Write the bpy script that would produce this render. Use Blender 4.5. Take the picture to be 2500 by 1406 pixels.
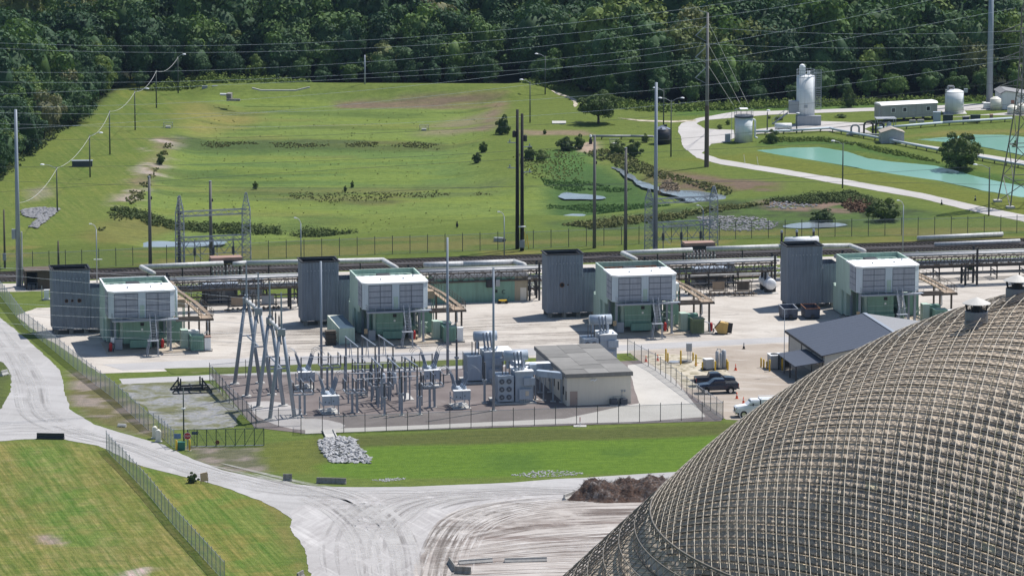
import bpy, math, random
import numpy as np
from mathutils import Vector, Matrix
for o in list(bpy.data.objects): bpy.data.objects.remove(o)
sc = bpy.context.scene
C = sc.collection
R = math.radians
random.seed(7)
rng = np.random.default_rng(11)

# ---------------------------------------------------------------- camera
FPX, CAMH, HORIZON = 11250.0, 130.0, -1250.0        # focal length in photo pixels, camera height in m, horizon row
PIT = math.atan((703 - HORIZON) / FPX)
CP, SP = math.cos(PIT), math.sin(PIT)
cam = bpy.data.cameras.new('camera'); cam_o = bpy.data.objects.new('camera', cam); C.objects.link(cam_o)
cam.sensor_width = 36.0; cam.lens = FPX * 36.0 / 2500.0
cam.clip_start = 1.0; cam.clip_end = 20000.0
cam_o.location = (0, 0, CAMH); cam_o.rotation_euler = (math.pi / 2 - PIT, 0, 0)
sc.camera = cam_o

# ---------------------------------------------------------------- sky, sun, exposure
SUN_EL = R(60); SUN_AZ = (0.77, 0.64)
SUN = Vector((SUN_AZ[0] * math.cos(SUN_EL), SUN_AZ[1] * math.cos(SUN_EL), math.sin(SUN_EL))).normalized()
world = bpy.data.worlds.new('World'); sc.world = world; world.use_nodes = True
wn = world.node_tree.nodes; wl = world.node_tree.links
for n in list(wn): wn.remove(n)
wo = wn.new('ShaderNodeOutputWorld'); wb = wn.new('ShaderNodeBackground'); ws = wn.new('ShaderNodeTexSky')
ws.sky_type = 'NISHITA'; ws.sun_disc = False; ws.sun_elevation = SUN_EL; ws.sun_rotation = math.atan2(SUN_AZ[0], SUN_AZ[1])
ws.altitude = 20; ws.air_density = 1.2; ws.dust_density = 0.6; ws.ozone_density = 2.5
wb.inputs[1].default_value = 0.092
wl.new(ws.outputs[0], wb.inputs[0]); wl.new(wb.outputs[0], wo.inputs[0])
sl = bpy.data.lights.new('sun', 'SUN'); so = bpy.data.objects.new('sun', sl); C.objects.link(so)
sl.energy = 4.7; sl.angle = R(0.53); sl.color = (1.0, 0.955, 0.89)
so.rotation_euler = (-SUN).to_track_quat('-Z', 'Y').to_euler(); so.location = SUN * 400
sc.view_settings.view_transform = 'Standard'; sc.view_settings.look = 'None'
sc.view_settings.exposure = 0.30; sc.view_settings.gamma = 1.0; sc.view_settings.use_curve_mapping = False
sc.render.engine = 'CYCLES'
sc.cycles.max_bounces = 6; sc.cycles.diffuse_bounces = 2; sc.cycles.glossy_bounces = 2; sc.cycles.transparent_max_bounces = 16
sc.cycles.volume_bounces = 0; sc.cycles.caustics_reflective = False; sc.cycles.caustics_refractive = False
sc.cycles.use_denoising = True; sc.cycles.denoiser = 'OPENIMAGEDENOISE'; sc.cycles.denoising_input_passes = 'RGB_ALBEDO_NORMAL'; sc.cycles.denoising_prefilter = 'ACCURATE'
sc.cycles.use_adaptive_sampling = False
sc.render.filter_size = 1.05

# ---------------------------------------------------------------- pixel of the photograph <-> place in the world
def ray(x, y):
    a = (x - 1250) / FPX; b = (703 - y) / FPX
    return Vector((a, CP + b * SP, -SP + b * CP))
def W(x, y, z=0.0):
    d = ray(x, y); t = (CAMH - z) / -d.z
    return Vector((d.x * t, d.y * t, z))
def WY(x, y, Y):
    d = ray(x, y); t = Y / d.y
    return Vector((d.x * t, Y, CAMH + d.z * t))
def proj(P):
    X, Y, Z = P[0], P[1], P[2] - CAMH
    zc = Y * CP - Z * SP; yc = Y * SP + Z * CP
    return 1250 + FPX * X / zc, 703 - FPX * yc / zc
def hgt(p, yt):
    lo, hi = 0.0, 90.0
    for _ in range(40):
        m = (lo + hi) / 2
        if proj((p.x, p.y, p.z + m))[1] > yt: lo = m
        else: hi = m
    return lo
TH = R(11.3)                                        # the plant's rows are turned this far from the view
EU = Vector((math.cos(TH), math.sin(TH), 0)); EV = Vector((-math.sin(TH), math.cos(TH), 0))
def loc_of(o, P): d = P - o; return d.dot(EU), d.dot(EV)

# ---------------------------------------------------------------- object helpers
def tag(o, label=None, cat=None, group=None, kind=None):
    if label: o['label'] = label
    if cat: o['category'] = cat
    if group: o['group'] = group
    if kind: o['kind'] = kind
    return o
def thing(name, label, cat, loc=(0, 0, 0), rz=0.0, group=None):
    o = bpy.data.objects.new(name, None); C.objects.link(o)
    o.location = loc; o.rotation_euler = (0, 0, rz); o.empty_display_size = 0.3
    return tag(o, label, cat, group)
def inst(name, me, parent=None, loc=(0, 0, 0), rot=(0, 0, 0), scale=(1, 1, 1)):
    o = bpy.data.objects.new(name, me); C.objects.link(o)
    o.location = loc; o.rotation_euler = rot; o.scale = scale
    if parent is not None: o.parent = parent
    return o
def np_mesh(name, V, F, mat=None, smooth=False):
    me = bpy.data.meshes.new(name)
    V = np.asarray(V, dtype=np.float32); F = np.asarray(F, dtype=np.int32)
    k = F.shape[1]
    me.vertices.add(len(V)); me.vertices.foreach_set('co', V.ravel())
    me.loops.add(F.size); me.loops.foreach_set('vertex_index', F.ravel())
    me.polygons.add(len(F)); me.polygons.foreach_set('loop_start', np.arange(0, F.size, k, dtype=np.int32))
    me.update(calc_edges=True)
    if smooth: me.polygons.foreach_set('use_smooth', np.ones(len(F), dtype=bool))
    if mat: me.materials.append(mat)
    return me
class MB:
    def __init__(s): s.v = []; s.f = []
    def add(s, vs, fs):
        n = len(s.v); s.v += [tuple(p) for p in vs]; s.f += [tuple(i + n for i in f) for f in fs]; return s
    def hexa(s, p): return s.add(p, [(0, 3, 2, 1), (4, 5, 6, 7), (0, 1, 5, 4), (1, 2, 6, 5), (2, 3, 7, 6), (3, 0, 4, 7)])
    def box(s, x0, x1, y0, y1, z0, z1):
        return s.hexa([(x0, y0, z0), (x1, y0, z0), (x1, y1, z0), (x0, y1, z0), (x0, y0, z1), (x1, y0, z1), (x1, y1, z1), (x0, y1, z1)])
    def cyl(s, a, b, r0, r1=None, n=8, cap=True):
        a = Vector(a); b = Vector(b); r1 = r0 if r1 is None else r1
        d = (b - a)
        if d.length < 1e-6: return s
        d.normalize(); x = d.orthogonal().normalized(); y = d.cross(x)
        P = [a + (x * math.cos(t) + y * math.sin(t)) * r0 for t in [2 * math.pi * i / n for i in range(n)]]
        Q = [b + (x * math.cos(t) + y * math.sin(t)) * r1 for t in [2 * math.pi * i / n for i in range(n)]]
        f = [(i, (i + 1) % n, n + (i + 1) % n, n + i) for i in range(n)]
        if cap: f += [tuple(range(n - 1, -1, -1)), tuple(range(n, 2 * n))]
        return s.add(P + Q, f)
    def bar(s, a, b, w, h=None):
        a = Vector(a); b = Vector(b); h = w if h is None else h
        d = (b - a).normalized(); up = Vector((0, 0, 1)) if abs(d.z) < .95 else Vector((0, 1, 0))
        x = d.cross(up).normalized() * (w / 2); y = x.cross(d).normalized() * (h / 2)
        return s.hexa([a - x - y, a + x - y, a + x + y, a - x + y, b - x - y, b + x - y, b + x + y, b - x + y])
    def path(s, pts, r, n=6):
        for p, q in zip(pts[:-1], pts[1:]): s.cyl(p, q, r, n=n)
        return s
    def lathe(s, c, prof, n=20, cap=True):
        c = Vector(c); vs = []; fs = []
        for r, z in prof: vs += [(c.x + r * math.cos(2 * math.pi * i / n), c.y + r * math.sin(2 * math.pi * i / n), c.z + z) for i in range(n)]
        for k in range(len(prof) - 1):
            for i in range(n): j = (i + 1) % n; fs.append((k * n + i, k * n + j, k * n + n + j, k * n + n + i))
        if cap: fs += [tuple(range(n - 1, -1, -1)), tuple((len(prof) - 1) * n + i for i in range(n))]
        return s.add(vs, fs)
    def prism(s, poly, z0, z1):
        n = len(poly)
        return s.add([(x, y, z0) for x, y in poly] + [(x, y, z1) for x, y in poly],
                     [tuple(range(n - 1, -1, -1)), tuple(range(n, 2 * n))] + [(i, (i + 1) % n, n + (i + 1) % n, n + i) for i in range(n)])
    def slab(s, poly, ax, a0, a1):
        """a profile (p, q) drawn across axis ax from a0 to a1: ax 0 profile is (y, z), ax 1 profile is (x, z)"""
        n = len(poly)
        mk = (lambda a, p, q: (a, p, q)) if ax == 0 else (lambda a, p, q: (p, a, q))
        return s.add([mk(a0, p, q) for p, q in poly] + [mk(a1, p, q) for p, q in poly],
                     [tuple(range(n - 1, -1, -1)), tuple(range(n, 2 * n))] + [(i, (i + 1) % n, n + (i + 1) % n, n + i) for i in range(n)])
    def quad(s, *p): return s.add(p, [tuple(range(len(p)))])
    def mesh(s, name, mat=None, smooth=False):
        me = bpy.data.meshes.new(name); me.from_pydata(s.v, [], s.f); me.update()
        if smooth: me.polygons.foreach_set('use_smooth', [True] * len(me.polygons))
        if mat: me.materials.append(mat)
        return me
    def build(s, name, mat, parent=None, smooth=False, **k):
        o = inst(name, s.mesh(name, mat, smooth), parent, **k)
        return o
def disc_shade(me, ang=40):
    try: me.set_sharp_from_angle(angle=R(ang))
    except Exception: pass
def corr(mb, a, b, z0, z1, pitch=0.5, depth=0.07):
    """a corrugated wall from a to b (2D), ribs standing to the right-hand side of a->b"""
    a = Vector(a); b = Vector(b); L = (b - a).length; d = (b - a) / L; nrm = Vector((d.y, -d.x)); n = max(1, round(L / pitch)); w = L / n
    prof = []
    for i in range(n):
        for t, h in ((0.0, 0), (0.45, 0), (0.55, 1), (0.92, 1)): prof.append((i * w + t * w, h * depth))
    prof.append((L, 0))
    vs = []
    for t, h in prof:
        p = a + d * t + nrm * h; vs += [(p.x, p.y, z0), (p.x, p.y, z1)]
    return mb.add(vs, [(2 * i, 2 * i + 2, 2 * i + 3, 2 * i + 1) for i in range(len(prof) - 1)])
def lattice(mb, base, top, w0, w1, n, r, n_side=4):
    base = Vector(base); top = Vector(top)
    cs = [(-.5, -.5), (.5, -.5), (.5, .5), (-.5, .5)]
    lv = []
    for k in range(n + 1):
        t = k / n; c = base.lerp(top, t); w = w0 + (w1 - w0) * t
        lv.append([c + Vector((x * w, y * w, 0)) for x, y in cs])
    for i in range(4): mb.bar(lv[0][i], lv[n][i], r * 1.5)
    for k in range(n):
        for i in range(4):
            j = (i + 1) % 4
            if k % 2: mb.bar(lv[k][i], lv[k + 1][j], r)
            else: mb.bar(lv[k][j], lv[k + 1][i], r)
            mb.bar(lv[k + 1][i], lv[k + 1][j], r)
    return mb

# ---------------------------------------------------------------- materials
MATS = {}
def nodes_of(name):
    m = bpy.data.materials.new(name); m.use_nodes = True
    nt = m.node_tree; b = nt.nodes['Principled BSDF']
    return m, nt, b
def NN(nt, t, **k):
    n = nt.nodes.new(t)
    for a, v in k.items(): setattr(n, a, v)
    return n
def mixc(nt, fac, a, b, mode='MIX'):
    n = NN(nt, 'ShaderNodeMix', data_type='RGBA', blend_type=mode)
    for i, v in ((0, fac), (6, a), (7, b)):
        if isinstance(v, (int, float)): n.inputs[i].default_value = v if i == 0 else (v, v, v, 1)
        elif isinstance(v, tuple): n.inputs[i].default_value = (*v[:3], 1)
        else: nt.links.new(v, n.inputs[i])
    return n.outputs[2]
def noise(nt, scale, detail=4, rough=.55, vec=None, dist=0):
    n = NN(nt, 'ShaderNodeTexNoise'); n.inputs['Scale'].default_value = scale; n.inputs['Detail'].default_value = detail
    n.inputs['Roughness'].default_value = rough; n.inputs['Distortion'].default_value = dist
    if vec is not None: nt.links.new(vec, n.inputs['Vector'])
    return n.outputs[0]
def ramp(nt, fac, *stops):
    n = NN(nt, 'ShaderNodeValToRGB'); e = n.color_ramp.elements
    while len(e) < len(stops): e.new(0.5)
    for el, (p, c) in zip(e, stops):
        el.position = p; el.color = (*(c if isinstance(c, tuple) else (c, c, c)), 1)
    nt.links.new(fac, n.inputs[0]); return n.outputs[0]
def pos(nt, sx=1, sy=1, sz=1, rz=0):
    g = NN(nt, 'ShaderNodeNewGeometry'); m = NN(nt, 'ShaderNodeMapping')
    m.inputs['Scale'].default_value = (sx, sy, sz)
    if rz:
        r = NN(nt, 'ShaderNodeMapping'); r.inputs['Rotation'].default_value = (0, 0, rz)
        nt.links.new(g.outputs['Position'], r.inputs[0]); nt.links.new(r.outputs[0], m.inputs[0])
    else: nt.links.new(g.outputs['Position'], m.inputs[0])
    return m.outputs[0]
def bump(nt, b, h, strength=.3, dist=.1):
    n = NN(nt, 'ShaderNodeBump'); n.inputs['Strength'].default_value = strength; n.inputs['Distance'].default_value = dist
    nt.links.new(h, n.inputs['Height']); nt.links.new(n.outputs[0], b.inputs['Normal'])
def M(name, col, rough=.6, metal=0.0, var=.18, scale=.9, streak=0.0, dirt=None, spec=.4):
    if name in MATS: return MATS[name]
    m, nt, b = nodes_of(name)
    c = mixc(nt, noise(nt, scale, 5, .6, pos(nt)), tuple(x * (1 - var) for x in col), tuple(min(1, x * (1 + var)) for x in col))
    if streak:
        s = noise(nt, 1.0, 4, .6, pos(nt, 2.6, 2.6, .16))
        c = mixc(nt, ramp(nt, s, (.42, 0.0), (.7, streak)), c, dirt or tuple(x * .45 for x in col))
    nt.links.new(c, b.inputs['Base Color']); b.inputs['Roughness'].default_value = rough; b.inputs['Metallic'].default_value = metal
    b.inputs['Specular IOR Level'].default_value = spec
    MATS[name] = m; return m
def sheet_mat(name, stops, scale, streaks=(), grain=3.0, rough=.95, bumps=.25):
    """ground: a colour ramp over broad noise, directional streaks (sx, sy, rot, lo, hi, colour, amount) and fine grain"""
    m, nt, b = nodes_of(name)
    c = ramp(nt, noise(nt, scale, 6, .62, pos(nt), .4), *stops)
    for sx, sy, rz, lo, hi, col, amt in streaks:
        s = noise(nt, 1.0, 5, .6, pos(nt, sx, sy, 1, rz), .6)
        c = mixc(nt, ramp(nt, s, (lo, 0.0), (hi, amt)), c, col)
    g = noise(nt, grain, 3, .7, pos(nt))
    c = mixc(nt, .5, c, ramp(nt, g, (.25, .55), (.75, 1.0)), 'MULTIPLY')
    nt.links.new(c, b.inputs['Base Color']); b.inputs['Roughness'].default_value = rough; b.inputs['Specular IOR Level'].default_value = .15
    bump(nt, b, g, bumps, .08)
    MATS[name] = m; return m

GALV = M('galvanised', (.30, .33, .38), .5, .35, .12)
MAST = M('mast_grey', (.27, .31, .37), .5, .2, .10, streak=.25)
SLATE = M('slate_cladding', (.205, .235, .285), .55, .05, .12, .5, streak=.45, dirt=(.10, .115, .14))
BLACKIN = M('black_inside', (.012, .012, .014), .9)  # near-black, for the flue linings and the hole discs
PGREEN = M('pale_green_paint', (.42, .54, .47), .55, 0, .10, .6, streak=.35, dirt=(.16, .2, .16))
GREEN = M('mid_green_paint', (.19, .34, .27), .5, 0, .12, .6, streak=.35, dirt=(.07, .1, .08))
OLIVE = M('olive_paint', (.13, .17, .09), .55, 0, .15)
WROOF = M('white_roof', (.78, .79, .80), .5, 0, .04, .5, streak=.2, dirt=(.5, .48, .45))
PANEL = M('filter_panel_grey', (.33, .35, .40), .6, 0, .12, 1.2, streak=.3, dirt=(.14, .14, .16))
LBLUE = M('pale_blue_trim', (.50, .57, .63), .5, 0, .07, streak=.2)
RUST = M('rust', (.16, .07, .035), .9, 0, .4, 2.0)
BROWN = M('brown_steel', (.10, .08, .065), .8, .1, .3, 1.5, streak=.5)
DECK = M('weathered_deck', (.33, .25, .18), .85, 0, .2, 1.4, streak=.3)
PIPE = M('pipe_white', (.56, .56, .56), .5, 0, .15, .5, streak=.5)
PIPEG = M('pipe_grey', (.30, .31, .33), .55, .1, .2, .9, streak=.4)
DARK = M('dark_steel', (.03, .03, .034), .7, .1, .3)
BLACK = M('black_wood', (.012, .012, .014), .85, 0, .3)
WOOD = M('brown_wood_pole', (.10, .085, .07), .9, 0, .25, 2.0, streak=.4)
CONC = M('concrete', (.46, .45, .43), .9, 0, .12, 1.0, streak=.3)
CONCD = M('stained_concrete', (.26, .25, .235), .9, 0, .25, 1.0, streak=.6, dirt=(.09, .08, .06))
BEIGE = M('beige_block', (.66, .61, .53), .8, 0, .05, .4, streak=.15, dirt=(.4, .36, .3))
XFMR = M('transformer_paint', (.37, .43, .51), .45, .05, .08, .8, streak=.25, dirt=(.22, .24, .27))
XDARK = M('transformer_dark', (.05, .06, .08), .6, 0, .3)
INSUL = M('porcelain_brown', (.09, .085, .09), .35, 0, .2)
INSULG = M('porcelain_grey', (.22, .25, .31), .35, 0, .15)
WHITE = M('white_paint', (.76, .77, .79), .4, 0, .05, .6, streak=.2)
TANKW = M('tank_white', (.70, .72, .75), .5, 0, .06, .5, streak=.35, dirt=(.42, .42, .42))
TANKB = M('tank_black', (.012, .014, .022), .45)
YELLOW = M('yellow_paint', (.62, .40, .03), .55, 0, .12)
CREAMY = M('hopper_yellow', (.50, .33, .10), .6, 0, .12, streak=.2)
ORANGE = M('cone_orange', (.72, .09, .02), .6, 0, .08)
RED = M('red_paint', (.45, .02, .02), .5, 0, .15)
GLASS = M('dark_glass', (.015, .02, .028), .12, 0, .1, spec=.6)
RUBBER = M('tyre_rubber', (.012, .012, .013), .85)
CHROME = M('chrome', (.55, .56, .58), .25, .8)
CARBLUE = M('dark_blue_car_paint', (.010, .016, .038), .22, .1, .05, spec=.6)
CARNAVY = M('navy_car_paint', (.016, .022, .042), .25, .1, .05, spec=.6)
CARWHITE = M('white_car_paint', (.72, .74, .77), .3, 0, .03)
TAILRED = M('tail_lamp_red', (.30, .012, .01), .3)
GREYBOX = M('grey_cabinet', (.34, .36, .39), .5, 0, .08, streak=.2)
TRAILER = M('trailer_siding', (.36, .36, .35), .7, 0, .1, .6, streak=.4)
TIN = M('dark_tin_roof', (.052, .062, .088), .6, .0, .18, 1.2)
TINL = M('light_tin_roof', (.24, .24, .25), .6, 0, .15, 1.2)  # also gives the metal building's right slope its sunlit tone
ROOFG = M('bitumen_roof', (.155, .15, .14), .9, 0, .16, .5)
REDBR = M('red_brown_cover', (.30, .19, .155), .8, 0, .25)
BARK = M('bark', (.06, .045, .035), .95, 0, .3, 3)
WIRE = M('aluminium_wire', (.70, .72, .75), .5, .3, .05)
PLASTW = M('poly_tank', (.68, .66, .58), .5, 0, .05)
PINKD = M('pinkish_door', (.38, .29, .25), .7, 0, .05)
TEAL = M('teal_box', (.03, .16, .12), .6)
SIGNR = M('sign_red', (.38, .02, .03), .5)
SIGNB = M('sign_blue', (.12, .2, .34), .5)
PLY = M('plywood', (.52, .37, .22), .8, 0, .1)
# chain-link fabric: wire mesh too fine to see singly, mostly open
def link_mat(name, col, cover):
    m, nt, b = nodes_of(name)
    b.inputs['Base Color'].default_value = (*col, 1); b.inputs['Roughness'].default_value = .5; b.inputs['Metallic'].default_value = .3
    t = NN(nt, 'ShaderNodeBsdfTransparent'); mx = NN(nt, 'ShaderNodeMixShader'); out = nt.nodes['Material Output']
    mx.inputs[0].default_value = cover
    nt.links.new(t.outputs[0], mx.inputs[1]); nt.links.new(b.outputs[0], mx.inputs[2]); nt.links.new(mx.outputs[0], out.inputs[0])
    return m
LINK = link_mat('chain_link', (.46, .48, .49), .26)
LINKN = link_mat('chain_link_near', (.50, .53, .53), .46)
LINKF = link_mat('chain_link_far', (.32, .35, .35), .15)

# ================================================================ the ground
def wpoly(px): return np.array([W(x, y)[:2] for x, y in px])
def inside(P, poly):
    x, y = P[:, 0], P[:, 1]; r = np.zeros(len(P), bool); n = len(poly)
    for i in range(n):
        (x1, y1), (x2, y2) = poly[i], poly[(i + 1) % n]
        if y1 == y2: continue
        r ^= ((y1 > y) != (y2 > y)) & (x < (x2 - x1) * (y - y1) / (y2 - y1) + x1)
    return r
def sdist(P, poly):
    d = np.full(len(P), 1e9); n = len(poly)
    for i in range(n):
        a = poly[i]; b = poly[(i + 1) % n]; ab = b - a; L = (ab ** 2).sum() + 1e-9
        t = np.clip(((P - a) @ ab) / L, 0, 1); q = P - (a + t[:, None] * ab)
        d = np.minimum(d, (q ** 2).sum(1))
    d = np.sqrt(d); return np.where(inside(P, poly), d, -d)
def sstep(x, a, b): t = np.clip((x - a) / (b - a), 0, 1); return t * t * (3 - 2 * t)
def vnoise(P, s, seed=0):
    """cheap value noise"""
    q = P / s; i = np.floor(q).astype(np.int64); f = q - i; f = f * f * (3 - 2 * f)
    def h(ix, iy):
        n = (ix * 374761393 + iy * 668265263 + seed * 974711) & 0x7fffffff
        n = ((n ^ (n >> 13)) * 1274126177) & 0x7fffffff
        return ((n ^ (n >> 16)) & 0xffff) / 65535.0
    a = h(i[:, 0], i[:, 1]); b = h(i[:, 0] + 1, i[:, 1]); c = h(i[:, 0], i[:, 1] + 1); d = h(i[:, 0] + 1, i[:, 1] + 1)
    return (a * (1 - f[:, 0]) + b * f[:, 0]) * (1 - f[:, 1]) + (c * (1 - f[:, 0]) + d * f[:, 0]) * f[:, 1]
def fbm(P, s, seed=0): return (vnoise(P, s, seed) + .5 * vnoise(P, s / 2.1, seed + 1) + .25 * vnoise(P, s / 4.3, seed + 2)) / 1.75

POND1 = [(1846, 364), (1930, 357), (2000, 356), (2060, 366), (2120, 384), (2210, 394), (2290, 402), (2360, 420), (2430, 438), (2560, 462), (2640, 480), (2640, 520), (2500, 478), (2400, 462), (2290, 437), (2200, 424), (2100, 408), (2000, 390), (1900, 374)]
POND2 = [(2240, 338), (2300, 332), (2380, 325), (2450, 326), (2560, 338), (2640, 350), (2640, 400), (2530, 384), (2450, 366), (2380, 352), (2310, 344)]
PUDDLES = [
 [(318, 590), (345, 578), (370, 572), (440, 576), (520, 573), (560, 574), (545, 582), (480, 588), (420, 590), (380, 595)],
 [(1350, 447), (1380, 450), (1405, 455), (1440, 456), (1478, 463), (1465, 468), (1400, 467), (1370, 468)],
 [(1500, 388), (1530, 408), (1560, 428), (1600, 443), (1640, 452), (1700, 452), (1760, 463), (1790, 473), (1760, 478), (1690, 485), (1665, 470), (1600, 452), (1565, 442), (1520, 412), (1490, 394)],
 [(1356, 515), (1385, 508), (1432, 508), (1418, 515), (1370, 519)],
 [(1905, 553), (1940, 545), (1990, 541), (2060, 545), (2070, 550), (2010, 556), (1950, 557)],
]
BASIN = [(250, 560), (330, 480), (395, 360), (455, 300), (520, 235), (800, 228), (1235, 240), (1190, 310), (1170, 400), (1300, 455), (1380, 400), (1440, 370), (1560, 400), (1650, 440), (1820, 462), (1790, 480), (1640, 500), (1420, 525), (1290, 520), (940, 560), (560, 600), (330, 600)]
NBERM = [(480, 205), (620, 214), (800, 218), (1240, 220), (1300, 215), (1310, 228), (1240, 238), (800, 226), (520, 232)]

def axis(lo, hi, step, far):
    core = np.arange(lo, hi + step, step); o = [lo]; w = step
    while o[-1] > -far: w *= 1.6; o.append(o[-1] - w)
    u = [hi]; w = step
    while u[-1] < far: w *= 1.6; u.append(u[-1] + w)
    return np.unique(np.concatenate([core, o[1:], u[1:]]))
gx = axis(-170, 170, 1.25, 9000); gy = axis(500, 1240, 1.25, 9000)
GX, GY = np.meshgrid(gx, gy); GP = np.stack([GX.ravel(), GY.ravel()], 1)
gz = np.zeros(len(GP))
near = (abs(GP[:, 0]) < 175) & (GP[:, 1] > 495) & (GP[:, 1] < 1245)
NP_ = GP[near]; nz = np.zeros(len(NP_))
nz += -1.5 * sstep(sdist(NP_, wpoly(BASIN)), -3, 9)
for pd, dep in ((POND1, 1.5), (POND2, 1.4)): nz += -dep * sstep(sdist(NP_, wpoly(pd)), -2.0, 4.0)
for pd in PUDDLES: nz += -.35 * sstep(sdist(NP_, wpoly(pd)), -2, 2)
nz += 1.7 * sstep(sdist(NP_, wpoly(NBERM)), -7, 3)
relief = sstep(sdist(NP_, wpoly(BASIN)), -2, 4)
nz += relief * (fbm(NP_, 14, 3) - .5) * .5 + relief * (fbm(NP_, 4, 5) - .5) * .25
gz[near] = nz
def ground_z(x, y):
    i = min(max(int(np.searchsorted(gx, x)) - 1, 0), len(gx) - 2); j = min(max(int(np.searchsorted(gy, y)) - 1, 0), len(gy) - 2)
    fx = (x - gx[i]) / (gx[i + 1] - gx[i]); fy = (y - gy[j]) / (gy[j + 1] - gy[j]); n = len(gx)
    z = lambda a, b: gz[b * n + a]
    return float((z(i, j) * (1 - fx) + z(i + 1, j) * fx) * (1 - fy) + (z(i, j + 1) * (1 - fx) + z(i + 1, j + 1) * fx) * fy)
def G(x, y):
    """place on the ground seen at a pixel"""
    p = W(x, y)
    for _ in range(6): p = W(x, y, ground_z(p.x, p.y))
    return p
# plant colours of the ground: what grows where
LAWN = np.array((.098, .140, .028)); LUSH = np.array((.075, .165, .020)); DRY = np.array((.170, .155, .045)); WEED = np.array((.046, .064, .026))
TAN = np.array((.34, .27, .18)); BRN = np.array((.15, .11, .075)); LIME = np.array((.13, .175, .030)); SANDY = np.array((.42, .37, .28)); DARKG = np.array((.062, .085, .024))
col = np.tile(LAWN, (len(NP_), 1))
def paint(px, c, soft=3.0, amt=1.0, edge=4.0, seed=0):
    global col
    d = sdist(NP_, wpoly(px)) + (fbm(NP_, 7, seed + 20) - .5) * edge
    m = (sstep(d, -soft * .5, soft * .5) * amt)[:, None]
    col = col * (1 - m) + c * m
def mottled(px, c, thr=.5, s=6, soft=2.0, amt=1.0, seed=0, stretch=1.0):
    global col
    d = sstep(sdist(NP_, wpoly(px)), -soft, soft); n = sstep(fbm(NP_ * np.array((1 / stretch, 1)), s, seed + 50), thr - .06, thr + .06)
    m = (d * n * amt)[:, None]; col = col * (1 - m) + c * m
# broad variation
m_ = sstep(fbm(NP_, 26, 9), .35, .7)[:, None]; col = col * (1 - .35 * m_) + np.array((.125, .160, .034)) * .35 * m_
# basin floor: pale lime grass with weedy bands
paint(BASIN, np.array((.128, .182, .040)), 8)
paint([(430, 325), (800, 322), (1090, 330), (1080, 352), (800, 350), (440, 352)], WEED * 1.25, 5, .8)
paint([(440, 352), (900, 350), (1090, 352), (1150, 420), (1150, 435), (640, 440), (430, 400)], np.array((.100, .162, .040)), 9, .9)
paint([(560, 440), (900, 436), (1240, 432), (1240, 452), (1000, 470), (780, 478), (600, 470)], np.array((.088, .122, .038)), 7, .8)
paint([(780, 470), (960, 462), (965, 478), (800, 482)], WEED, 4, .7)
paint([(440, 250), (560, 250), (640, 262), (600, 290), (480, 320), (440, 310)], DRY * 1.15, 10, .75)
paint([(820, 236), (1235, 238), (1240, 250), (830, 249)], BRN, 4, .85)
paint([(1205, 245), (1240, 250), (1215, 290), (1190, 318), (1160, 314), (1190, 262)], BRN * 1.1, 4, .85)
paint([(1110, 275), (1200, 262), (1185, 312), (1030, 312), (1040, 298)], TAN * .62, 9, .6)
paint([(395, 335), (440, 335), (400, 390), (360, 440), (330, 490), (290, 492), (330, 440), (365, 400)], BRN * 1.25, 4, .75)
mottled([(370, 340), (450, 330), (400, 420), (330, 500), (280, 500), (330, 420)], SANDY * .8, .56, 4, 3, .9, 1)
mottled(BASIN, DRY, .60, 9, 4, .3, 2, 3.0)
mottled(BASIN, np.array((.060, .100, .026)), .60, 7, 4, .55, 4, 4.0)
mottled(BASIN, LIME * 1.15, .60, 5, 4, .5, 7, 5.0)
paint([(900, 505), (1190, 510), (1200, 540), (950, 552), (760, 545)], np.array((.125, .170, .034)), 8, .8)
paint([(180, 580), (240, 540), (330, 515), (440, 530), (330, 590), (260, 600)], DRY * .85, 6, .6)
paint([(1320, 405), (1420, 385), (1500, 400), (1600, 455), (1640, 490), (1500, 512), (1330, 512), (1340, 450)], np.array((.045, .095, .026)), 6, .9)
paint([(1300, 370), (1440, 360), (1450, 400), (1330, 420)], np.array((.060, .125, .030)), 6, .8)
paint([(1270, 318), (1430, 318), (1430, 330), (1290, 332)], BRN * 1.5, 3, .7)
paint([(1420, 350), (1455, 345), (1450, 368), (1430, 370)], TAN, 2, .9)
paint([(1540, 400), (1700, 425), (1880, 450), (1880, 465), (1700, 455), (1580, 432)], np.array((.115, .105, .040)), 5, .8)
mottled([(1600, 420), (1900, 445), (1890, 470), (1620, 450)], BRN, .5, 4, 3, .8, 12)
# ditch between the two roads
paint([(1340, 545), (1560, 520), (1760, 490), (1900, 478), (2080, 470), (2180, 500), (2280, 520), (2280, 535), (2100, 555), (1800, 565), (1500, 560), (1380, 560)], np.array((.066, .110, .030)), 6, .85)
mottled([(1340, 545), (1760, 490), (2080, 470), (2280, 520), (2100, 555), (1500, 562)], WEED, .5, 5, 2, .8, 14)
mottled([(1850, 490), (2060, 478), (2180, 500), (2180, 525), (2060, 520), (1880, 512)], np.array((.20, .14, .10)), .48, 4, 2, .8, 15)
# lawns at the ponds, bank along them
paint([(1640, 390), (1850, 372), (2100, 415), (2500, 490), (2640, 520), (2640, 560), (2480, 530), (2000, 430), (1760, 400)], np.array((.120, .145, .026)), 6, .9)
paint([(1850, 340), (2020, 335), (2200, 375), (2500, 440), (2500, 455), (2300, 410), (2000, 352), (1850, 356)], np.array((.058, .115, .024)), 4, .9)
paint([(2200, 335), (2300, 320), (2500, 315), (2640, 325), (2640, 340), (2450, 324), (2300, 330)], DRY, 4, .7)
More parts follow.
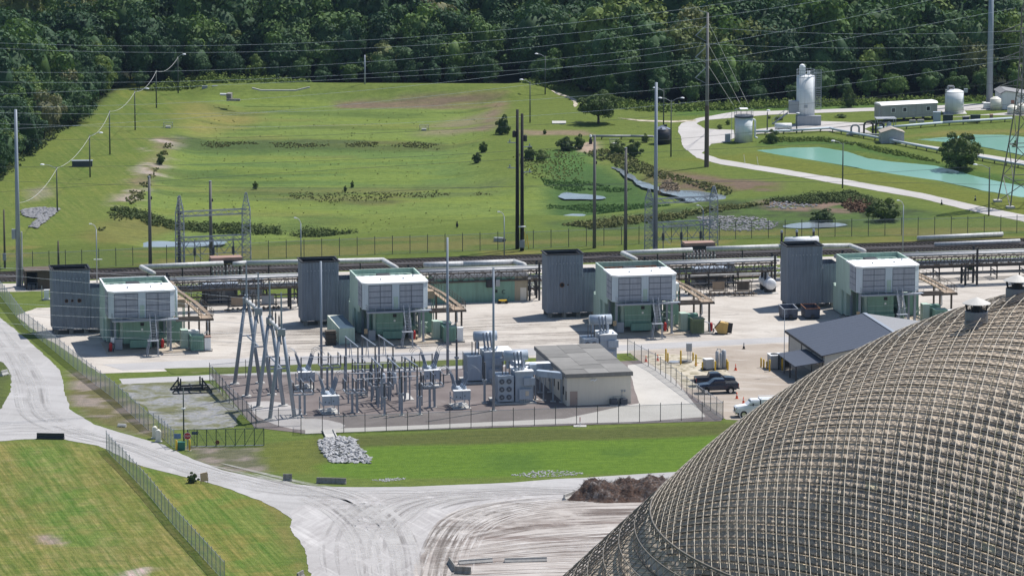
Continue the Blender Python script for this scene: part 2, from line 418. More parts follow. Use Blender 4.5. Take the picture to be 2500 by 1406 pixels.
# left bank lawn, worn places
mottled([(0, 420), (300, 190), (480, 230), (400, 330), (200, 560), (0, 640)], np.array((.118, .155, .030)), .5, 12, 6, .7, 31)
paint([(70, 465), (110, 455), (125, 480), (80, 492)], SANDY * .6, 5, .6)
# grass by the yard
paint([(0, 600), (2640, 545), (2640, 600), (0, 680)], np.array((.088, .125, .025)), 5, .8)
mottled([(0, 600), (2640, 545), (2640, 600), (0, 680)], DRY, .55, 5, 3, .6, 33, 3)
# foreground fields
paint([(-200, 1070), (240, 1080), (560, 1420), (-200, 1420)], np.array((.116, .146, .030)), 3, 1)
paint([(30, 1090), (130, 1085), (200, 1180), (330, 1420), (170, 1420), (90, 1250)], np.array((.085, .150, .026)), 4, .8)
mottled([(-200, 1080), (240, 1085), (560, 1420), (-200, 1420)], np.array((.150, .150, .040)), .5, 6, 3, .5, 40)
mottled([(-200, 1080), (240, 1085), (560, 1420), (-200, 1420)], np.array((.180, .185, .060)), .60, 2.5, 3, .4, 47, .35)
paint([(85, 1310), (120, 1303), (165, 1325), (150, 1338), (105, 1325)], SANDY * .55, 1.5, .8, 2)
paint([(310, 1395), (360, 1380), (378, 1384), (340, 1406), (300, 1412)], SANDY * .9, 1.2, .8, 2)
paint([(320, 1130), (650, 1215), (750, 1420), (545, 1420), (330, 1150)], np.array((.102, .152, .028)), 2, 1)
mottled([(320, 1130), (650, 1215), (750, 1420), (545, 1420)], np.array((.145, .155, .034)), .5, 5, 2, .8, 44)
paint([(600, 1180), (660, 1200), (760, 1406), (720, 1406), (680, 1290)], DRY, 3, .7)
paint([(640, 1085), (900, 1060), (1800, 1030), (1800, 1075), (1100, 1092), (900, 1092), (780, 1150), (650, 1150)], np.array((.080, .098, .026)), 3, .95)
paint([(640, 1090), (770, 1070), (790, 1130), (770, 1160), (660, 1150), (620, 1110)], np.array((.115, .140, .028)), 4, .85)
paint([(780, 1138), (900, 1090), (1100, 1085), (1850, 1060), (1850, 1148), (1300, 1162), (900, 1168), (790, 1162)], np.array((.090, .160, .020)), 2.2, .97, 2.5)
mottled([(1180, 1110), (1650, 1090), (1700, 1140), (1200, 1150)], np.array((.060, .118, .020)), .55, 8, 3, .6, 60)
paint([(170, 905), (250, 925), (400, 1050), (420, 1080), (300, 1050), (220, 1025), (175, 985)], np.array((.120, .115, .045)), 2, .9)
mottled([(170, 905), (250, 925), (400, 1050), (420, 1080), (300, 1050), (220, 1025), (175, 985)], SANDY * .6, .52, 3, 1.5, .8, 61)
paint([(-200, 870), (35, 880), (35, 1000), (-200, 1010)], np.array((.075, .100, .028)), 2, 1)
paint([(430, 1090), (630, 1095), (650, 1150), (560, 1150), (470, 1120)], np.array((.105, .110, .060)), 2, .9)
mottled([(430, 1090), (630, 1095), (650, 1150), (560, 1150), (470, 1120)], SANDY * .55, .5, 3, 1, .8, 62)
# forest floor
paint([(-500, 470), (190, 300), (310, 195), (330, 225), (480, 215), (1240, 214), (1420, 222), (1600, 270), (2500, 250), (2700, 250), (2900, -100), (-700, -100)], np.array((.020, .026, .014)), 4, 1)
paint([(1620, 262), (2500, 238), (2640, 240), (2640, 262), (2200, 268), (1650, 285)], np.array((.070, .130, .026)), 4, .9)
paint([(305, 190), (330, 190), (360, 215), (340, 240), (290, 240)], np.array((.118, .155, .030)), 3, 1)
col = np.minimum(col * np.array((1.17, 1.13, 1.50)), .6)
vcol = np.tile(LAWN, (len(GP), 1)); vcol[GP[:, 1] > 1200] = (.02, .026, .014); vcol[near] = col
mow = np.zeros(len(GP)); mow[near] = np.maximum(sstep(sdist(NP_, wpoly([(-200, 1070), (240, 1080), (330, 1130), (650, 1215), (760, 1420), (-200, 1420)])), -2, 3), .45 * sstep(sdist(NP_, wpoly([(0, 450), (310, 190), (480, 235), (330, 480), (0, 640)])), -4, 6))
m, nt, b = nodes_of('grass_ground')
at = NN(nt, 'ShaderNodeAttribute'); at.attribute_name = 'growth'
g1 = noise(nt, .9, 6, .7, pos(nt)); g2 = noise(nt, 1.0, 5, .65, pos(nt, .10, 1.1, 1, R(-8)), .3); g3 = noise(nt, 5.0, 3, .7, pos(nt))
c = mixc(nt, .75, at.outputs['Color'], ramp(nt, g1, (.28, (.62, .66, .60)), (.72, (1.30, 1.22, 1.15))), 'MULTIPLY')
c = mixc(nt, .6, c, ramp(nt, g2, (.3, (.70, .76, .72)), (.7, (1.28, 1.2, 1.1))), 'MULTIPLY')
mvec = W(330, 1406) - W(70, 1090); mang = math.atan2(mvec.y, mvec.x)
mw = noise(nt, 1.0, 4, .6, pos(nt, .035, .85, 1, -mang), .15); mw2 = noise(nt, 1.0, 4, .7, pos(nt, .12, 2.6, 1, -mang), .2)
c = mixc(nt, at.outputs['Alpha'], c, mixc(nt, .9, c, ramp(nt, mw, (.36, (.70, .86, .68)), (.62, (1.36, 1.16, 1.30))), 'MULTIPLY'))
c = mixc(nt, at.outputs['Alpha'], c, mixc(nt, .8, c, ramp(nt, mw2, (.42, (.86, .90, .86)), (.70, (1.55, 1.42, 1.7))), 'MULTIPLY'))
c = mixc(nt, .55, c, ramp(nt, g3, (.25, .55), (.75, 1.35)), 'MULTIPLY')
nt.links.new(c, b.inputs['Base Color']); b.inputs['Roughness'].default_value = 1.0; b.inputs['Specular IOR Level'].default_value = .05
bump(nt, b, g3, .8, .25)
nx = len(gx); ny = len(gy)
I, J = np.meshgrid(np.arange(nx - 1), np.arange(ny - 1)); q = (J * nx + I).ravel()
gme = np_mesh('ground', np.concatenate([GP, gz[:, None]], 1), np.stack([q, q + 1, q + nx + 1, q + nx], 1), m, True)
ca = gme.color_attributes.new('growth', 'FLOAT_COLOR', 'POINT')
ca.data.foreach_set('color', np.concatenate([vcol, mow[:, None]], 1).astype(np.float32).ravel())
tag(inst('ground', gme), kind='structure')

# ---------------------------------------------------------------- sheets laid on it: roads, yards, water
def outline(px, amp, step=.8, seed=0, world=None):
    P = wpoly(px) if world is None else np.array(world); out = []
    n = len(P)
    for i in range(n):
        a, b = P[i], P[(i + 1) % n]; L = np.hypot(*(b - a)); k = max(1, int(L / step)); nr = np.array((b[1] - a[1], a[0] - b[0])) / max(L, 1e-6)
        for t in range(k):
            p = a + (b - a) * t / k
            e = fbm(p[None], 6, seed)[0] - .5; e2 = fbm(p[None], 1.6, seed + 5)[0] - .5
            out.append(p + nr * amp * (e * 2.2 + e2 * 1.2))
    return np.array(out)
def smooth_px(px, k=1):
    for _ in range(k):
        n = len(px); px = [q for i in range(n) for q in (((.75 * px[i][0] + .25 * px[(i + 1) % n][0]), (.75 * px[i][1] + .25 * px[(i + 1) % n][1])), ((.25 * px[i][0] + .75 * px[(i + 1) % n][0]), (.25 * px[i][1] + .75 * px[(i + 1) % n][1])))]
    return px
def sheet(name, px, mat, z, amp=.25, seed=0, sm=1, follow=False, world=None, step=.8):
    O = outline(smooth_px(px, sm) if px else None, amp, step, seed, world)
    me = bpy.data.meshes.new(name)
    if follow: vs = [(x, y, ground_z(x, y) + z) for x, y in O]
    else: vs = [(x, y, z) for x, y in O]
    me.from_pydata(vs, [], [tuple(range(len(vs)))]); me.update()
    if me.polygons[0].normal.z < 0: me.flip_normals()
    me.materials.append(mat)
    return tag(inst(name, me), kind='structure')
LIMER = sheet_mat('crushed_limestone', ((.25, (.40, .36, .32)), (.5, (.52, .48, .435)), (.75, (.58, .545, .50))), .12, ((.05, .30, R(12), .50, .72, (.34, .30, .265), .65), (.30, .30, 0, .60, .74, (.19, .17, .155), .55), (.07, .8, R(30), .58, .70, (.30, .27, .245), .5), (.9, .1, R(35), .60, .72, (.33, .30, .27), .4)), 4)
ROAD = sheet_mat('pale_haul_road', ((.25, (.36, .35, .345)), (.75, (.47, .46, .46))), .08, ((.05, .5, R(20), .5, .7, (.29, .28, .275), .6), (.6, .08, R(8), .58, .75, (.53, .515, .505), .5), (.25, .25, 0, .62, .78, (.22, .21, .20), .5)), 5)
ROADS_ = sheet_mat('service_asphalt', ((.25, (.38, .37, .37)), (.75, (.47, .46, .46))), .15, ((.03, .6, R(12), .5, .7, (.38, .375, .38), .5),), 5)
DIRT = sheet_mat('rutted_dirt', ((.3, (.27, .235, .215)), (.45, (.42, .385, .36)), (.6, (.52, .49, .465)), (.75, (.57, .545, .525))), .055, ((.05, .22, R(7), .50, .66, (.17, .125, .11), .75), (.035, .9, R(3), .52, .66, (.57, .53, .50), .65), (.04, 1.9, R(-5), .57, .68, (.20, .165, .15), .5)), 5)
SWEEP = sheet_mat('tyre_swept_dirt', ((.25, (.33, .315, .31)), (.5, (.43, .415, .41)), (.75, (.52, .505, .50))), .07, ((1.1, .07, R(18), .48, .66, (.33, .31, .31), .75), (.9, .06, R(-24), .54, .70, (.62, .60, .59), .6), (.06, .9, R(14), .56, .7, (.36, .34, .34), .5)), 5)
SUBG = sheet_mat('substation_gravel', ((.25, (.145, .122, .118)), (.75, (.225, .195, .188))), .2, ((.2, .2, 0, .55, .75, (.30, .28, .27), .4),), 8)
BLUEG = sheet_mat('blue_grey_gravel', ((.3, (.17, .175, .185)), (.5, (.26, .265, .275)), (.7, (.33, .33, .335))), .9, ((.22, .22, 0, .44, .60, (.125, .13, .05), .9), (.9, .9, 0, .52, .64, (.15, .15, .08), .7), (.6, .6, 0, .55, .7, (.40, .38, .35), .5)), 7)
CONCS = sheet_mat('concrete_drive', ((.25, (.44, .42, .39)), (.75, (.53, .51, .48))), .2, ((.15, .5, R(40), .6, .76, (.34, .32, .31), .6),), 6)
LOT = sheet_mat('dusty_lot', ((.25, (.31, .26, .215)), (.75, (.44, .385, .33))), .10, ((.09, .6, R(14), .52, .72, (.56, .52, .48), .6), (.4, .4, 0, .60, .72, (.22, .18, .12), .5)), 5)
SCRUB = sheet_mat('scrubby_sand', ((.3, (.50, .445, .35)), (.7, (.60, .55, .46))), .3, ((.6, 1.3, 0, .47, .6, (.16, .135, .06), .8),), 7)
FARROAD = sheet_mat('far_pale_road', ((.25, (.42, .40, .385)), (.75, (.52, .50, .485))), .1, ((.05, .4, R(-20), .55, .75, (.34, .32, .31), .5),), 4)
VERGE = sheet_mat('verge_grass', ((.3, (.075, .105, .022)), (.7, (.125, .150, .034))), .5, ((.3, .3, 0, .6, .75, (.30, .26, .18), .5),), 5)
BALLAST = sheet_mat('dark_ballast', ((.3, (.045, .04, .042)), (.7, (.085, .078, .08))), .4, (), 6)

sheet('yard', [(40, 772), (90, 752), (300, 745), (420, 740), (740, 727), (1270, 708), (1640, 693), (1910, 676), (2280, 655), (2420, 640), (2700, 628), (2700, 900), (2400, 850), (1910, 838), (1530, 862), (1130, 882), (700, 900), (420, 905), (245, 912), (150, 850), (100, 818)], LIMER, .02, .35, 1, 0)
sheet('railway_verge', [(-120, 695), (60, 692), (420, 676), (1300, 650), (2300, 618), (2700, 604), (2700, 618), (2300, 632), (1300, 668), (700, 688), (420, 694), (60, 712), (-120, 714)], LIMER, .02, .2, 2, 0)
sheet('service_road', [(250, 890), (560, 876), (1130, 856), (1530, 842), (1912, 823), (2300, 806), (2300, 820), (1912, 836), (1530, 856), (1130, 876), (560, 897), (300, 904)], ROADS_, .035, .10, 3, 0)
sheet('footpath', [(290, 925), (560, 913), (1130, 893), (1300, 888), (1300, 900), (1130, 906), (560, 926), (300, 938)], ROADS_, .03, .2, 4, 0)
sheet('verge', [(400, 900), (560, 896), (1130, 878), (1290, 872), (1290, 888), (1130, 892), (560, 910), (420, 914)], VERGE, .04, .3, 5, 0)
sheet('gravel_lot', [(285, 938), (340, 930), (520, 922), (612, 1040), (440, 1052), (390, 1040), (330, 975)], BLUEG, .025, .6, 6, 1)
sheet('substation_yard', [(512, 912), (560, 918), (1130, 900), (1240, 895), (1560, 880), (1770, 1018), (1760, 1028), (740, 1058), (622, 1044)], SUBG, .045, .12, 7, 0)
sheet('concrete_apron', [(590, 985), (640, 978), (700, 985), (735, 1005), (735, 1025), (780, 1022), (850, 1036), (840, 1048), (745, 1052), (640, 1030)], M('worn_concrete', (.36, .34, .33), .9, 0, .35, .35), .055, .5, 17, 1)
sheet('concrete_drive', [(1532, 892), (1580, 886), (1640, 920), (1722, 1018), (1560, 1030), (1200, 1040), (745, 1060), (745, 1050), (1080, 1036), (1380, 1022), (1530, 990), (1560, 985)], CONCS, .06, .10, 8, 0)
sheet('equipment_lot', [(1535, 858), (1910, 838), (2300, 822), (2300, 1000), (1900, 1030), (1772, 1024), (1560, 880)], LOT, .03, .15, 9, 0)
sheet('sandy_patch', [(1560, 868), (1640, 862), (1760, 880), (1790, 930), (1700, 960), (1620, 910)], SCRUB, .04, .8, 10, 1)
sheet('haul_road', [(-150, 660), (0, 776), (40, 808), (105, 862), (148, 905), (158, 960), (172, 1000), (230, 1036), (320, 1064), (400, 1087), (470, 1121), (560, 1152), (700, 1180), (800, 1189), (1000, 1188), (1200, 1180), (1400, 1167), (1650, 1152), (1950, 1140), (1950, 1215), (1560, 1215), (1250, 1212), (900, 1205), (780, 1240), (742, 1300), (700, 1258), (640, 1222), (540, 1187), (440, 1162), (360, 1142), (320, 1127), (240, 1088), (150, 1071), (60, 1072), (0, 1077), (-150, 1090), (-150, 1010), (0, 998), (25, 958), (28, 915), (8, 887), (-10, 880), (-150, 860)], ROAD, .03, .30, 11, 0)
sheet('turning_area', [(700, 1262), (740, 1230), (900, 1195), (1250, 1200), (1560, 1205), (1950, 1200), (1950, 1440), (760, 1440), (748, 1360)], SWEEP, .04, .5, 12, 1)
sheet('dirt_yard', [(1040, 1330), (1060, 1275), (1110, 1245), (1200, 1228), (1400, 1222), (1950, 1215), (1950, 1460), (1010, 1460), (1000, 1390)], DIRT, .05, .6, 13, 2)
sheet('pond_road', [(1800, 272), (1880, 272), (2130, 264), (2300, 258), (2700, 240), (2700, 262), (2300, 272), (2120, 272), (1880, 281), (1720, 294), (1700, 302), (1720, 315), (1790, 318), (1795, 336), (1770, 348), (1735, 352), (1715, 375), (1760, 390), (1900, 412), (2060, 438), (2250, 472), (2400, 505), (2500, 525), (2620, 550), (2620, 572), (2490, 540), (2400, 522), (2250, 486), (2060, 452), (1900, 424), (1760, 402), (1700, 386), (1670, 362), (1655, 320), (1662, 302), (1700, 290)], FARROAD, .04, .25, 14, 0)
sheet('tank_road', [(1990, 296), (2140, 302), (2500, 272), (2700, 268), (2700, 285), (2400, 282), (2150, 300), (2110, 316), (2130, 326), (2000, 320), (1840, 328), (1840, 318)], FARROAD, .045, .2, 15, 0)
sheet('pond_path', [(2205, 346), (2330, 366), (2500, 393), (2640, 414), (2640, 424), (2500, 402), (2330, 374), (2200, 352)], FARROAD, .04, .2, 16, 0)
sheet('track', [(1345, 226), (1395, 236), (1412, 248), (1408, 262), (1400, 262), (1402, 250), (1388, 240), (1345, 229)], SCRUB, .05, .3, 18, 1, True)
sheet('grass_track', [(1500, 288), (1560, 293), (1640, 296), (1700, 293), (1700, 297), (1640, 300), (1560, 297)], SCRUB, .06, .2, 19, 0, True)
def water_mat(name, c1, c2, scale, rough=.08):
    m, nt, b = nodes_of(name)
    nt.links.new(mixc(nt, ramp(nt, noise(nt, scale, 3, .5, pos(nt, 1, .4)), (.38, 0.0), (.62, 1.0)), c1, c2), b.inputs['Base Color'])
    b.inputs['Roughness'].default_value = rough; b.inputs['IOR'].default_value = 1.33
    bump(nt, b, noise(nt, 1.0, 3, .6, pos(nt, 1.2, .8)), .35, .05); return m
TURQ = water_mat('turquoise_water', (.15, .33, .25), (.23, .39, .34), .03, .2)
SKYW = water_mat('marsh_water', (.16, .19, .22), (.22, .25, .28), .2, .12)
sheet('pond', POND1, TURQ, -.30, .5, 30, 0)
sheet('pond', POND2, TURQ, -.30, .5, 31, 0)
for i, p in enumerate(PUDDLES):
    q = [W(x, y) for x, y in p]; zz = np.mean([ground_z(a.x, a.y) for a in q])
    sheet('marsh_pool', p, SKYW, zz + .12, .6, 33 + i, 1)

# ---------------------------------------------------------------- railway
O3 = W(1336.6, 765, .8); O3.z = 0
def UV(u, v, z=0, o=None): return (O3 if o is None else o) + EU * u + EV * v + Vector((0, 0, z))
VR = [loc_of(O3, W(1280, y))[1] for y in (628, 635.5, 643)]
sheet('ballast', None, BALLAST, .06, .12, 40, 0, world=[UV(-150, VR[2] - 1.6)[:2], UV(190, VR[2] - 1.6)[:2], UV(190, VR[0] + 1.8)[:2], UV(-150, VR[0] + 1.8)[:2]], step=3)
for k, v in enumerate(VR[::2]):
    t = thing('railway_track', ['steel railway track on dark ballast, the one nearer the chain-link fence', 'steel railway track on dark ballast, the one nearer the pipe rack'][k], 'track', UV(0, v), TH)
    for s in (-.75, .75): MB().box(-150, 190, s - .05, s + .05, .2, .37).build('rail', BROWN, t)
    tie = MB().box(-.12, .12, -1.25, 1.25, .04, .2).mesh('tie', WOOD)
    for i in range(300): inst('tie', tie, t, (-100 + i * .72, 0, 0))

# ---------------------------------------------------------------- wheel marks worn into the roads and the dirt
def rut_mat(name, c1, cover, scale=.25):
    m, nt, b = nodes_of(name); n = noise(nt, scale, 5, .7, pos(nt)); b.inputs['Base Color'].default_value = (*c1, 1); b.inputs['Roughness'].default_value = 1; b.inputs['Specular IOR Level'].default_value = .05
    t = NN(nt, 'ShaderNodeBsdfTransparent'); mx = NN(nt, 'ShaderNodeMixShader'); nt.links.new(ramp(nt, n, (.38, 0.0), (.62, cover)), mx.inputs[0]); nt.links.new(t.outputs[0], mx.inputs[1]); nt.links.new(b.outputs[0], mx.inputs[2]); nt.links.new(mx.outputs[0], nt.nodes['Material Output'].inputs[0]); return m
def catmull(P, n):
    P = [P[0]] + list(P) + [P[-1]]; out = []
    for i in range(1, len(P) - 2):
        for k in range(n):
            t = k / n; out.append(.5 * ((2 * P[i]) + (-P[i - 1] + P[i + 1]) * t + (2 * P[i - 1] - 5 * P[i] + 4 * P[i + 1] - P[i + 2]) * t * t + (-P[i - 1] + 3 * P[i] - 3 * P[i + 1] + P[i + 2]) * t ** 3))
    return np.array(out + [P[-2]])
def ruts(name, guides, n, mat, z, wlo, whi, seed, jit=.4):
    """strands between pairs of guide curves"""
    gg = np.random.default_rng(seed); V = []; F = []
    for A, B in guides:
        a = catmull(wpoly(A), 14); b = catmull(wpoly(B), 14); m_ = min(len(a), len(b)); a = a[:m_]; b = b[:m_]
        for k in range(n):
            f = gg.uniform(0, 1); f2 = np.clip(f + gg.normal(0, .12), 0, 1); t = np.linspace(f, f2, m_)[:, None]; c = a * (1 - t) + b * t
            i0 = int(gg.uniform(0, .5) * m_); i1 = int(i0 + gg.uniform(.3, .6) * m_); c = c[i0:min(i1, m_)]
            if len(c) < 4: continue
            d = np.gradient(c, axis=0); d /= np.linalg.norm(d, axis=1, keepdims=True) + 1e-9; nr = np.stack([d[:, 1], -d[:, 0]], 1); w = gg.uniform(wlo, whi); env = np.sin(np.linspace(0, np.pi, len(c))) ** .4
            for off in ((0, 1.9) if gg.random() < .6 else (0,)):
                L = c + nr * (off - w * env[:, None] / 2); Rr = c + nr * (off + w * env[:, None] / 2); b0 = len(V)
                zz = z + gg.uniform(0, .012)
                for p, q in zip(L, Rr): V += [(p[0], p[1], zz), (q[0], q[1], zz)]
                F += [(b0 + 2 * i, b0 + 2 * i + 1, b0 + 2 * i + 3, b0 + 2 * i + 2) for i in range(len(c) - 1)]
    me = np_mesh(name, V, F, mat); tag(inst(name, me), kind='structure')
G1 = ([(1000, 1415), (1030, 1330), (1080, 1265), (1180, 1230), (1350, 1212), (1600, 1200)], [(1120, 1415), (1130, 1350), (1170, 1290), (1270, 1250), (1420, 1232), (1640, 1222)])
G2 = ([(790, 1415), (780, 1320), (830, 1250), (950, 1210), (1150, 1195), (1500, 1185)], [(960, 1415), (970, 1320), (1020, 1260), (1100, 1225), (1250, 1208), (1560, 1196)])
G3 = ([(860, 1415), (850, 1330), (800, 1260), (720, 1215), (600, 1175), (480, 1140)], [(1000, 1415), (985, 1330), (940, 1260), (850, 1210), (690, 1175), (520, 1135)])
G4 = ([(-60, 1040), (100, 1030), (300, 1080), (480, 1150), (700, 1200), (1000, 1205), (1500, 1190)], [(-60, 1060), (100, 1055), (290, 1072), (470, 1130), (700, 1185), (1000, 1192), (1500, 1172)])
G5 = ([(-20, 770), (60, 860), (110, 930), (130, 1000), (200, 1045), (330, 1085), (470, 1140)], [(0, 800), (40, 870), (60, 940), (80, 1010), (160, 1052), (310, 1090), (460, 1145)])
G6 = ([(1050, 1340), (1300, 1300), (1600, 1280), (1900, 1270)], [(1050, 1410), (1300, 1400), (1600, 1395), (1900, 1390)])
G7 = ([(1150, 1290), (1300, 1245), (1500, 1235), (1800, 1230)], [(1080, 1330), (1300, 1290), (1600, 1275), (1900, 1265)])
ruts('wheel_ruts', [G1], 46, rut_mat('dark_rut', (.21, .185, .17), .36, .15), .070, .15, .6, 1)
ruts('wheel_ruts', [G6, G7], 34, rut_mat('brown_rut', (.20, .165, .15), .45, .1), .072, .2, .9, 2)
ruts('wheel_tracks', [G1, G6], 30, rut_mat('pale_rut', (.58, .55, .53), .75), .086, .12, .45, 3)
ruts('wheel_tracks', [G2, G3], 26, rut_mat('grey_track', (.30, .285, .28), .34, .12), .074, .3, .9, 4)
ruts('wheel_tracks', [G2, G3], 26, rut_mat('pale_track', (.58, .565, .555), .45, .12), .088, .3, 1.0, 5)
ruts('wheel_tracks', [G4, G5], 18, rut_mat('road_track', (.30, .29, .285), .28, .1), .062, .2, .5, 6)
ruts('wheel_tracks', [G4, G5], 16, rut_mat('road_track_pale', (.56, .55, .545), .4, .1), .076, .3, .7, 7)
Y1 = ([(150, 830), (500, 800), (900, 790), (1300, 770), (1700, 755), (1900, 745)], [(250, 880), (500, 860), (900, 850), (1300, 838), (1700, 825), (1900, 815)])
ruts('wheel_tracks', [Y1], 34, rut_mat('yard_track', (.28, .25, .225), .35, .08), .032, .3, 1.1, 8)

# ================================================================ the four turbine units
ORD = ['first', 'second', 'third', 'fourth']
UNITS = []
for x, y in ((130.6, 805), (739, 784), (1336.6, 765), (1922, 743)):
    p = W(x, y, .8); p.z = 0; UNITS.append(p)
def at(k, u, v, z=0): return UNITS[k] + EU * u + EV * v + Vector((0, 0, z))
def number(txt, size, parent, loc, rot, mat):
    cu = bpy.data.curves.new('numeral', 'FONT'); cu.body = txt; cu.size = size; cu.extrude = .01; cu.align_x = 'CENTER'
    o = bpy.data.objects.new('numeral', cu); C.objects.link(o); o.parent = parent; o.location = loc; o.rotation_euler = rot
    dg = bpy.context.evaluated_depsgraph_get(); me = bpy.data.meshes.new_from_object(o.evaluated_get(dg)); bpy.data.objects.remove(o)
    me.materials.clear(); me.materials.append(mat)
    return inst('numeral', me, parent, loc, rot)

def exhaust_stack(k):
    extra = ['with three rusty holes in its front', 'with a faint sooty patch on its front', 'with one burnt rusty hole in its front', 'standing behind two skips'][k]
    t = thing('exhaust_stack', f'slate exhaust stack {extra}, {ORD[k]} from the haul road', 'exhaust stack', at(k, 0, 0), TH, 'exhaust stacks of the turbine units')
    w, d, z0, z1 = 5.75, 4.3, .8, 10.2
    mb = MB(); corr(mb, (0, 0), (w, 0), z0, z1); mb.build('front_wall', SLATE, t)
    mb = MB(); corr(mb, (0, d), (0, 0), z0, z1); mb.build('side_wall', SLATE, t)
    mb = MB(); corr(mb, (w, 0), (w, d), z0, z1); mb.build('side_wall', SLATE, t)
    mb = MB(); corr(mb, (w, d), (0, d), z0, z1); mb.build('rear_wall', SLATE, t)
    mb = MB()
    for a, b in (((-.1, -.1, z1), (w + .1, -.1, z1)), ((w + .1, -.1, z1), (w + .1, d + .1, z1)), ((w + .1, d + .1, z1), (-.1, d + .1, z1)), ((-.1, d + .1, z1), (-.1, -.1, z1))): mb.bar(a, b, .22, .16)
    mb.build('rim', DARK, t)
    mb = MB(); mb.box(.35, w - .35, .35, d - .35, z1 - 1.6, z1 - 1.5); mb.box(.2, .35, .2, d - .2, z1 - 1.6, z1 - .15); mb.box(w - .35, w - .2, .2, d - .2, z1 - 1.6, z1 - .15); mb.box(.35, w - .35, d - .3, d - .2, z1 - 1.6, z1 - .15); mb.box(.35, w - .35, .2, .3, z1 - 1.6, z1 - .15)
    mb.build('flue_lining', BLACKIN, t)
    a0 = w + .05; a1 = 8.4
    mb = MB(); corr(mb, (a0, .02), (a1, .02), z0, 7.2); corr(mb, (a1, .02), (a1, d), z0, 7.2); corr(mb, (a1, d), (a0, d), z0, 7.2); mb.build('annex_wall', SLATE, t)
    MB().box(a0, a1, .1, d - .1, 6.2, 6.35).build('annex_dark_sheet', DARK, t)  # dark sheet set below the rim of the open annex top
    MB().box(.1, a1 - .1, .1, d - .1, z0 + .05, z0 + .2).build('base_plate', DARK, t)
    for u in (.5, 2.8, 5.1, 7.6):
        for v in (.5, d - .5): MB().box(u - .3, u + .3, v - .3, v + .3, 0, z0 + .05).build('footing', CONCD, t)
    for i in range(8): MB().cyl((.85 + i * .58, -.02, 8.75), (.85 + i * .58, -.16, 8.75), .11, n=10).build('port', GALV, t)
    MB().box(0, w, -.11, -.085, 8.1, 8.17).build('seam', SLATE, t); MB().box(0, w, -.11, -.085, 6.75, 6.82).build('seam', SLATE, t)
    for u, r in {0: ((2.1, .22), (3.0, .16), (4.1, .24)), 2: ((2.35, .3), (3.3, .1))}.get(k, ()):
        o = MB().cyl((u, -.08, 5.3), (u, -.1, 5.3), r * 1.35, n=9).build('rust_ring', RUST, t)
        MB().cyl((u, -.1, 5.3), (u, -.12, 5.3), r, n=9).build('hole', BLACKIN, o)
    return t

def stair(mb, a, b, width, side, n, rail=True, mbr=None):
    a = Vector(a); b = Vector(b); s = Vector(side) * width / 2
    for q in (-s, s): mb.bar(a + q, b + q, .07, .22)
    for i in range(1, n + 1):
        c = a.lerp(b, i / (n + 1)); mb.bar(c - s, c + s, .26, .05)
    for q in (-s, s):
        h = Vector((0, 0, 1.0)); mbr.cyl(a + q + h, b + q + h, .03, n=5)
        for i in range(5): c = a.lerp(b, i / 4) + q; mbr.cyl(c, c + h, .025, n=5)
def railing(mb, pts, h=1.05):
    for p, q in zip(pts[:-1], pts[1:]):
        p = Vector(p); q = Vector(q); L = (q - p).length; n = max(1, round(L / 1.5))
        for z in (h, h * .55): mb.cyl(p + Vector((0, 0, z)), q + Vector((0, 0, z)), .03, n=5)
        for i in range(n + 1): c = p.lerp(q, i / n); mb.cyl(c, c + Vector((0, 0, h)), .03, n=5)

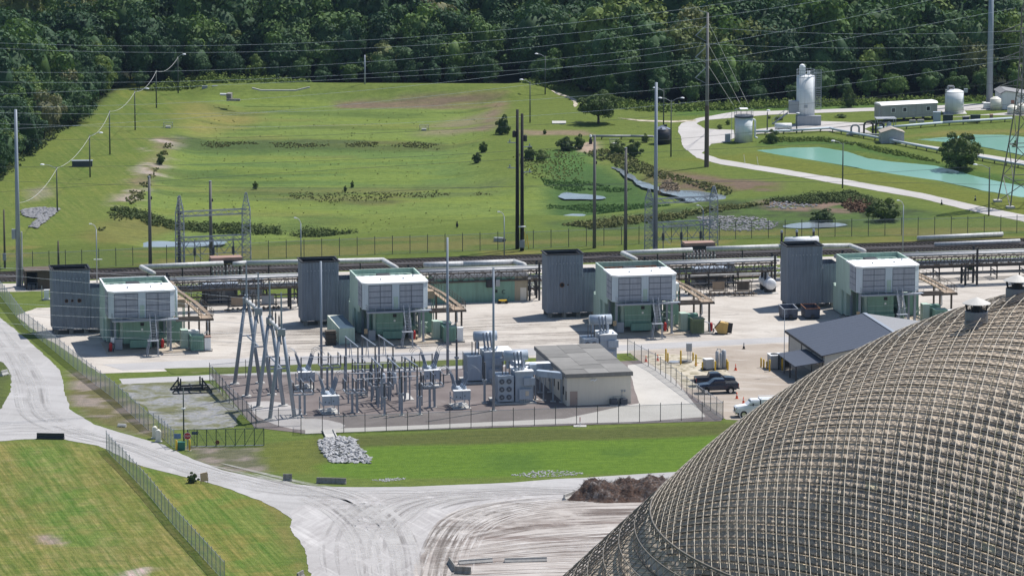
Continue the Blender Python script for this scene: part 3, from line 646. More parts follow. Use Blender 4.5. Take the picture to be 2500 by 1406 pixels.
FRAMED = M('panel_frame_dark', (.12, .135, .165), .6)
def filter_house(k):
    extra = ['with pale mint roof machinery', 'with clean pale roof machinery', 'with rust-red roof machinery', 'with weathered plain side wall'][k]
    t = thing('inlet_filter_house', f'air inlet filter house on stilts {extra}, {ORD[k]} from the haul road', 'filter house', at(k, 0, 0), TH, 'inlet filter houses of the turbine units')
    u0, u1, vf, vb, zb, zt = 6.8, 17.0, -17.3, -4.5, 5.3, 9.4
    c = .8
    # rear body: walls round a sunk roof
    mb = MB()
    mb.box(u0, u0 + .15, -13.2, vb, 4.3, zt); mb.box(u1 - .15, u1, -13.2, vb, 4.3, zt); mb.box(u0 + .15, u1 - .15, vb - .15, vb, 4.3, zt); mb.box(u0 + .15, u1 - .15, -10.6, -10.45, 4.3, zt)
    mb.build('rear_wall', PGREEN, t)
    MB().box(u0 + .15, u1 - .15, -10.45, vb - .15, zt - 1.1, zt - 1.0).build('sunk_roof', GREEN, t)
    mb = MB()
    for u in np.linspace(u0 + 1.0, u1 - 1.0, 7): mb.box(u - .35, u + .35, -9.9, -5.1, zt - .98, zt - .55)
    mb.box(u0 + .8, u1 - .8, -9.0, -8.7, zt - .5, zt - .38); mb.box(u0 + .8, u1 - .8, -6.4, -6.1, zt - .5, zt - .38)
    mb.build('damper', RUST if k == 2 else PGREEN, t)
    mb = MB(); mb.box(10.6, 12.6, -8.3, -6.8, zt - .95, zt - .2); mb.build('fan_motor', DARK, t)
    for a, b in (((u0 + .07, vb, zt + .06), (u0 + .07, -10.6, zt + .06)), ((u1 - .07, vb, zt + .06), (u1 - .07, -10.6, zt + .06)), ((u0, vb - .07, zt + .06), (u1, vb - .07, zt + .06))): MB().bar(a, b, .24, .12).build('parapet', PGREEN if k else WROOF, t)
    # front hood with cut corners
    poly = [(u0, -13.2), (u0, vf + c), (u0 + c, vf), (u1 - c, vf), (u1, vf + c), (u1, -13.2)]
    MB().prism(poly, zb, zt - .12).build('hood', LBLUE, t)
    rp = [(u0 - .12, -10.6), (u0 - .12, vf + c - .05), (u0 + c - .05, vf - .12), (u1 - c + .05, vf - .12), (u1 + .12, vf + c - .05), (u1 + .12, -10.6)]
    MB().prism(rp, zt - .12, zt + .1).build('white_roof', WROOF, t)
    for u, v in ((10, -14.5), (13.6, -14.2), (15.5, -12)): MB().cyl((u, v, zt + .1), (u, v, zt + .3), .12, n=8).build('roof_vent', GALV, t)
    pan = None
    for b0, b1 in ((u0 + c + .05, 11.25), (12.5, u1 - c - .05)):
        MB().box(b0 - .02, b1 + .02, vf - .03, vf, zb + .1, zt - .25).build('panel_frame', FRAMED, t)
        for i in range(2):
            for j in range(4):
                w = (b1 - b0) / 2; h = (zt - .3 - zb - .15) / 4
                MB().box(b0 + i * w + .045, b0 + (i + 1) * w - .045, vf - .10, vf - .03, zb + .15 + j * h + .05, zb + .15 + (j + 1) * h - .05).build('filter_panel', PANEL, t)
    MB().box(11.3, 12.45, vf - .1, vf, zb, zt - .15).build('centre_post', LBLUE, t)
    MB().box(11.55, 12.25, vf - .14, vf - .1, zb + .1, zb + 2.0).build('door', PGREEN, t)
    for i in range(2):
        for j in range(4):
            w = 1.7; h = .98
            MB().box(u0 - .10, u0 - .03, -16.3 + i * w + .07, -16.3 + (i + 1) * w - .07, zb + .12 + j * h + .04, zb + .12 + (j + 1) * h - .06).build('side_louvre', PANEL, t)
    MB().box(u0 - .03, u0 + .02, -16.32, -12.88, zb + .1, zb + 4.0).build('louvre_frame', FRAMED, t)
    # walkway, rails, stair
    MB().box(u0 + .4, u1 + .3, vf - 1.15, vf - .05, zb - .35, zb - .12).build('walkway', GALV, t)
    mb = MB(); railing(mb, [(u0 + .4, vf - .2, zb - .12), (u0 + .4, vf - 1.1, zb - .12), (12.6, vf - 1.1, zb - .12)]); railing(mb, [(14.0, vf - 1.1, zb - .12), (u1 + .3, vf - 1.1, zb - .12)]); mb.build('handrail', GALV, t)
    mb = MB(); mr = MB()
    stair(mb, (13.3, vf - 1.15, zb - .2), (13.3, vf - 3.2, 2.5), .85, (1, 0, 0), 11, True, mr)
    stair(mb, (12.6, vf - 3.7, 2.4), (12.0, vf - 4.0, .1), .75, (0, 1, 0), 8, True, mr)
    mb.build('stair_flight', GALV, t); mr.build('stair_rail', GALV, t)
    MB().box(12.2, 13.9, vf - 4.2, vf - 3.2, 2.38, 2.46).build('landing', GALV, t)
    for u, v in ((12.3, vf - 4.1), (13.8, vf - 4.1), (13.8, vf - 3.3)): MB().bar((u, v, 0), (u, v, 2.4), .12).build('stair_post', GALV, t)
    MB().box(11.4, 14.0, vf - 4.4, vf - 3.9, 0, .14).build('stair_footing', CONC, t)
    for u, v in ((8.0, -14.4), (16.2, -17.2), (16.2, -13.8), (8.0, -9.5), (16.2, -9.5), (14.6, -13.8)):
        MB().bar((u, v, .15), (u, v, zb - .05), .34).build('leg', MAST if v > -15 else GALV, t)
        MB().box(u - .35, u + .35, v - .35, v + .35, 0, .16).build('leg_footing', CONC, t)
    MB().box(u0 + .3, u1 - .3, -13.0, -12.7, zb - .5, zb - .05).build('cross_beam', GREEN, t)
    return t

def enclosure(k):
    num = {2: '5', 3: '6'}.get(k)
    extra = ['beside the wheeled extinguisher', 'next to the mint shipping container', 'numbered five', 'numbered six'][k]
    t = thing('turbine_enclosure', f'green steel turbine enclosure under the filter house, {extra}', 'enclosure', at(k, 0, 0), TH, 'turbine enclosures')
    MB().box(9.3, 13.5, -14.6, -9.2, .9, 4.5).build('front_casing', GREEN, t)
    MB().box(9.2, 13.6, -14.7, -9.1, 4.5, 4.62).build('casing_roof', DARK, t)
    MB().box(10.2, 13.5, -15.3, -14.62, .35, 1.5).build('base_skid', GREEN, t)
    mb = MB()
    for z in (1.9, 2.7): mb.box(9.28, 13.52, -14.64, -14.6, z, z + .06)
    mb.build('weld_seam', PGREEN, t)
    MB().box(11.9, 12.45, -14.68, -14.6, 3.6, 4.1).build('louvre', DARK, t)
    MB().box(12.0, 12.3, -14.66, -14.6, 2.9, 3.2).build('notice', WROOF, t)
    MB().box(7.3, 9.2, -9.0, -1.0, .3, 4.25).build('rear_casing', PGREEN, t)
    MB().box(7.0, 7.28, -7.2, -2.2, .2, 4.2).build('side_door', PGREEN, t)
    MB().box(9.3, 16.4, -9.0, -1.0, .3, 4.1).build('generator_casing', GREEN, t)
    for v in (-12.5, -11.0): MB().box(8.55, 8.8, v, v + .3, .1, 4.2).build('column', GREEN, t)
    mb = MB()
    for i in range(5): mb.box(8.9 - .05, 9.3, -14.2 + i * 1.0, -14.1 + i * 1.0, .9, 4.5)
    mb.build('stiffener', PGREEN, t)
    MB().box(14.6, 15.7, -13.4, -9.3, .2, 1.9).build('lube_tank', GREEN, t)
    mb = MB(); rr = random.Random(5 + k)
    for i in range(16):
        u = 14.2 + rr.random() * 4.0; v = -13.6 + rr.random() * 4.2; z = .5 + rr.random() * 2.0
        mb.cyl((u, v, z), (u + rr.uniform(-.9, .9), v + rr.uniform(-.3, .3), z + rr.uniform(-.1, .5)), .07, n=6)
        mb.cyl((u, v, 0), (u, v, z), .06, n=6)
        if i % 3 == 0: mb.lathe((u, v, z), ((.05, -.2), (.2, -.12), (.2, .12), (.05, .2)), 8)
    mb.build('pipework', PGREEN, t)['kind'] = 'stuff'
    MB().box(16.9, 18.9, -10.2, -8.2, .2, 3.6).build('oil_cooler', GREEN, t)
    if num:
        number(num, 1.5, t, (9.27, -12.9, 2.3), (math.pi / 2, 0, -math.pi / 2), BLACK)
    MB().box(7.9, 9.0, -15.4, -14.9, .15, 1.75).build('gauge_cabinet', GREYBOX, t)
    MB().box(7.2, 7.75, -15.6, -15.54, 1.3, 2.1).build('warning_sign', PLY if k else WROOF, t); MB().cyl((7.5, -15.5, 0), (7.5, -15.5, 1.4), .04, n=6).build('sign_post', GALV, t)
    MB().box(6.4, 19.5, -18.6, -8.0, .02, .1).build('slab', M('oil_stained_slab', (.40, .34, .27), .9, 0, .2, .8), t)
    return t

def walkway(k):
    t = thing('cable_walkway', f'rusty brown elevated cable walkway stepping down beside the {ORD[k]} filter house from the haul road', 'walkway', at(k, 0, 0), TH, 'cable walkways beside the filter houses')
    pts = [(19.2, 16.5, 5.2), (19.3, -1.1, 7.3), (21.2, -11.3, 5.6), (21.4, -17.9, 5.0)]
    pts = [(19.0, 14.5, 5.3), (19.1, 6.0, 5.3), (20.4, -6.0, 5.4), (21.4, -16.2, 5.0)]
    for o_, m_ in ((0, DECK), (1.15, DECK)):
        mb = MB()
        for p, q in zip(pts[:-1], pts[1:]): mb.bar(Vector(p) + Vector((o_, 0, 0)), Vector(q) + Vector((o_, 0, 0)), .62, .16)
        mb.build('cable_tray', m_, t)
    mb = MB()
    for o_ in (-.42, 1.6): railing(mb, [Vector(p) + Vector((o_, 0, .1)) for p in pts], .95)
    mb.build('handrail', BROWN, t)
    mb = MB()
    for v in (-19.0, -17.6, -16.6): mb.bar((16.9, v, 5.0), (22.6, v, 5.0), .22, .3)
    mb.bar((22.5, -19.2, 5.0), (22.5, -16.0, 5.0), .22, .3); mb.bar((17.0, -19.2, 5.0), (17.0, -16.0, 5.0), .22, .3)
    mb.build('platform_beam', BROWN, t)
    MB().box(20.6, 22.4, -18.9, -16.2, 5.12, 5.2).build('platform', DECK, t)
    mb = MB(); railing(mb, [(22.5, -16.0, 5.15), (22.5, -19.1, 5.15), (19.0, -19.1, 5.15)]); mb.build('platform_rail', BROWN, t)
    for u, v in ((22.2, -17.2), (21.6, -9.5), (20.9, -2.5), (19.4, 6.0), (22.9, -8.6)):
        MB().bar((u, v, .1), (u, v, 5.0), .26).build('post', BROWN, t); MB().box(u - .4, u + .4, v - .4, v + .4, 0, .14).build('post_footing', CONCD, t)
    mb = MB(); mb.path([(22.6, -9.0, 4.6), (22.9, -9.4, 4.4), (23.0, -9.4, 1.6), (22.4, -9.5, 1.1)], .09); mb.build('drop_pipe', GALV, t)
    return t

def gooseneck(k):
    t = thing('gooseneck_vent', f'pale gooseneck vent pipe beside the {ORD[k]} filter house from the haul road', 'vent pipe', at(k, 18.1, -9.4), TH, 'gooseneck vents')
    pts = [(0, 0, 3.4), (0, 0, 8.1)] + [(-.55 + .55 * math.cos(a), 0, 8.1 + .55 * math.sin(a)) for a in np.linspace(0, math.pi, 8)][1:] + [(-1.1, 0, 7.6)]
    mb = MB(); mb.path(pts, .2, 8); mb.build('pipe', LBLUE, t, True)
    MB().box(-.4, .4, -.4, .4, 0, 3.4).build('stand', GREEN, t)
    b = MB().box(-1.3, 1.6, 2.0, 3.8, 5.0, 6.2); b.build('hopper_box', WROOF if k == 2 else DECK, t)
    for u in (-1.2, 1.5):
        for v in (2.1, 3.7): MB().bar((u, v, 0), (u, v, 5.0), .14).build('leg', GREEN, t)

def cabinets(k):
    t = thing('auxiliary_transformer', f'{["mint", "mint", "mint", "mint"][k]} green cabinet transformer on a slab, {ORD[k]} from the haul road', 'transformer', at(k, 18.0, -15.6), TH, 'green auxiliary transformers')
    MB().box(0, 1.1, -.2, 1.4, .15, 2.9).build('cabinet', PGREEN, t); MB().box(1.15, 2.9, .2, 1.4, .15, 2.7).build('tank', WROOF if k == 0 else GREEN, t)
    for i in range(7): MB().box(1.25 + i * .23, 1.33 + i * .23, -.35, .18, .4, 2.3).build('cooling_fin', GREEN, t)
    MB().box(-.3, 3.2, -.6, 1.7, 0, .15).build('slab', CONC, t)
    t2 = thing('switchgear_cabinet', [f'green louvred cabinet with an orange-topped white box beside it', 'green louvred cabinet with a plain white box beside it', 'olive drab lidded transformer box with grey pipes', 'green louvred cabinet half hidden behind the dome'][k], 'cabinet', at(k, 19.2, -18.6), TH, 'small cabinets by the walkways')
    m_ = OLIVE if k == 2 else GREEN
    MB().box(0, 1.9, 0, 1.5, .2, 2.35).build('body', m_, t2); MB().box(-.1, 2.0, -.1, 1.6, 2.35, 2.5).build('lid', m_, t2)
    for i in range(6): MB().box(.2 + i * .27, .28 + i * .27, -.14, -.01, .5, 2.1).build('louvre', m_, t2)
    MB().box(-.3, 3.2, -.3, 1.8, 0, .2).build('plinth', CONCD, t2)
    if k != 2:
        MB().box(2.05, 3.0, .1, 1.3, .2, 2.1).build('side_box', PGREEN if k == 3 else WROOF, t2); MB().box(2.0, 3.05, .05, 1.35, 2.1, 2.3).build('side_lid', REDBR if k == 0 else WROOF, t2)
    else:
        mb = MB(); mb.path([(2.0, .4, 2.0), (2.8, .4, 1.7), (2.9, .3, .2)], .08); mb.build('conduit', GALV, t2)
def extinguisher(k, u, v, lab):
    t = thing('fire_extinguisher_cart', lab, 'extinguisher', at(k, u, v), TH, 'wheeled fire extinguishers')
    MB().lathe((0, 0, .15), ((.02, 0), (.26, .05), (.28, 1.0), (.2, 1.25), (.05, 1.4)), 12).build('bottle', RED, t, True)
    for s in (-.38, .38): MB().cyl((s, 0, .3), (s + .08, 0, .3), .3, n=14).build('wheel', RUBBER, t)
    mb = MB(); mb.path([(-.25, .2, .4), (-.25, .3, 1.5), (.25, .3, 1.5), (.25, .2, .4)], .03); mb.build('handle', DARK, t)
    mb = MB(); mb.path([(.2, -.1, 1.4), (.6, -.2, 1.2), (.5, -.2, .6)], .04); mb.build('hose', RUBBER, t)
for k in range(4):
    exhaust_stack(k); filter_house(k); enclosure(k); walkway(k); gooseneck(k); cabinets(k)
extinguisher(0, 7.1, -16.4, 'red wheeled extinguisher by the sign at the first green enclosure')
extinguisher(0, 15.2, -14.9, 'red wheeled extinguisher behind the leg of the first filter house')
extinguisher(1, 15.1, -15.2, 'bright red wheeled extinguisher by the stair of the second filter house')
extinguisher(2, 22.6, -16.9, 'red wheeled extinguisher near the yellow tipped hopper')
extinguisher(2, 15.6, -15.3, 'red extinguisher strapped by the third filter house leg')

# loose things in the unit yard
def container():
    p = W(828, 842); t = thing('shipping_container', 'pale mint shipping container with a tarp patch on its roof', 'container', p, TH)
    L, w, h = 11.6, 2.44, 2.6
    mb = MB(); corr(mb, (0, 0), (w, 0), .1, h, .3, .04); mb.build('door_end', PGREEN, t)
    mb = MB(); corr(mb, (0, L), (0, 0), .1, h, .3, .05); corr(mb, (w, 0), (w, L), .1, h, .3, .05); corr(mb, (w, L), (0, L), .1, h, .3, .05); mb.build('side_wall', PGREEN, t)
    MB().box(.02, w - .02, .02, L - .02, h - .06, h).build('roof', M('container_roof', (.68, .70, .62), .6, 0, .08), t)
    MB().prism([(1.5, 3.0), (w - .03, .4), (w - .03, L - .3), (1.5, L - .3)], h + .005, h + .03).build('tarp', M('tarp', (.13, .17, .20), .7), t)
    for x in (.3, .9, 1.5, 2.1): MB().cyl((x, -.07, .2), (x, -.07, h - .1), .025, n=6).build('lock_rod', PGREEN, t)
    for x in (0, w - .1):
        for y in (0, L - .1): MB().box(x, x + .1, y - .01, y + .11, 0, h + .01).build('corner_post', PGREEN, t)
    p = W(808, 842); t = thing('pallet_stack', 'stack of dark weathered pallets beside the mint container', 'pallets', p, TH + .05)
    for i in range(9):
        a = random.uniform(-.08, .08)
        MB().box(-.8 + a, .8 + a, -.6, .6, i * .26 + .14, i * .26 + .2).build('pallet', WOOD if i % 3 else DARK, t)
        for s in (-.5, 0, .45): MB().box(-.78 + a, .78 + a, s, s + .1, i * .26, i * .26 + .14).build('runner', WOOD, t)
container()
def skip(px, lab, rusty):
    p = W(*px); t = thing('waste_skip', lab, 'skip', p, TH - R(4), 'waste skips in front of the fourth stack')
    prof = [(0, .35), (.35, .1), (3.6, .1), (4.2, .9), (4.2, 1.75), (-.2, 1.75)]
    w = 2.3; mbl = M('skip_blue', (.045, .06, .10), .6, 0, .2, 1.2, streak=.4)
    mb = MB()
    for s in (-w / 2, w / 2 - .06): mb.slab(prof, 0, s, s + .06)
    mb.box(-w / 2 + .06, w / 2 - .06, .35, 3.6, .1, .16)
    mb.hexa([(-w / 2 + .06, 0, .35), (w / 2 - .06, 0, .35), (w / 2 - .06, -.2, 1.75), (-w / 2 + .06, -.2, 1.75), (-w / 2 + .06, .06, .35), (w / 2 - .06, .06, .35), (w / 2 - .06, -.14, 1.75), (-w / 2 + .06, -.14, 1.75)])
    mb.box(-w / 2 + .06, w / 2 - .06, 4.14, 4.2, .9, 1.75)
    mb.build('body', mbl, t)
    mb = MB()
    for a, b in (((-w / 2, -.2), (-w / 2, 4.2)), ((w / 2, -.2), (w / 2, 4.2)), ((-w / 2, -.2), (w / 2, -.2)), ((-w / 2, 4.2), (w / 2, 4.2))): mb.bar((*a, 1.78), (*b, 1.78), .14, .1)
    mb.build('rim', RUST if rusty else GALV, t)
    MB().box(-w / 2 + .1, w / 2 - .1, .1, 4.0, .9, 1.0).build('contents', RUST if rusty else GREYBOX, t)
    MB().box(-.25, .25, -.3, -.1, .3, .8).build('hook_pocket', DARK, t)
skip((1930, 781), 'dark blue waste skip full of grey scrap', False); skip((1984, 780), 'dark blue waste skip with rusty rim and inside', True)
p = W(1762, 815); t = thing('tipped_hopper', 'yellow steel hopper tipped over on its corner', 'hopper', p, R(-8))
mb = MB(); mb.slab([(-.5, .15), (.55, .0), (.85, .25), (1.05, 1.75), (-.2, 1.95), (-1.05, 1.0)], 1, -.6, .6); mb.build('bin', CREAMY, t)
mb = MB(); mb.bar((-1.12, 0, .95), (-.25, 0, 2.02), 1.3, .1); mb.bar((.9, 0, .2), (1.12, 0, 1.8), 1.3, .1); mb.build('rim', DARK, t)
MB().box(-1.1, .9, -.7, .7, 0, .12).build('skid', DARK, t)
p = W(92, 706); t = thing('brown_shed', 'small brown open-fronted shed by the grey steel pole', 'shed', p, TH)
MB().box(-1.9, -1.75, 0, 3.6, 0, 2.9).build('wall', M('brown_panel', (.10, .075, .055), .8, 0, .15, streak=.4), t); MB().box(.0, 2.6, 0, 3.4, 0, 2.9).build('store_room', MATS['brown_panel'], t)
MB().box(-1.75, .0, 3.3, 3.5, 0, 2.9).build('back_wall', DARK, t); MB().box(-2.1, 2.8, -.3, 3.8, 2.9, 3.15).build('roof', MATS['brown_panel'], t)
mb = MB(); railing(mb, [(-1.6, -.2, 0), (-.1, -.2, 0)]); mb.build('rail', GALV, t)
for i, (dx, dz) in enumerate(((-1.4, .5), (-.8, .4))): MB().lathe((dx, -.7, 0), ((.3, 0), (.33, .4), (.3, .85)), 12).build('drum', XDARK, t)
for (x, y), lab in (((140, 735), 'white cabinet standing before the first stack'),):
    t = thing('meter_cabinet', lab, 'cabinet', W(113, 733), TH); MB().box(-.3, .5, 0, .6, .2, 1.7).build('body', WROOF, t); MB().box(-.5, .7, -.2, .8, 0, .2).build('base', CONC, t); MB().cyl((-.7, 0, 0), (-.7, 0, 2.4), .06, n=6).build('stand_pipe', GALV, t)

# ---------------------------------------------------------------- pipe racks behind the units
def pipe_rack(lab, x0, x1, v0=16.2, post_us=(), k=2):
    """x0, x1: along the row from unit 3's stack"""
    t = thing('pipe_rack', lab, 'pipe rack', UV(x0, v0), TH, 'pipe racks behind the units')
    L = x1 - x0; w = 2.2; zl, zh = 3.5, 4.9
    for v in (0, w):
        for z in (zl, zh): MB().bar((0, v, z), (L, v, z), .2, .24).build('chord', BROWN, t)
    mb = MB(); n = int(L / 1.25)
    for i in range(n):
        a, b = L * i / n, L * (i + 1) / n
        for v in (0, w):
            mb.bar((a, v, zl), (a, v, zh), .09); mb.bar((a, v, zl if i % 2 else zh), (b, v, zh if i % 2 else zl), .08)
        mb.bar((a, 0, zl), (a, w, zl), .1)
    mb.build('truss_web', BROWN, t)
    for v, z, r, m_ in ((.25, zh + .35, .17, PIPEG), (.75, zh + .38, .2, PIPE), (1.3, zh + .35, .16, BROWN), (1.85, zh + .42, .24, PIPEG), (.5, zl + .3, .14, PIPEG), (1.0, zl + .3, .16, BROWN), (1.6, zl + .32, .18, PIPE)):
        MB().cyl((-.5, v, z), (L + .5, v, z), r, n=10).build('pipe', m_, t, True)
    for u in post_us:
        for v in (0, w):
            MB().bar((u - x0, v, 0), (u - x0, v, zh + 1.4 if u in (post_us[0], post_us[-1]) else zl), .3).build('post', DARK, t)
        mb = MB(); mb.bar((u - x0, 0, .5), (u - x0, w, 3.2), .08); mb.bar((u - x0, w, .5), (u - x0, 0, 3.2), .08); mb.build('post_brace', DARK, t)
    return t
d = [loc_of(O3, UNITS[k])[0] for k in range(4)]
pipe_rack('brown lattice pipe rack between the first filter house and the second stack', d[0] + 19, d[1] + 2.3, 16.2, (d[0] + 20, d[0] + 26, d[1] + .4, d[1] + 2.0))
pipe_rack('brown lattice pipe rack in front of the green control building', d[1] + 19, d[2] + 2.3, 16.2, (d[1] + 20, d[2] + .4, d[2] + 2.0))
pipe_rack('brown lattice pipe rack between the third filter house and the fourth stack', d[2] + 19, d[3] + 2.3, 16.2, (d[2] + 20, d[2] + 27, d[3] + .4, d[3] + 2.0))
pipe_rack('brown lattice pipe rack running off behind the dome', d[3] + 13, d[3] + 60, 16.2, (d[3] + 14, d[3] + 20, d[3] + 34.5, d[3] + 36.5))
# white header pipes with their elbows, red-topped coolers
def header(lab, px, zs, r=.42, m_=PIPE, stands=()):
    P = [W(x, y, z) for (x, y), z in zip(px, zs)]
    t = thing('header_pipe', lab, 'pipe', P[0]); o = Vector(P[0])
    mb = MB(); mb.path([p - o for p in P], r, 12)
    for p in P[1:-1]: mb.lathe(p - o, ((.02, -r), (r * .7, -r * .7), (r, 0), (r * .7, r * .7), (.02, r)), 12)
    mb.build('pipe', m_, t, True)
    for p, q in zip(P[:-1], P[1:]):
        n = max(1, int((q - p).length / 7))
        for i in range(n):
            c = p.lerp(q, (i + .5) / n) - o; MB().bar((c.x, c.y, -o.z), (c.x, c.y, c.z - r), .2).build('stand', DARK, t)
    return t
header('white header pipe with an elbow behind the first filter house', [(375, 668), (345, 652), (545, 643)], [3.6, 3.6, 3.6])
header('white header pipe running on to the second stack', [(570, 645), (600, 642), (935, 635), (968, 655)], [3.6, 3.6, 3.6, 3.6])
header('white header pipe with an elbow behind the third filter house', [(1552, 634), (1520, 618), (1690, 610)], [3.6, 3.6, 3.6])
header('white header pipe running behind the fourth stack to an elbow', [(1725, 608), (1900, 602), (2075, 600), (2110, 614)], [3.6, 3.6, 3.6, 3.6])
header('long grey-topped pipe over the green control building', [(1035, 648), (1130, 645), (1255, 640), (1280, 648)], [4.6, 4.6, 4.6, 4.6], .5, PIPE)
header('white pipe lying on the grass by the chain-link fence', [(2240, 582), (2448, 572)], [.5, .5], .42)
header('white pipe lying along the railway', [(2282, 597), (2490, 588)], [.5, .5], .34)
def cooler(lab, x, y):
    p = W(x, y, 0); t = thing('fuel_gas_cooler', lab, 'cooler', p, TH, 'coolers with red-brown covers')
    MB().box(-2.6, 2.6, -1.2, 1.2, 3.9, 4.4).build('cover', REDBR, t); MB().box(-2.7, 2.7, -1.3, 1.3, 3.4, 3.9).build('plenum', DARK, t)
    mb = MB()
    for i in range(9):
        u = -2.4 + i * .6
        mb.path([(u, -1.4, 3.2), (u, -1.7, 2.9), (u, -1.7, 1.6), (u + .25, -1.5, 1.3)], .09); mb.lathe((u, -1.7, 2.2), ((.05, -.2), (.22, -.1), (.22, .1), (.05, .2)), 8)
    mb.build('manifold', PIPEG, t)
    for u in (-2.4, 0, 2.4):
        for v in (-1.1, 1.1): MB().bar((u, v, 0), (u, v, 3.4), .2).build('leg', DARK, t)
    MB().cyl((-3.0, -1.9, 1.2), (3.0, -1.9, 1.2), .22, n=10).build('collector', PIPE, t, True)
cooler('gas cooler with red-brown cover behind the first pipe rack', 552, 690)
cooler('gas cooler with red-brown cover behind the third pipe rack', 1705, 653)
# low pipe bundles on sleepers behind the racks
def pipe_bundle(lab, x0, x1, v0, n, seed):
    t = thing('pipe_bundle', lab, 'pipes', UV(x0, v0), TH, 'low pipe bundles'); r = random.Random(seed); L = x1 - x0; v = 0
    for i in range(n):
        rad = r.choice((.1, .14, .18, .24)); z = r.choice((.9, 1.5, 2.3, 2.9)); m_ = r.choice((BROWN, PIPEG, DARK, PIPEG, PIPE)); MB().cyl((r.uniform(0, 2), v, z), (L - r.uniform(0, 3), v, z), rad, n=8).build('pipe', m_, t, True); v += .45
    for i in range(int(L / 5) + 1):
        u = min(i * 5.0 + .5, L); MB().bar((u, -.3, 0), (u, -.3, 3.1), .18).build('post', DARK, t); MB().bar((u, v, 0), (u, v, 3.1), .18).build('post', DARK, t)
        for z in (.7, 1.3, 2.1, 2.7): MB().bar((u, -.3, z), (u, v, z), .12).build('crossbar', DARK, t)
    mb = MB()
    for i in range(int(L / 3)): u = r.uniform(1, L - 1); vv = r.uniform(0, v); z = r.uniform(2.6, 4.6); mb.path([(u, vv, .9), (u, vv, z), (u + .3, vv, z + .25), (u + .6, vv, z)], .06)
    mb.build('risers', PIPEG, t)['kind'] = 'stuff'
for k_, lab in ((0, 'first'), (1, 'second'), (2, 'third'), (3, 'last')): pipe_bundle(f'low bundle of dull pipes on dark posts behind the {lab} pipe rack', d[k_] + 16, (d[k_ + 1] if k_ < 3 else d[3] + 58) + 6, 21.5, 7, k_ + 3)
# process skids under the racks
def skid(lab, x, y, w, d_, h, m_, seed):
    p = W(x, y); t = thing('process_skid', lab, 'skid', p, TH, 'process skids beneath the racks'); r = random.Random(seed)
    MB().box(-w / 2, w / 2, 0, d_, .3, h).build('enclosure', m_, t); MB().box(-w / 2 - .15, w / 2 + .15, -.15, d_ + .15, h, h + .12).build('lid', GALV, t)
    for i in range(3): u = -w / 2 + (i + .5) * w / 3; MB().box(u - w / 8, u + w / 8, -.05, 0, .6, h - .4).build('panel', GREYBOX if i % 2 else m_, t)
    mb = MB()
    for i in range(8): u = r.uniform(-w / 2 - 1.5, w / 2 + 1.5); mb.path([(u, -.6, 0), (u, -.6, r.uniform(.8, h)), (u + r.uniform(-1, 1), -.6, r.uniform(.8, h))], .06)
    mb.build('pipework', DARK, t)['kind'] = 'stuff'; MB().box(-w / 2 - .3, w / 2 + .3, -1.0, d_ + .3, 0, .3).build('base', CONCD, t)
STEELP = M('weathered_panel', (.17, .19, .22), .6, .1, .2, 1.2, streak=.4)
skid('dark panelled process skid beneath the first pipe rack', 540, 742, 5.4, 3, 3.2, STEELP, 1)
skid('dark panelled process skid beneath the third pipe rack', 1735, 700, 5.2, 3, 3.0, STEELP, 2)
skid('grey panelled skid beside the first pipe rack post', 618, 728, 3.2, 2.4, 3.0, STEELP, 4)
skid('pale grey skid beside the third pipe rack post', 1772, 692, 2.8, 2.4, 3.2, GREYBOX, 5)
def frame_box(lab, x, y, m_):
    p = W(x, y); t = thing('valve_frame', lab, 'frame', p, TH, 'valve frames at the yard edge')
    MB().box(-1.0, 1.0, .2, .4, .9, 2.3).build('board', m_, t)
    for u in (-1.4, 1.3):
        for v in (-.3, .9): MB().bar((u, v, 0), (u, v, 2.4), .09).build('post', DARK, t)
    mb = MB(); mb.path([(-2.2, -.4, .35), (2.2, -.4, .35)], .12); mb.path([(-1.5, .1, .8), (1.5, .1, .8)], .1); mb.path([(-1.4, -.3, 2.4), (1.3, -.3, 2.4), (1.3, .9, 2.4), (-1.4, .9, 2.4), (-1.4, -.3, 2.4)], .05)
    for i in range(5): mb.lathe((-1.6 + i * .8, -.4, .4), ((.05, -.25), (.25, -.1), (.25, .1), (.05, .3)), 8)
    mb.build('valve_pipework', BROWN, t)
for lab, x, y, m_ in (('valve frame with rusty tan board by the first pipe rack', 580, 760, DECK), ('open valve frame with pale board between first rack and second stack', 655, 756, GREYBOX), ('valve frame with tan board nearest the third cable walkway', 1755, 722, DECK), ('valve frame with brown board beside the shiny horizontal tank', 1815, 722, BROWN)): frame_box(lab, x, y, m_)
p = W(1882, 717); t = thing('horizontal_tank', 'shiny white horizontal tank on saddles before the fourth stack', 'tank', p, TH)
mb = MB(); pr = [(.05, -.25), (.7, -.12), (.95, .15), (.95, 4.6), (.7, 4.9), (.05, 5.0)]
mb.lathe((0, 0, 0), pr, 20); mb.v = [(x, z, 1.55 + y) for x, y, z in mb.v]; mb.build('shell', TANKW, t, True)
for v in (.8, 3.8): MB().box(-.8, .8, v, v + .3, 0, 1.1).build('saddle', DARK, t)
MB().box(-.5, .5, 3.4, 4.6, 2.4, 3.6).build('valve_box', TANKW, t); MB().box(-1.2, 1.2, -.4, 5.2, 0, .1).build('slab', CONC, t)
p = W(1960, 590, 6.0) ; t = thing('white_drum_tank', 'white horizontal drum above the fourth stack on dark posts', 'tank', (p.x, p.y, 0), TH)
MB().cyl((-3.0, 0, 6.0), (2.6, 0, 6.0), .85, n=20).build('shell', TANKW, t, True)
for u in (-3.6, -1.0, 1.9): MB().bar((u, .2, 0), (u, .2, 7.6), .3).build('post', DARK, t); MB().lathe((u, .2, 7.6), ((.2, 0), (.25, .1), (.2, .4)), 10).build('post_cap', GALV, t)
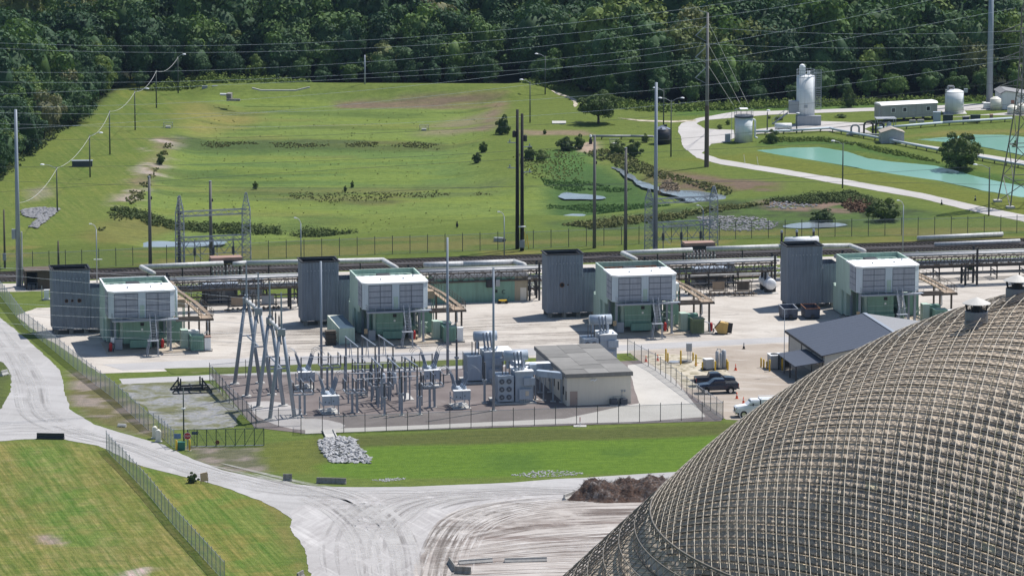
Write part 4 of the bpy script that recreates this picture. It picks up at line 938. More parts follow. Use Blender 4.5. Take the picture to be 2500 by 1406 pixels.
for a in (-2.0, 1.4): MB().box(a - .15, a + .15, -.5, .5, 4.6, 5.3).build('saddle', DARK, t)
# control building with tan end bay
p = W(1062, 742); a_ = W(1278, 728); t = thing('control_building', 'low green control building with a tan end bay and door', 'building', p, TH)
L = (a_ - p).length; h = 4.1
MB().box(0, L * .86, 0, 6, 0, h).build('wall', GREEN, t); MB().box(L * .86, L, -.02, 6, 0, h - .02).build('end_bay', M('tan_panel', (.36, .31, .22), .7, 0, .06, streak=.2), t)
MB().box(-.2, L + .2, -.2, 6.2, h, h + .2).build('roof', TINL, t); MB().box(L * .92, L * .92 + 1.0, -.07, -.02, .1, 2.2).build('door', BEIGE, t)
MB().box(L * .55, L * .55 + 1.3, -.7, 0, 2.5, 3.7).build('air_conditioner', DARK, t); MB().box(L * .55 + 1.5, L * .55 + 2.2, -.5, 0, 2.6, 3.7).build('air_conditioner', GREYBOX, t)
MB().box(L * .65, L * .65 + .35, -.06, 0, 1.5, 2.0).build('notice', DARK, t)
number('C', .9, t, (L * .66 + 1.2, -.05, 1.3), (math.pi / 2, 0, 0), BLACK)
for x, y, lab in ((1228, 741, 'small yellow cart parked against the green control building'),):
    t = thing('yellow_cart', lab, 'cart', W(x, y), TH); MB().box(-.7, .6, -.3, .3, .35, .6).build('bed', YELLOW, t)
    for u in (-.6, .55): MB().cyl((u, -.35, .25), (u, .35, .25), .25, n=12).build('wheel', RUBBER, t)
    mb = MB(); mb.path([(.6, 0, .5), (1.0, 0, 1.1)], .03); mb.build('handle', DARK, t)

# ================================================================ the substation
def a_frames():
    bases = [((573, 938), (635, 936)), ((602, 968), (664, 964)), ((630, 994), (692, 991)), ((659, 1024), (719, 1020))]
    tops = [726, 752, 775, 803]
    for g in range(2):
        i = g * 2
        P = [[W(*q) for q in bases[j]] for j in (i, i + 1)]
        o = (P[0][0] + P[0][1]) / 2
        t = thing('a_frame_gantry', ['tall steel A-frame gantry farther from the gate, two masts on top', 'tall steel A-frame gantry nearer the gate, two masts on top'][g], 'gantry', o, 0, 'A-frame dead-end gantries')
        heads = []
        for j in (0, 1):
            a, b = P[j]; c = (a + b) / 2; h = hgt(c, tops[i + j]); top = c - o + Vector((0, 0, h)); heads.append(top)
            for q, s in ((a, -1), (b, 1)):
                MB().cyl(q - o + Vector((0, 0, .15)), top + Vector((s * .22, 0, -.6)), .30, .24, 12).build('leg', MAST, t, True)
                MB().cyl(q - o, q - o + Vector((0, 0, .2)), .75, .7, 16).build('footing', CONC, t)
            MB().box(top.x - .55, top.x + .55, top.y - .35, top.y + .35, top.z - .9, top.z).build('head_plate', GALV, t)
            MB().cyl(top, top + Vector((0, 0, 5.2)), .16, .1, 10).build('mast', MAST, t)
            m1 = (a - o).lerp(top, .56); m2 = (b - o).lerp(top, .56); MB().cyl(m1, m2, .11, n=8).build('tie_bar', MAST, t)
            if j == 0: k1 = (m1 + m2) / 2
            else: MB().cyl(k1, (m1 + m2) / 2, .13, n=8).build('side_tie', GALV, t)
        a, b = heads; MB().cyl(a - Vector((0, 0, .35)), b - Vector((0, 0, .35)), .30, n=12).build('beam', PIPE, t, True)
        for f in (.2, .5, .8):
            c = a.lerp(b, f); MB().lathe(c, [(.05, -.1)] + [(r, .1 + .12 * n) for n in range(12) for r in (.14, .08)] + [(.04, 1.7)], 8).build('insulator', INSUL, t)
            MB().cyl(c - Vector((0, 0, .5)), c - Vector((-.3, 0, 2.6)), .08, n=6).build('hanging_string', INSUL, t)
        MB().box(a.x - .3, a.x + .3, a.y, a.y + .9, a.z - .2, a.z + .3).build('junction_box', GALV, t)
a_frames()
def insulator(parent, p, q, r=.11, name='insulator', m_=None):
    p = Vector(p); q = Vector(q); d = q - p; n = max(4, int(d.length / .16)); mb = MB()
    for i in range(n): mb.cyl(p + d * (i / n), p + d * ((i + .55) / n), r, r * .75, 8); mb.cyl(p + d * ((i + .55) / n), p + d * ((i + 1) / n), r * .6, r * .6, 6, False)
    mb.cyl(q, q + d.normalized() * .12, r * .8, n=6)
    return mb.build(name, m_ or INSUL, parent)
def breaker(x, y, lab):
    t = thing('circuit_breaker', lab, 'circuit breaker', W(x, y), TH, 'six-bushing circuit breakers')
    MB().box(-1.2, 1.2, -.6, .25, 1.35, 2.65).build('control_cabinet', XFMR, t)
    MB().box(-1.25, 1.25, -.65, .3, 2.65, 2.72).build('cabinet_lid', WROOF, t)
    for s in (-.02,): MB().box(s, s + .04, -.62, -.6, 1.4, 2.6).build('door_seam', XDARK, t)
    for a, b in ((-.9, 1.75), (-.35, 1.65), (.3, 1.85)): MB().box(a, a + .12, -.63, -.6, b, b + .2).build('gauge', XDARK, t)
    for u in (-1.05, 1.05):
        for v in (-.45, 3.3): MB().bar((u, v, 0), (u, v, 1.9), .14).build('leg', GALV, t)
    for u in (-1.05, 1.05): MB().bar((u, -.45, 1.2), (u, 3.3, 1.2), .14).build('frame_rail', GALV, t)
    for j in range(3):
        v = .8 + j * 1.05
        MB().cyl((-.9, v, 2.4), (.9, v, 2.4), .38, n=14).build('tank', XFMR, t, True)
        for s in (-1, 1):
            MB().cyl((s * .5, v, 2.6), (s * .68, v, 3.15), .26, .2, 12).build('turret', XFMR, t, True)
            insulator(t, (s * .68, v, 3.15), (s * 1.15, v, 4.75), .15, 'bushing', INSULG)
            mb = MB(); mb.path([(s * 1.18, v, 4.85), (s * 1.35, v, 5.5), (s * 1.9, v, 5.8), (s * 2.5, v, 5.55), (s * 2.9, v, 5.0)], .035, 5); mb.build('jumper', GALV, t)
    MB().box(-1.3, 1.3, -.7, 3.5, 0, .12).build('slab', CONC, t)
    mb = MB()
    for v in (.6, 2.6): mb.bar((-.9, v, 0.12), (.9, v, .5), .1)
    mb.lathe((0, .6, .45), ((.1, -.3), (.4, -.2), (.4, .2), (.1, .3)), 12); mb.build('air_receiver', WHITE, t)
breaker(748, 951, 'grey six-bushing circuit breaker just behind the gantry legs, farther one'); breaker(807, 1010, 'grey six-bushing circuit breaker nearest the gantry and the front fence')
breaker(1055, 946, 'grey six-bushing circuit breaker farther one beside the big transformers'); breaker(1127, 997, 'grey six-bushing circuit breaker nearest the big transformers and front fence')
def switch_stand(x, y, lab, high=3.1, w=2.9):
    t = thing('disconnect_switch', lab, 'switch', W(x, y), TH, 'three-pole disconnect switches')
    for u in (-.35, .35):
        MB().bar((u, 0, .1), (u, 0, high), .3).build('post', MAST, t); MB().box(u - .3, u + .3, -.3, .3, 0, .12).build('footing', CONC, t)
    mb = MB()
    for v in (-1.2, 1.2): mb.bar((-w / 2, v, high + .1), (w / 2, v, high + .1), .2)
    for u in (-w / 2, 0, w / 2): mb.bar((u, -1.5, high + .28), (u, 1.5, high + .28), .16)
    mb.build('frame', GALV, t)
    for i in range(3):
        u = (-w / 2, 0, w / 2)[i]
        for v in (-1.2, 1.2): insulator(t, (u, v, high + .35), (u, v, high + 1.75), .13)
        MB().cyl((u, -1.5, high + 1.9), (u, 1.5, high + 1.9), .05, n=6).build('switch_blade', GALV, t)
for x, y, lab, h in ((738, 1013, 'three-pole disconnect switch nearest the foot of the gantry', 3.1), (805, 949, 'three-pole disconnect switch behind the thin mast near the gantry', 3.3), (866, 1008, 'three-pole disconnect switch between the thin mast and the bus posts', 3.0), (1055, 995, 'three-pole disconnect switch beside the front circuit breaker by the transformers', 3.2), (680, 950, 'three-pole disconnect switch among the gantry legs', 3.2), (888, 965, 'three-pole disconnect switch under the high bus, gantry end', 3.4), (985, 960, 'three-pole disconnect switch under the high bus, transformer end', 3.4), (930, 985, 'three-pole disconnect switch in the middle of the bus yard', 2.6)):
    switch_stand(x, y, lab, h)
def bus_tube(ax, ay, bx, by, z, lab):
    a = W(ax, ay, z); b = W(bx, by, z); o = Vector((a.x, a.y, 0)); t = thing('bus_tube', lab, 'bus', o, 0, 'bus tubes on posts')
    A = a - o; B = b - o; MB().cyl(A, B, .11, n=8).build('tube', GALV, t)
    for f in (.04, .96):
        c = A.lerp(B, f); insulator(t, (c.x, c.y, z - 1.6), (c.x, c.y, z - .1), .14); MB().bar((c.x, c.y, 0), (c.x, c.y, z - 1.6), .28).build('post', MAST, t)
    m1 = A.lerp(B, .38); q = Vector((A.lerp(B, .3).x, A.lerp(B, .3).y, z - 2.6)); q2 = Vector((A.lerp(B, .52).x, A.lerp(B, .52).y, z - 2.6))
    mb = MB(); mb.bar(m1, q, .1); mb.bar(m1, q2, .1); mb.build('brace', GALV, t)
nm = ['nearest the gantry', 'in the middle', 'nearest the transformers']
for i, (a, b, c, d_) in enumerate(((1340, 555, 1465, 655), (1495, 545, 1630, 640), (1655, 540, 1800, 640))): bus_tube(500 + a / 3.906, 680 + b / 3.906, 500 + c / 3.906, 680 + d_ / 3.906, 6.6, f'high bus tube of the farther row, {nm[i]}')
for i, (a, b, c, d_) in enumerate(((1590, 755, 1690, 850), (1745, 755, 1860, 855), (1905, 750, 2030, 835))): bus_tube(500 + a / 3.906, 680 + b / 3.906, 500 + c / 3.906, 680 + d_ / 3.906, 6.2, f'high bus tube of the nearer row, {nm[i]}')
def bus_cross():
    for i, (y, z, x0, x1) in enumerate(((750, 5.4, 640, 1110), (742, 5.0, 640, 1110), (938, 3.9, 845, 1060), (930, 4.2, 845, 1060))):
        pass
    for i, (ya, yb, z, x0, x1, lab) in enumerate(((873, 864, 4.9, 735, 1055, 'long slim bus conductor crossing behind the switches'), (912, 905, 4.4, 850, 1058, 'long slim bus conductor over the middle switches'), (926, 917, 4.4, 870, 1030, 'short slim bus conductor in front of the middle switches'), (890, 884, 5.6, 860, 1000, 'short slim bus conductor high over the switches'))):
        a = W(x0, ya, z); b = W(x1, yb, z); o = Vector((a.x, a.y, 0)); t = thing('bus_conductor', lab, 'bus', o, 0, 'bus conductors')
        MB().cyl(a - o, b - o, .07, n=6).build('tube', GALV, t)
        for f in (0, .33, .66, 1): c = (a - o).lerp(b - o, f); insulator(t, (c.x, c.y, z - 1.4), (c.x, c.y, z - .05), .12); MB().bar((c.x, c.y, 0), (c.x, c.y, z - 1.4), .22).build('post', MAST, t)
bus_cross()
def arrester(x, y, h, lab):
    t = thing('arrester_post', lab, 'post', W(x, y), TH, 'arrester posts by the front fence')
    MB().bar((0, 0, .1), (0, 0, h * .55), .3).build('post', MAST, t); MB().box(-.35, .35, -.35, .35, 0, .14).build('footing', CONC, t)
    MB().box(-.3, .3, -.3, .3, h * .55, h * .55 + .25).build('cap_plate', GALV, t); insulator(t, (0, 0, h * .55 + .25), (0, 0, h), .2)
for x, y, h, lab in ((939, 1015, 4.6, 'arrester post by the front fence, first from the gantry'), (981, 1015, 5.6, 'arrester post by the front fence, second from the gantry'), (1025, 1013, 4.6, 'arrester post by the front fence, third from the gantry'), (921, 975, 4.6, 'arrester post standing among the bus tubes'), (1183, 985, 6.0, 'slim arrester post left of the near transformer radiators'), (1115, 930, 6.2, 'slim post with three insulators between breaker and far transformer')): arrester(x, y, h, lab)
def potential(x, y, lab):
    t = thing('instrument_transformer', lab, 'transformer', W(x, y), TH, 'instrument transformers')
    mb = MB()
    for u in (-.5, .5):
        for v in (-.4, .4): mb.bar((u, v, 0), (u * .8, v * .8, 1.6), .1)
    mb.build('stand', GALV, t); MB().lathe((0, 0, 1.6), ((.35, 0), (.4, .1), (.4, 1.5), (.25, 1.75), (.1, 1.8)), 14).build('tank', XFMR, t, True); insulator(t, (0, 0, 3.4), (0, 0, 4.6), .16)
for x, y, lab in ((904, 968, 'drum-shaped instrument transformer, first from the gantry'), (935, 966, 'drum-shaped instrument transformer, second from the gantry'), (962, 963, 'drum-shaped instrument transformer, third from the gantry')): potential(x, y, lab)
MB().box(0, 1.6, 0, 5.5, 0, .12).build('trench_cover', CONC, None, loc=W(985, 978), rot=(0, 0, TH)); tag(bpy.data.objects['trench_cover'], 'pale concrete trench cover lying in the gravel', 'cover')

def big_transformer(x, y, lab, sc_=1.0, rows=(0, 1, 2)):
    t = thing('power_transformer', lab, 'transformer', W(x, y), TH, 'large power transformers'); t.scale = (sc_,) * 3
    MB().box(-.4, 5.7, -.5, 4.6, 0, .25).build('plinth', CONC, t)
    MB().box(2.7, 5.3, .2, 4.0, .3, 4.6).build('tank', XFMR, t); MB().box(2.6, 5.4, .1, 4.1, 4.6, 4.75).build('tank_lid', WROOF, t)
    mb = MB()
    for z in (1.2, 2.4, 3.6): mb.box(2.66, 5.34, .14, 4.06, z, z + .1)
    mb.build('stiffener', XFMR, t)
    for i in range(9): MB().box(.15, 2.3, .15 + i * .42, .33 + i * .42, .5, 4.1).build('radiator_panel', XFMR, t)
    if rows: MB().box(.1, 2.4, -.1, .12, .45, 4.2).build('radiator_front', XFMR, t)
    for i in range(2):
        for j in rows:
            f = MB().cyl((.65 + i * 1.05, -.12, 1.1 + j * 1.15), (.65 + i * 1.05, -.22, 1.1 + j * 1.15), .38, n=16).build('fan', M('fan_grey', (.10, .115, .145), .5), t)
            mb = MB(); c = Vector((.65 + i * 1.05, -.24, 1.1 + j * 1.15))
            for a in range(4): mb.bar(c, c + Vector((math.cos(a * 1.571 + .5) * .33, 0, math.sin(a * 1.571 + .5) * .33)), .12, .02)
            mb.cyl(c, c + Vector((0, -.06, 0)), .12, n=8); mb.build('fan_blades', GALV, f)
    MB().cyl((1.6, 2.9, 6.6), (5.0, 2.9, 6.6), .75, n=20).build('conservator', XFMR, t, True)
    for u in (2.1, 4.5): MB().bar((u, 2.9, 4.7), (u, 2.9, 5.9), .3).build('conservator_leg', XFMR, t)
    for i in range(3):
        MB().cyl((2.95 + i * .55, .9 + i * .2, 4.7), (2.85 + i * .55, .8 + i * .2, 5.2), .26, n=10).build('turret', XFMR, t); insulator(t, (2.85 + i * .55, .8 + i * .2, 5.2), (2.55 + i * .55, .55 + i * .2, 7.4), .17, 'bushing', INSULG)
    for i in range(3): insulator(t, (1.0 + i * .5, 1.2, 4.2), (1.0 + i * .5, 1.2, 6.0), .1, 'arrester', INSUL)
    MB().box(3.2, 5.0, -.25, .2, .7, 2.2).build('control_cabinet', XFMR, t); MB().box(3.9, 5.5, -.15, .2, 2.7, 3.8).build('tap_changer', XFMR, t)
    MB().box(4.1, 4.6, -.28, -.25, 1.2, 1.9).build('notice', M('cream_label', (.6, .53, .42), .6), t)
    mb = MB()
    for i in range(5): mb.cyl((3.5 + i * .25, .0, .25), (3.5 + i * .25, .0, .7), .05, n=6)
    mb.build('conduit', WROOF, t)
    mb = MB(); rr = random.Random(int(x))
    for i in range(9): u = rr.uniform(2.8, 5.2); v = rr.uniform(.3, 3.8); MB().lathe((u, v, 4.75), ((.14, 0), (.14, .2), (.05, .3)), 8).build('lid_fitting', XFMR, t)
    return t
T1 = W(1214, 988)
big_transformer(1214, 988, 'pale blue power transformer with six fans on its radiator, nearest the front fence')
big_transformer(1140, 938, 'pale blue power transformer farther back beside the thin lightning mast', 1.0, ())
big_transformer(1424, 893, 'pale blue power transformer standing behind the beige control house', .98, (2,))
# control house
hb = W(1384, 991.5); hr = W(1541.5, 986.5); hh = hgt(hb, 913)
tl = W(1289, 846, hh); hu, hv = loc_of(hb, Vector((tl.x, tl.y, 0)))
Wd = (hr - hb).length; Dp = hv
t = thing('control_house', 'beige block control house with flat bitumen roof and tan door', 'building', hb, TH)
h0 = hh - .55
mb = MB(); mb.box(0, Wd, 0, .2, 0, h0); mb.box(0, .2, .2, Dp, 0, h0); mb.box(Wd - .2, Wd, .2, Dp, 0, h0); mb.box(.2, Wd - .2, Dp - .2, Dp, 0, h0); mb.build('wall', BEIGE, t)
MB().box(-.25, Wd + .25, -.25, Dp + .25, h0, hh).build('fascia', M('fascia_grey', (.22, .21, .20), .8, 0, .1, streak=.3), t)
for i in range(7):
    for j in range(3):
        a0, a1 = Wd * j / 3, Wd * (j + 1) / 3; b0, b1 = Dp * i / 7, Dp * (i + 1) / 7
        MB().box(a0 - .2 * (j == 0) + .01, a1 + .2 * (j == 2) - .01, b0 - .2 * (i == 0) + .01, b1 + .2 * (i == 6) - .01, hh, hh + .03 + .02 * ((i * 2 + j) % 3)).build('roof_sheet', M(f'bitumen_roof_{(i * 5 + j * 3) % 4}', tuple(.19 * q * (1 + .10 * ((i * 5 + j * 3) % 4 - 1.5)) for q in (1.0, .97, .92)), .9, 0, .2, .7), t)
dr = MB().box(.45, 1.55, -.04, 0, .05, 2.15).build('door', PINKD, t); MB().cyl((1.4, -.1, 1.1), (1.5, -.1, 1.1), .05, n=6).build('handle', DARK, dr)
mb = MB(); mb.bar((3.4, -.3, h0 - .5), (3.9, -.3, h0 - .35), .12); mb.bar((3.9, -.3, h0 - .62), (4.3, -.3, h0 - .3), .12); mb.build('flood_light', WROOF, t)
for u in (6.2, 7.7):
    MB().box(u, u + 1.0, -1.1, -.2, .15, .95).build('air_conditioner', XDARK, t); MB().box(u - .1, u + 1.1, -1.2, -.1, 0, .15).build('pad', CONC, t)
for u in (8.0, 8.4): MB().box(u, u + .2, -.12, 0, 1.8, 2.1).build('isolator', GREYBOX, t)
mb = MB(); mb.path([(8.1, -.06, 1.8), (8.1, -.06, 1.2), (6.8, -.06, 1.2), (6.8, -.1, .8)], .03); mb.build('pipe', GREYBOX, t)
for v in (2.0, 5.5, 8.5, 12.0): MB().box(-.05, 0, v, v + .7, 1.3, 2.5).build('louvre', DARK, t)
for v in (4.2, 10.2, 15): MB().box(-.06, 0, v, v + .18, .1, h0).build('downpipe', GREYBOX, t)
MB().box(-.06, 0, .25, .7, .8, 2.1).build('side_panel', DARK, t)
MB().box(Wd - 3.4, Wd + .3, Dp + .3, Dp + 2.2, 0, hh - .3).build('rear_porch', BEIGE, t)
# bus ducts to the house
def duct(lab, pts, w, h, m_=XFMR, tiles=False):
    o = Vector((pts[0].x, pts[0].y, 0)); t = thing('bus_duct', lab, 'bus duct', o, 0, 'bus ducts into the control house')
    for p, q in zip(pts[:-1], pts[1:]):
        n = max(1, int((q - p).length / 1.3)) if tiles else 2
        for i in range(n):
            a = p.lerp(q, i / n + .004) - o; b = p.lerp(q, (i + 1) / n - .004) - o
            MB().bar(a, b, w, h).build('duct_section', m_, t)
            if tiles: c = Vector((0, 0, h / 2 + .03)); MB().bar(a + c, b + c, w + .1, .05).build('duct_lid', WROOF, t)
    L = sum((q - p).length for p, q in zip(pts[:-1], pts[1:]))
    for f in (.25, .6, .92):
        p, q = pts[-2], pts[-1]; c = p.lerp(q, f) - o; MB().bar((c.x, c.y, 0), (c.x, c.y, c.z - h / 2), .22).build('support', GALV, t); MB().box(c.x - .4, c.x + .4, c.y - .4, c.y + .4, 0, .12).build('footing', CONC, t)
z = 4.0
B = hb + EV * 2.5 + EU * .0 + Vector((0, 0, z))
duct('grey bus duct from the near transformer into the control house wall', [T1 + EU * 5.2 + EV * 2.5 + Vector((0, 0, z + .6)), T1 + EU * 6.2 + EV * 2.4 + Vector((0, 0, z + .6))], 1.5, 1.5)
duct('straight grey bus duct on two legs into the control house wall', [T1 + EU * 6.25 + EV * 2.3 + Vector((0, 0, z)), B + EU * .1], 1.0, .9)
B2 = hb + EV * 10.5 + Vector((0, 0, z))
duct('grey bus duct with pale tile lids turning into the control house wall', [B2 - EU * 4.6 + EV * 14 + Vector((0, 0, 0)), B2 - EU * 4.6, B2 + EU * .1], 1.5, .9, XFMR, True)

# ================================================================ fences
POSTM = MB().cyl((0, 0, 0), (0, 0, 2.75), .05, n=6).mesh('post', GALV)
POSTD = MB().cyl((0, 0, 0), (0, 0, 2.75), .05, n=6).mesh('post', M('post_dark', (.06, .065, .07), .6))
def fence(lab, px, h=2.45, sp=3.05, mat=None, post=None, fat=1.0):
    P = [G(*q) for q in px]; o = P[0].copy(); t = thing('chain_link_fence', lab, 'fence', o, 0, 'chain-link fences')
    rail = MB(); low = MB(); fab = MB()
    for i, (a, b) in enumerate(zip(P[:-1], P[1:])):
        a = a - o; b = b - o; n = max(1, round((b - a).length / sp))
        for j in range(n + (i == len(P) - 2)):
            c = a.lerp(b, j / n); inst('post', post or POSTD, t, c, (0, 0, 0), (fat, fat, h / 2.45))
        up = Vector((0, 0, h)); rail.cyl(a + up, b + up, .035, n=5); low.cyl(a + Vector((0, 0, .08)), b + Vector((0, 0, .08)), .02, n=4)
        fab.quad(a + Vector((0, 0, .05)), b + Vector((0, 0, .05)), b + up, a + up)
    rail.build('top_rail', GALV, t); low.build('bottom_wire', GALV, t); fab.build('mesh_fabric', mat or LINK, t)
    return t
fence('chain-link fence following the haul road round the first unit', [(-60, 672), (0, 722), (60, 800), (115, 843), (190, 905), (280, 975), (362, 1050)], sp=3.0, post=POSTM, mat=LINKN)
fence('short chain-link fence stub by the gate posts', [(362, 1050), (388, 1060), (425, 1095)], sp=2.0, post=POSTM)
fence('chain-link fence slanting down between the two foreground fields', [(260, 1098), (274, 1115), (300, 1140), (360, 1205), (430, 1290), (548, 1420)], sp=2.6, post=POSTM, mat=LINKN)
fence('chain-link fence along the near side of the substation', [(735, 1060), (1150, 1045), (1765, 1024)], sp=3.1)
fence('chain-link fence beside the gravel lot at the gantry legs', [(512, 930), (560, 985), (625, 1044)], sp=3.1)
fence('short chain-link fence in front of the gantry legs', [(625, 1044), (735, 1040), (735, 1060)], sp=3.1)
fence('chain-link fence between the concrete drive and the dusty lot', [(1532, 868), (1600, 905), (1690, 972), (1765, 1024)], sp=3.0)
fence('low chain-link fence along the verge behind the gantry', [(512, 930), (600, 922), (1130, 902)], sp=6, mat=LINKF)
fence('long chain-link fence between the railway and the basin', [(-80, 672), (0, 662), (200, 655), (612, 634), (1172, 612), (1560, 596), (1835, 582), (2443, 570), (2600, 566)], h=2.9, sp=3.05, mat=LINKF, fat=1.2)
# gate, gate motor, stop sign
o = W(458, 1092); t = thing('sliding_gate', 'long sliding chain-link gate with diagonal braces and a wheel', 'gate', o, TH - R(6))
L = 10.5
mb = MB()
for i in range(9):
    u = L * i / 8; MB().cyl((u, 0, .1), (u, 0, 2.5), .06, n=6).build('upright', M('gate_green', (.04, .07, .06), .5), t)
    if i < 8: a, b = (.15, 2.45) if i >= 5 else (2.45, .15); MB().cyl((u, 0, a), (u + L / 8, 0, b), .03, n=5).build('brace', MATS['gate_green'], t)
MB().cyl((0, 0, 2.5), (L, 0, 2.5), .05, n=6).build('top_rail', MATS['gate_green'], t); MB().cyl((0, 0, .12), (L, 0, .12), .07, n=6).build('bottom_rail', GALV, t)
MB().quad((0, 0, .1), (L, 0, .1), (L, 0, 2.5), (0, 0, 2.5)).build('mesh_fabric', link_mat('gate_fabric', (.10, .17, .14), .22), t)
MB().cyl((4.1, -.1, .65), (4.1, .02, .65), .3, n=14).build('wheel_plate', RUST, t)
for (x, y), lab, s in (((378, 1070), 'white gate motor box by the fence end, farther', 1.0), ((387, 1078), 'white gate motor box by the fence end, nearer', 1.0)):
    t = thing('gate_motor', lab, 'gate motor', W(x, y), 0, 'gate motor boxes'); MB().box(-.35, .35, -.3, .3, .1, 1.5).build('case', PLASTW, t); MB().lathe((0, 0, 1.5), ((.33, 0), (.3, .15), (.05, .3)), 12).build('hood', PLASTW, t); MB().box(-.5, .5, -.45, .45, 0, .1).build('pad', CONC, t)
t = thing('stop_sign', 'red octagonal stop sign beside the sliding gate', 'sign', W(458, 1096), 0)
MB().cyl((0, 0, 0), (0, 0, 2.2), .05, n=6).build('post', GALV, t)
mb = MB(); mb.cyl((0, -.06, 1.85), (0, -.09, 1.85), .47, n=8); pl = mb.build('plate', SIGNR, t); MB().cyl((0, -.055, 1.85), (0, -.06, 1.85), .53, n=8).build('border', WROOF, t)
number('STOP', .32, t, (0, -.095, 1.74), (math.pi / 2, 0, 0), WROOF)
t = thing('gate_control_box', 'green control box between two yellow bollards at the gate', 'control box', W(442, 1098), 0); MB().box(-.55, .55, -.3, .3, 0, 1.1).build('box', TEAL, t); MB().box(-.6, .6, -.35, .35, 1.1, 1.16).build('lid', TEAL, t)
t = thing('notice_board', 'pale blue notice board on the gate post', 'sign', W(433, 1093), 0); MB().box(-.5, .5, -.03, .03, 1.3, 2.0).build('board', SIGNB, t); MB().cyl((0, 0.05, 0), (0, .05, 2.0), .04, n=6).build('post', GALV, t)
t = thing('notice_board', 'dark blue notice board above the sliding gate', 'sign', W(476, 1090), 0); MB().box(-.45, .45, -.03, .03, 1.7, 2.1).build('board', M('sign_navy', (.03, .05, .13), .5), t); MB().cyl((-.1, 0.05, 0), (-.1, .05, 2.6), .04, n=6).build('post', DARK, t)

# bollards, cones, cabinets in the lot
def bollard(x, y, h, lab):
    t = thing('bollard', lab, 'bollard', W(x, y), 0, 'yellow bollards'); MB().lathe((0, 0, 0), ((.13, 0), (.13, h - .06), (.06, h)), 10).build('post', YELLOW, t, True); MB().cyl((0, 0, 0), (0, 0, .05), .25, n=12).build('collar', CONC, t)
wh = ['beside the round manhole, first from the fence', 'beside the round manhole, second from the fence', 'in front of the round manhole', 'behind the pole-mounted meter box', 'by the orange cone near the meter box', 'at the fence side of the grey cube cabinet', 'between the grey cube cabinet and the tall cylinders', 'behind the tall cylinders', 'at the far side of the tall cylinders']
for (x, y, h), w_ in zip(((1625.6, 883, 2.0), (1630.5, 885, 1.5), (1662, 890, 2.2), (1692, 881, 1.3), (1699, 895, 1.9), (1715, 904, 1.3), (1746, 905, 1.5), (1774, 900, 1.5), (1777, 904, 1.4)), wh): bollard(x, y, h, f'yellow bollard {w_}')
wh = ['rearmost beside the rooftop-style air unit', 'second beside the big air unit', 'third beside the big air unit', 'at the near corner of the big air unit', 'in front of the fan side of the big air unit']
for (x, y, h), w_ in zip(((1858, 897, 1.5), (1864.5, 899, 1.4), (1872, 901, 1.2), (1879, 907, 1.8), (1910, 905, 1.9)), wh): bollard(x, y, h, f'yellow bollard {w_}')
bollard(431, 1100, 1.5, 'yellow bollard before the green gate control box'); bollard(463, 1100, 1.6, 'yellow bollard before the stop sign')
def cone(x, y, lab, dark=False):
    t = thing('traffic_cone', lab, 'cone', W(x, y), 0, 'traffic cones'); m_ = DARK if dark else ORANGE
    MB().box(-.24, .24, -.24, .24, 0, .05).build('base', m_, t); MB().lathe((0, 0, .05), ((.19, 0), (.13, .4), (.11, .45), (.04, .95)), 12).build('cone', m_, t, True)
    MB().lathe((0, 0, .5), ((.115, 0), (.095, .14)), 12, False).build('band', WROOF, t)
for x, y, lab, dk in ((1577, 883, 'faded orange cone behind the lot fence', 0), (1605.5, 881, 'orange cone nearest the fence on the sandy patch', 0), (1699, 891, 'orange cone by a yellow bollard near the meter box', 0), (1796, 904, 'orange cone standing right of the tall cylinders', 0), (1799, 973, 'orange cone behind the dark pickup', 0), (1815, 985, 'orange cone just behind the white truck', 0), (1816, 852, 'black cone at the edge of the service road', 1)): cone(x, y, lab, dk)
t = thing('manhole', 'round manhole with grey lid beside yellow bollards', 'manhole', W(1647, 886), 0); MB().cyl((0, 0, 0), (0, 0, .2), 1.0, n=20).build('ring', CONC, t); MB().cyl((-.1, 0, .2), (-.1, 0, .26), .8, n=20).build('lid', GALV, t)
t = thing('manhole', 'round brown concrete manhole beside the meter box', 'manhole', W(1672, 884), 0); MB().cyl((0, 0, 0), (0, 0, .25), 1.1, n=20).build('ring', CONCD, t); MB().cyl((0, 0, .25), (0, 0, .3), .8, n=20).build('lid', CONCD, t)
t = thing('meter_box', 'grey meter box on two thin legs near the manholes', 'meter box', W(1682, 884), TH); MB().box(-.4, .4, -.25, .25, 1.7, 2.9).build('box', GREYBOX, t)
for u in (-.25, 0, .25): MB().cyl((u, 0, 0), (u, 0, 1.7), .04, n=6).build('leg', GREYBOX, t)
t = thing('cube_cabinet', 'grey cube cabinet on a dark skid', 'cabinet', W(1730, 903), R(24)); MB().box(-.65, .65, -.5, .7, .25, 1.65).build('body', GREYBOX, t); MB().box(-.68, .68, -.53, .73, 1.65, 1.72).build('lid', WROOF, t); MB().box(-.9, .8, -.6, .9, 0, .25).build('skid', DARK, t)
t = thing('filter_vessels', 'three tall grey vertical cylinders standing together', 'vessels', W(1760, 901), TH)
for u, v, r, h in ((-.55, .2, .27, 2.6), (-.1, -.25, .22, 2.4), (.45, .1, .36, 2.75)): MB().lathe((u, v, .15), ((r * .8, 0), (r, .1), (r, h - .15), (r * .5, h), (.05, h + .05)), 14).build('vessel', GREYBOX, t, True)
MB().box(-1.0, 1.0, -.6, .6, 0, .15).build('skid', DARK, t); mb = MB(); mb.path([(-.55, .2, 2.7), (-.55, .2, 3.1), (-.1, -.25, 3.1), (-.1, -.25, 2.5)], .05); mb.build('pipe', GALV, t)
t = thing('air_unit', 'large grey air conditioning unit with roof fans by yellow bollards', 'air conditioner', W(1882, 903), TH)
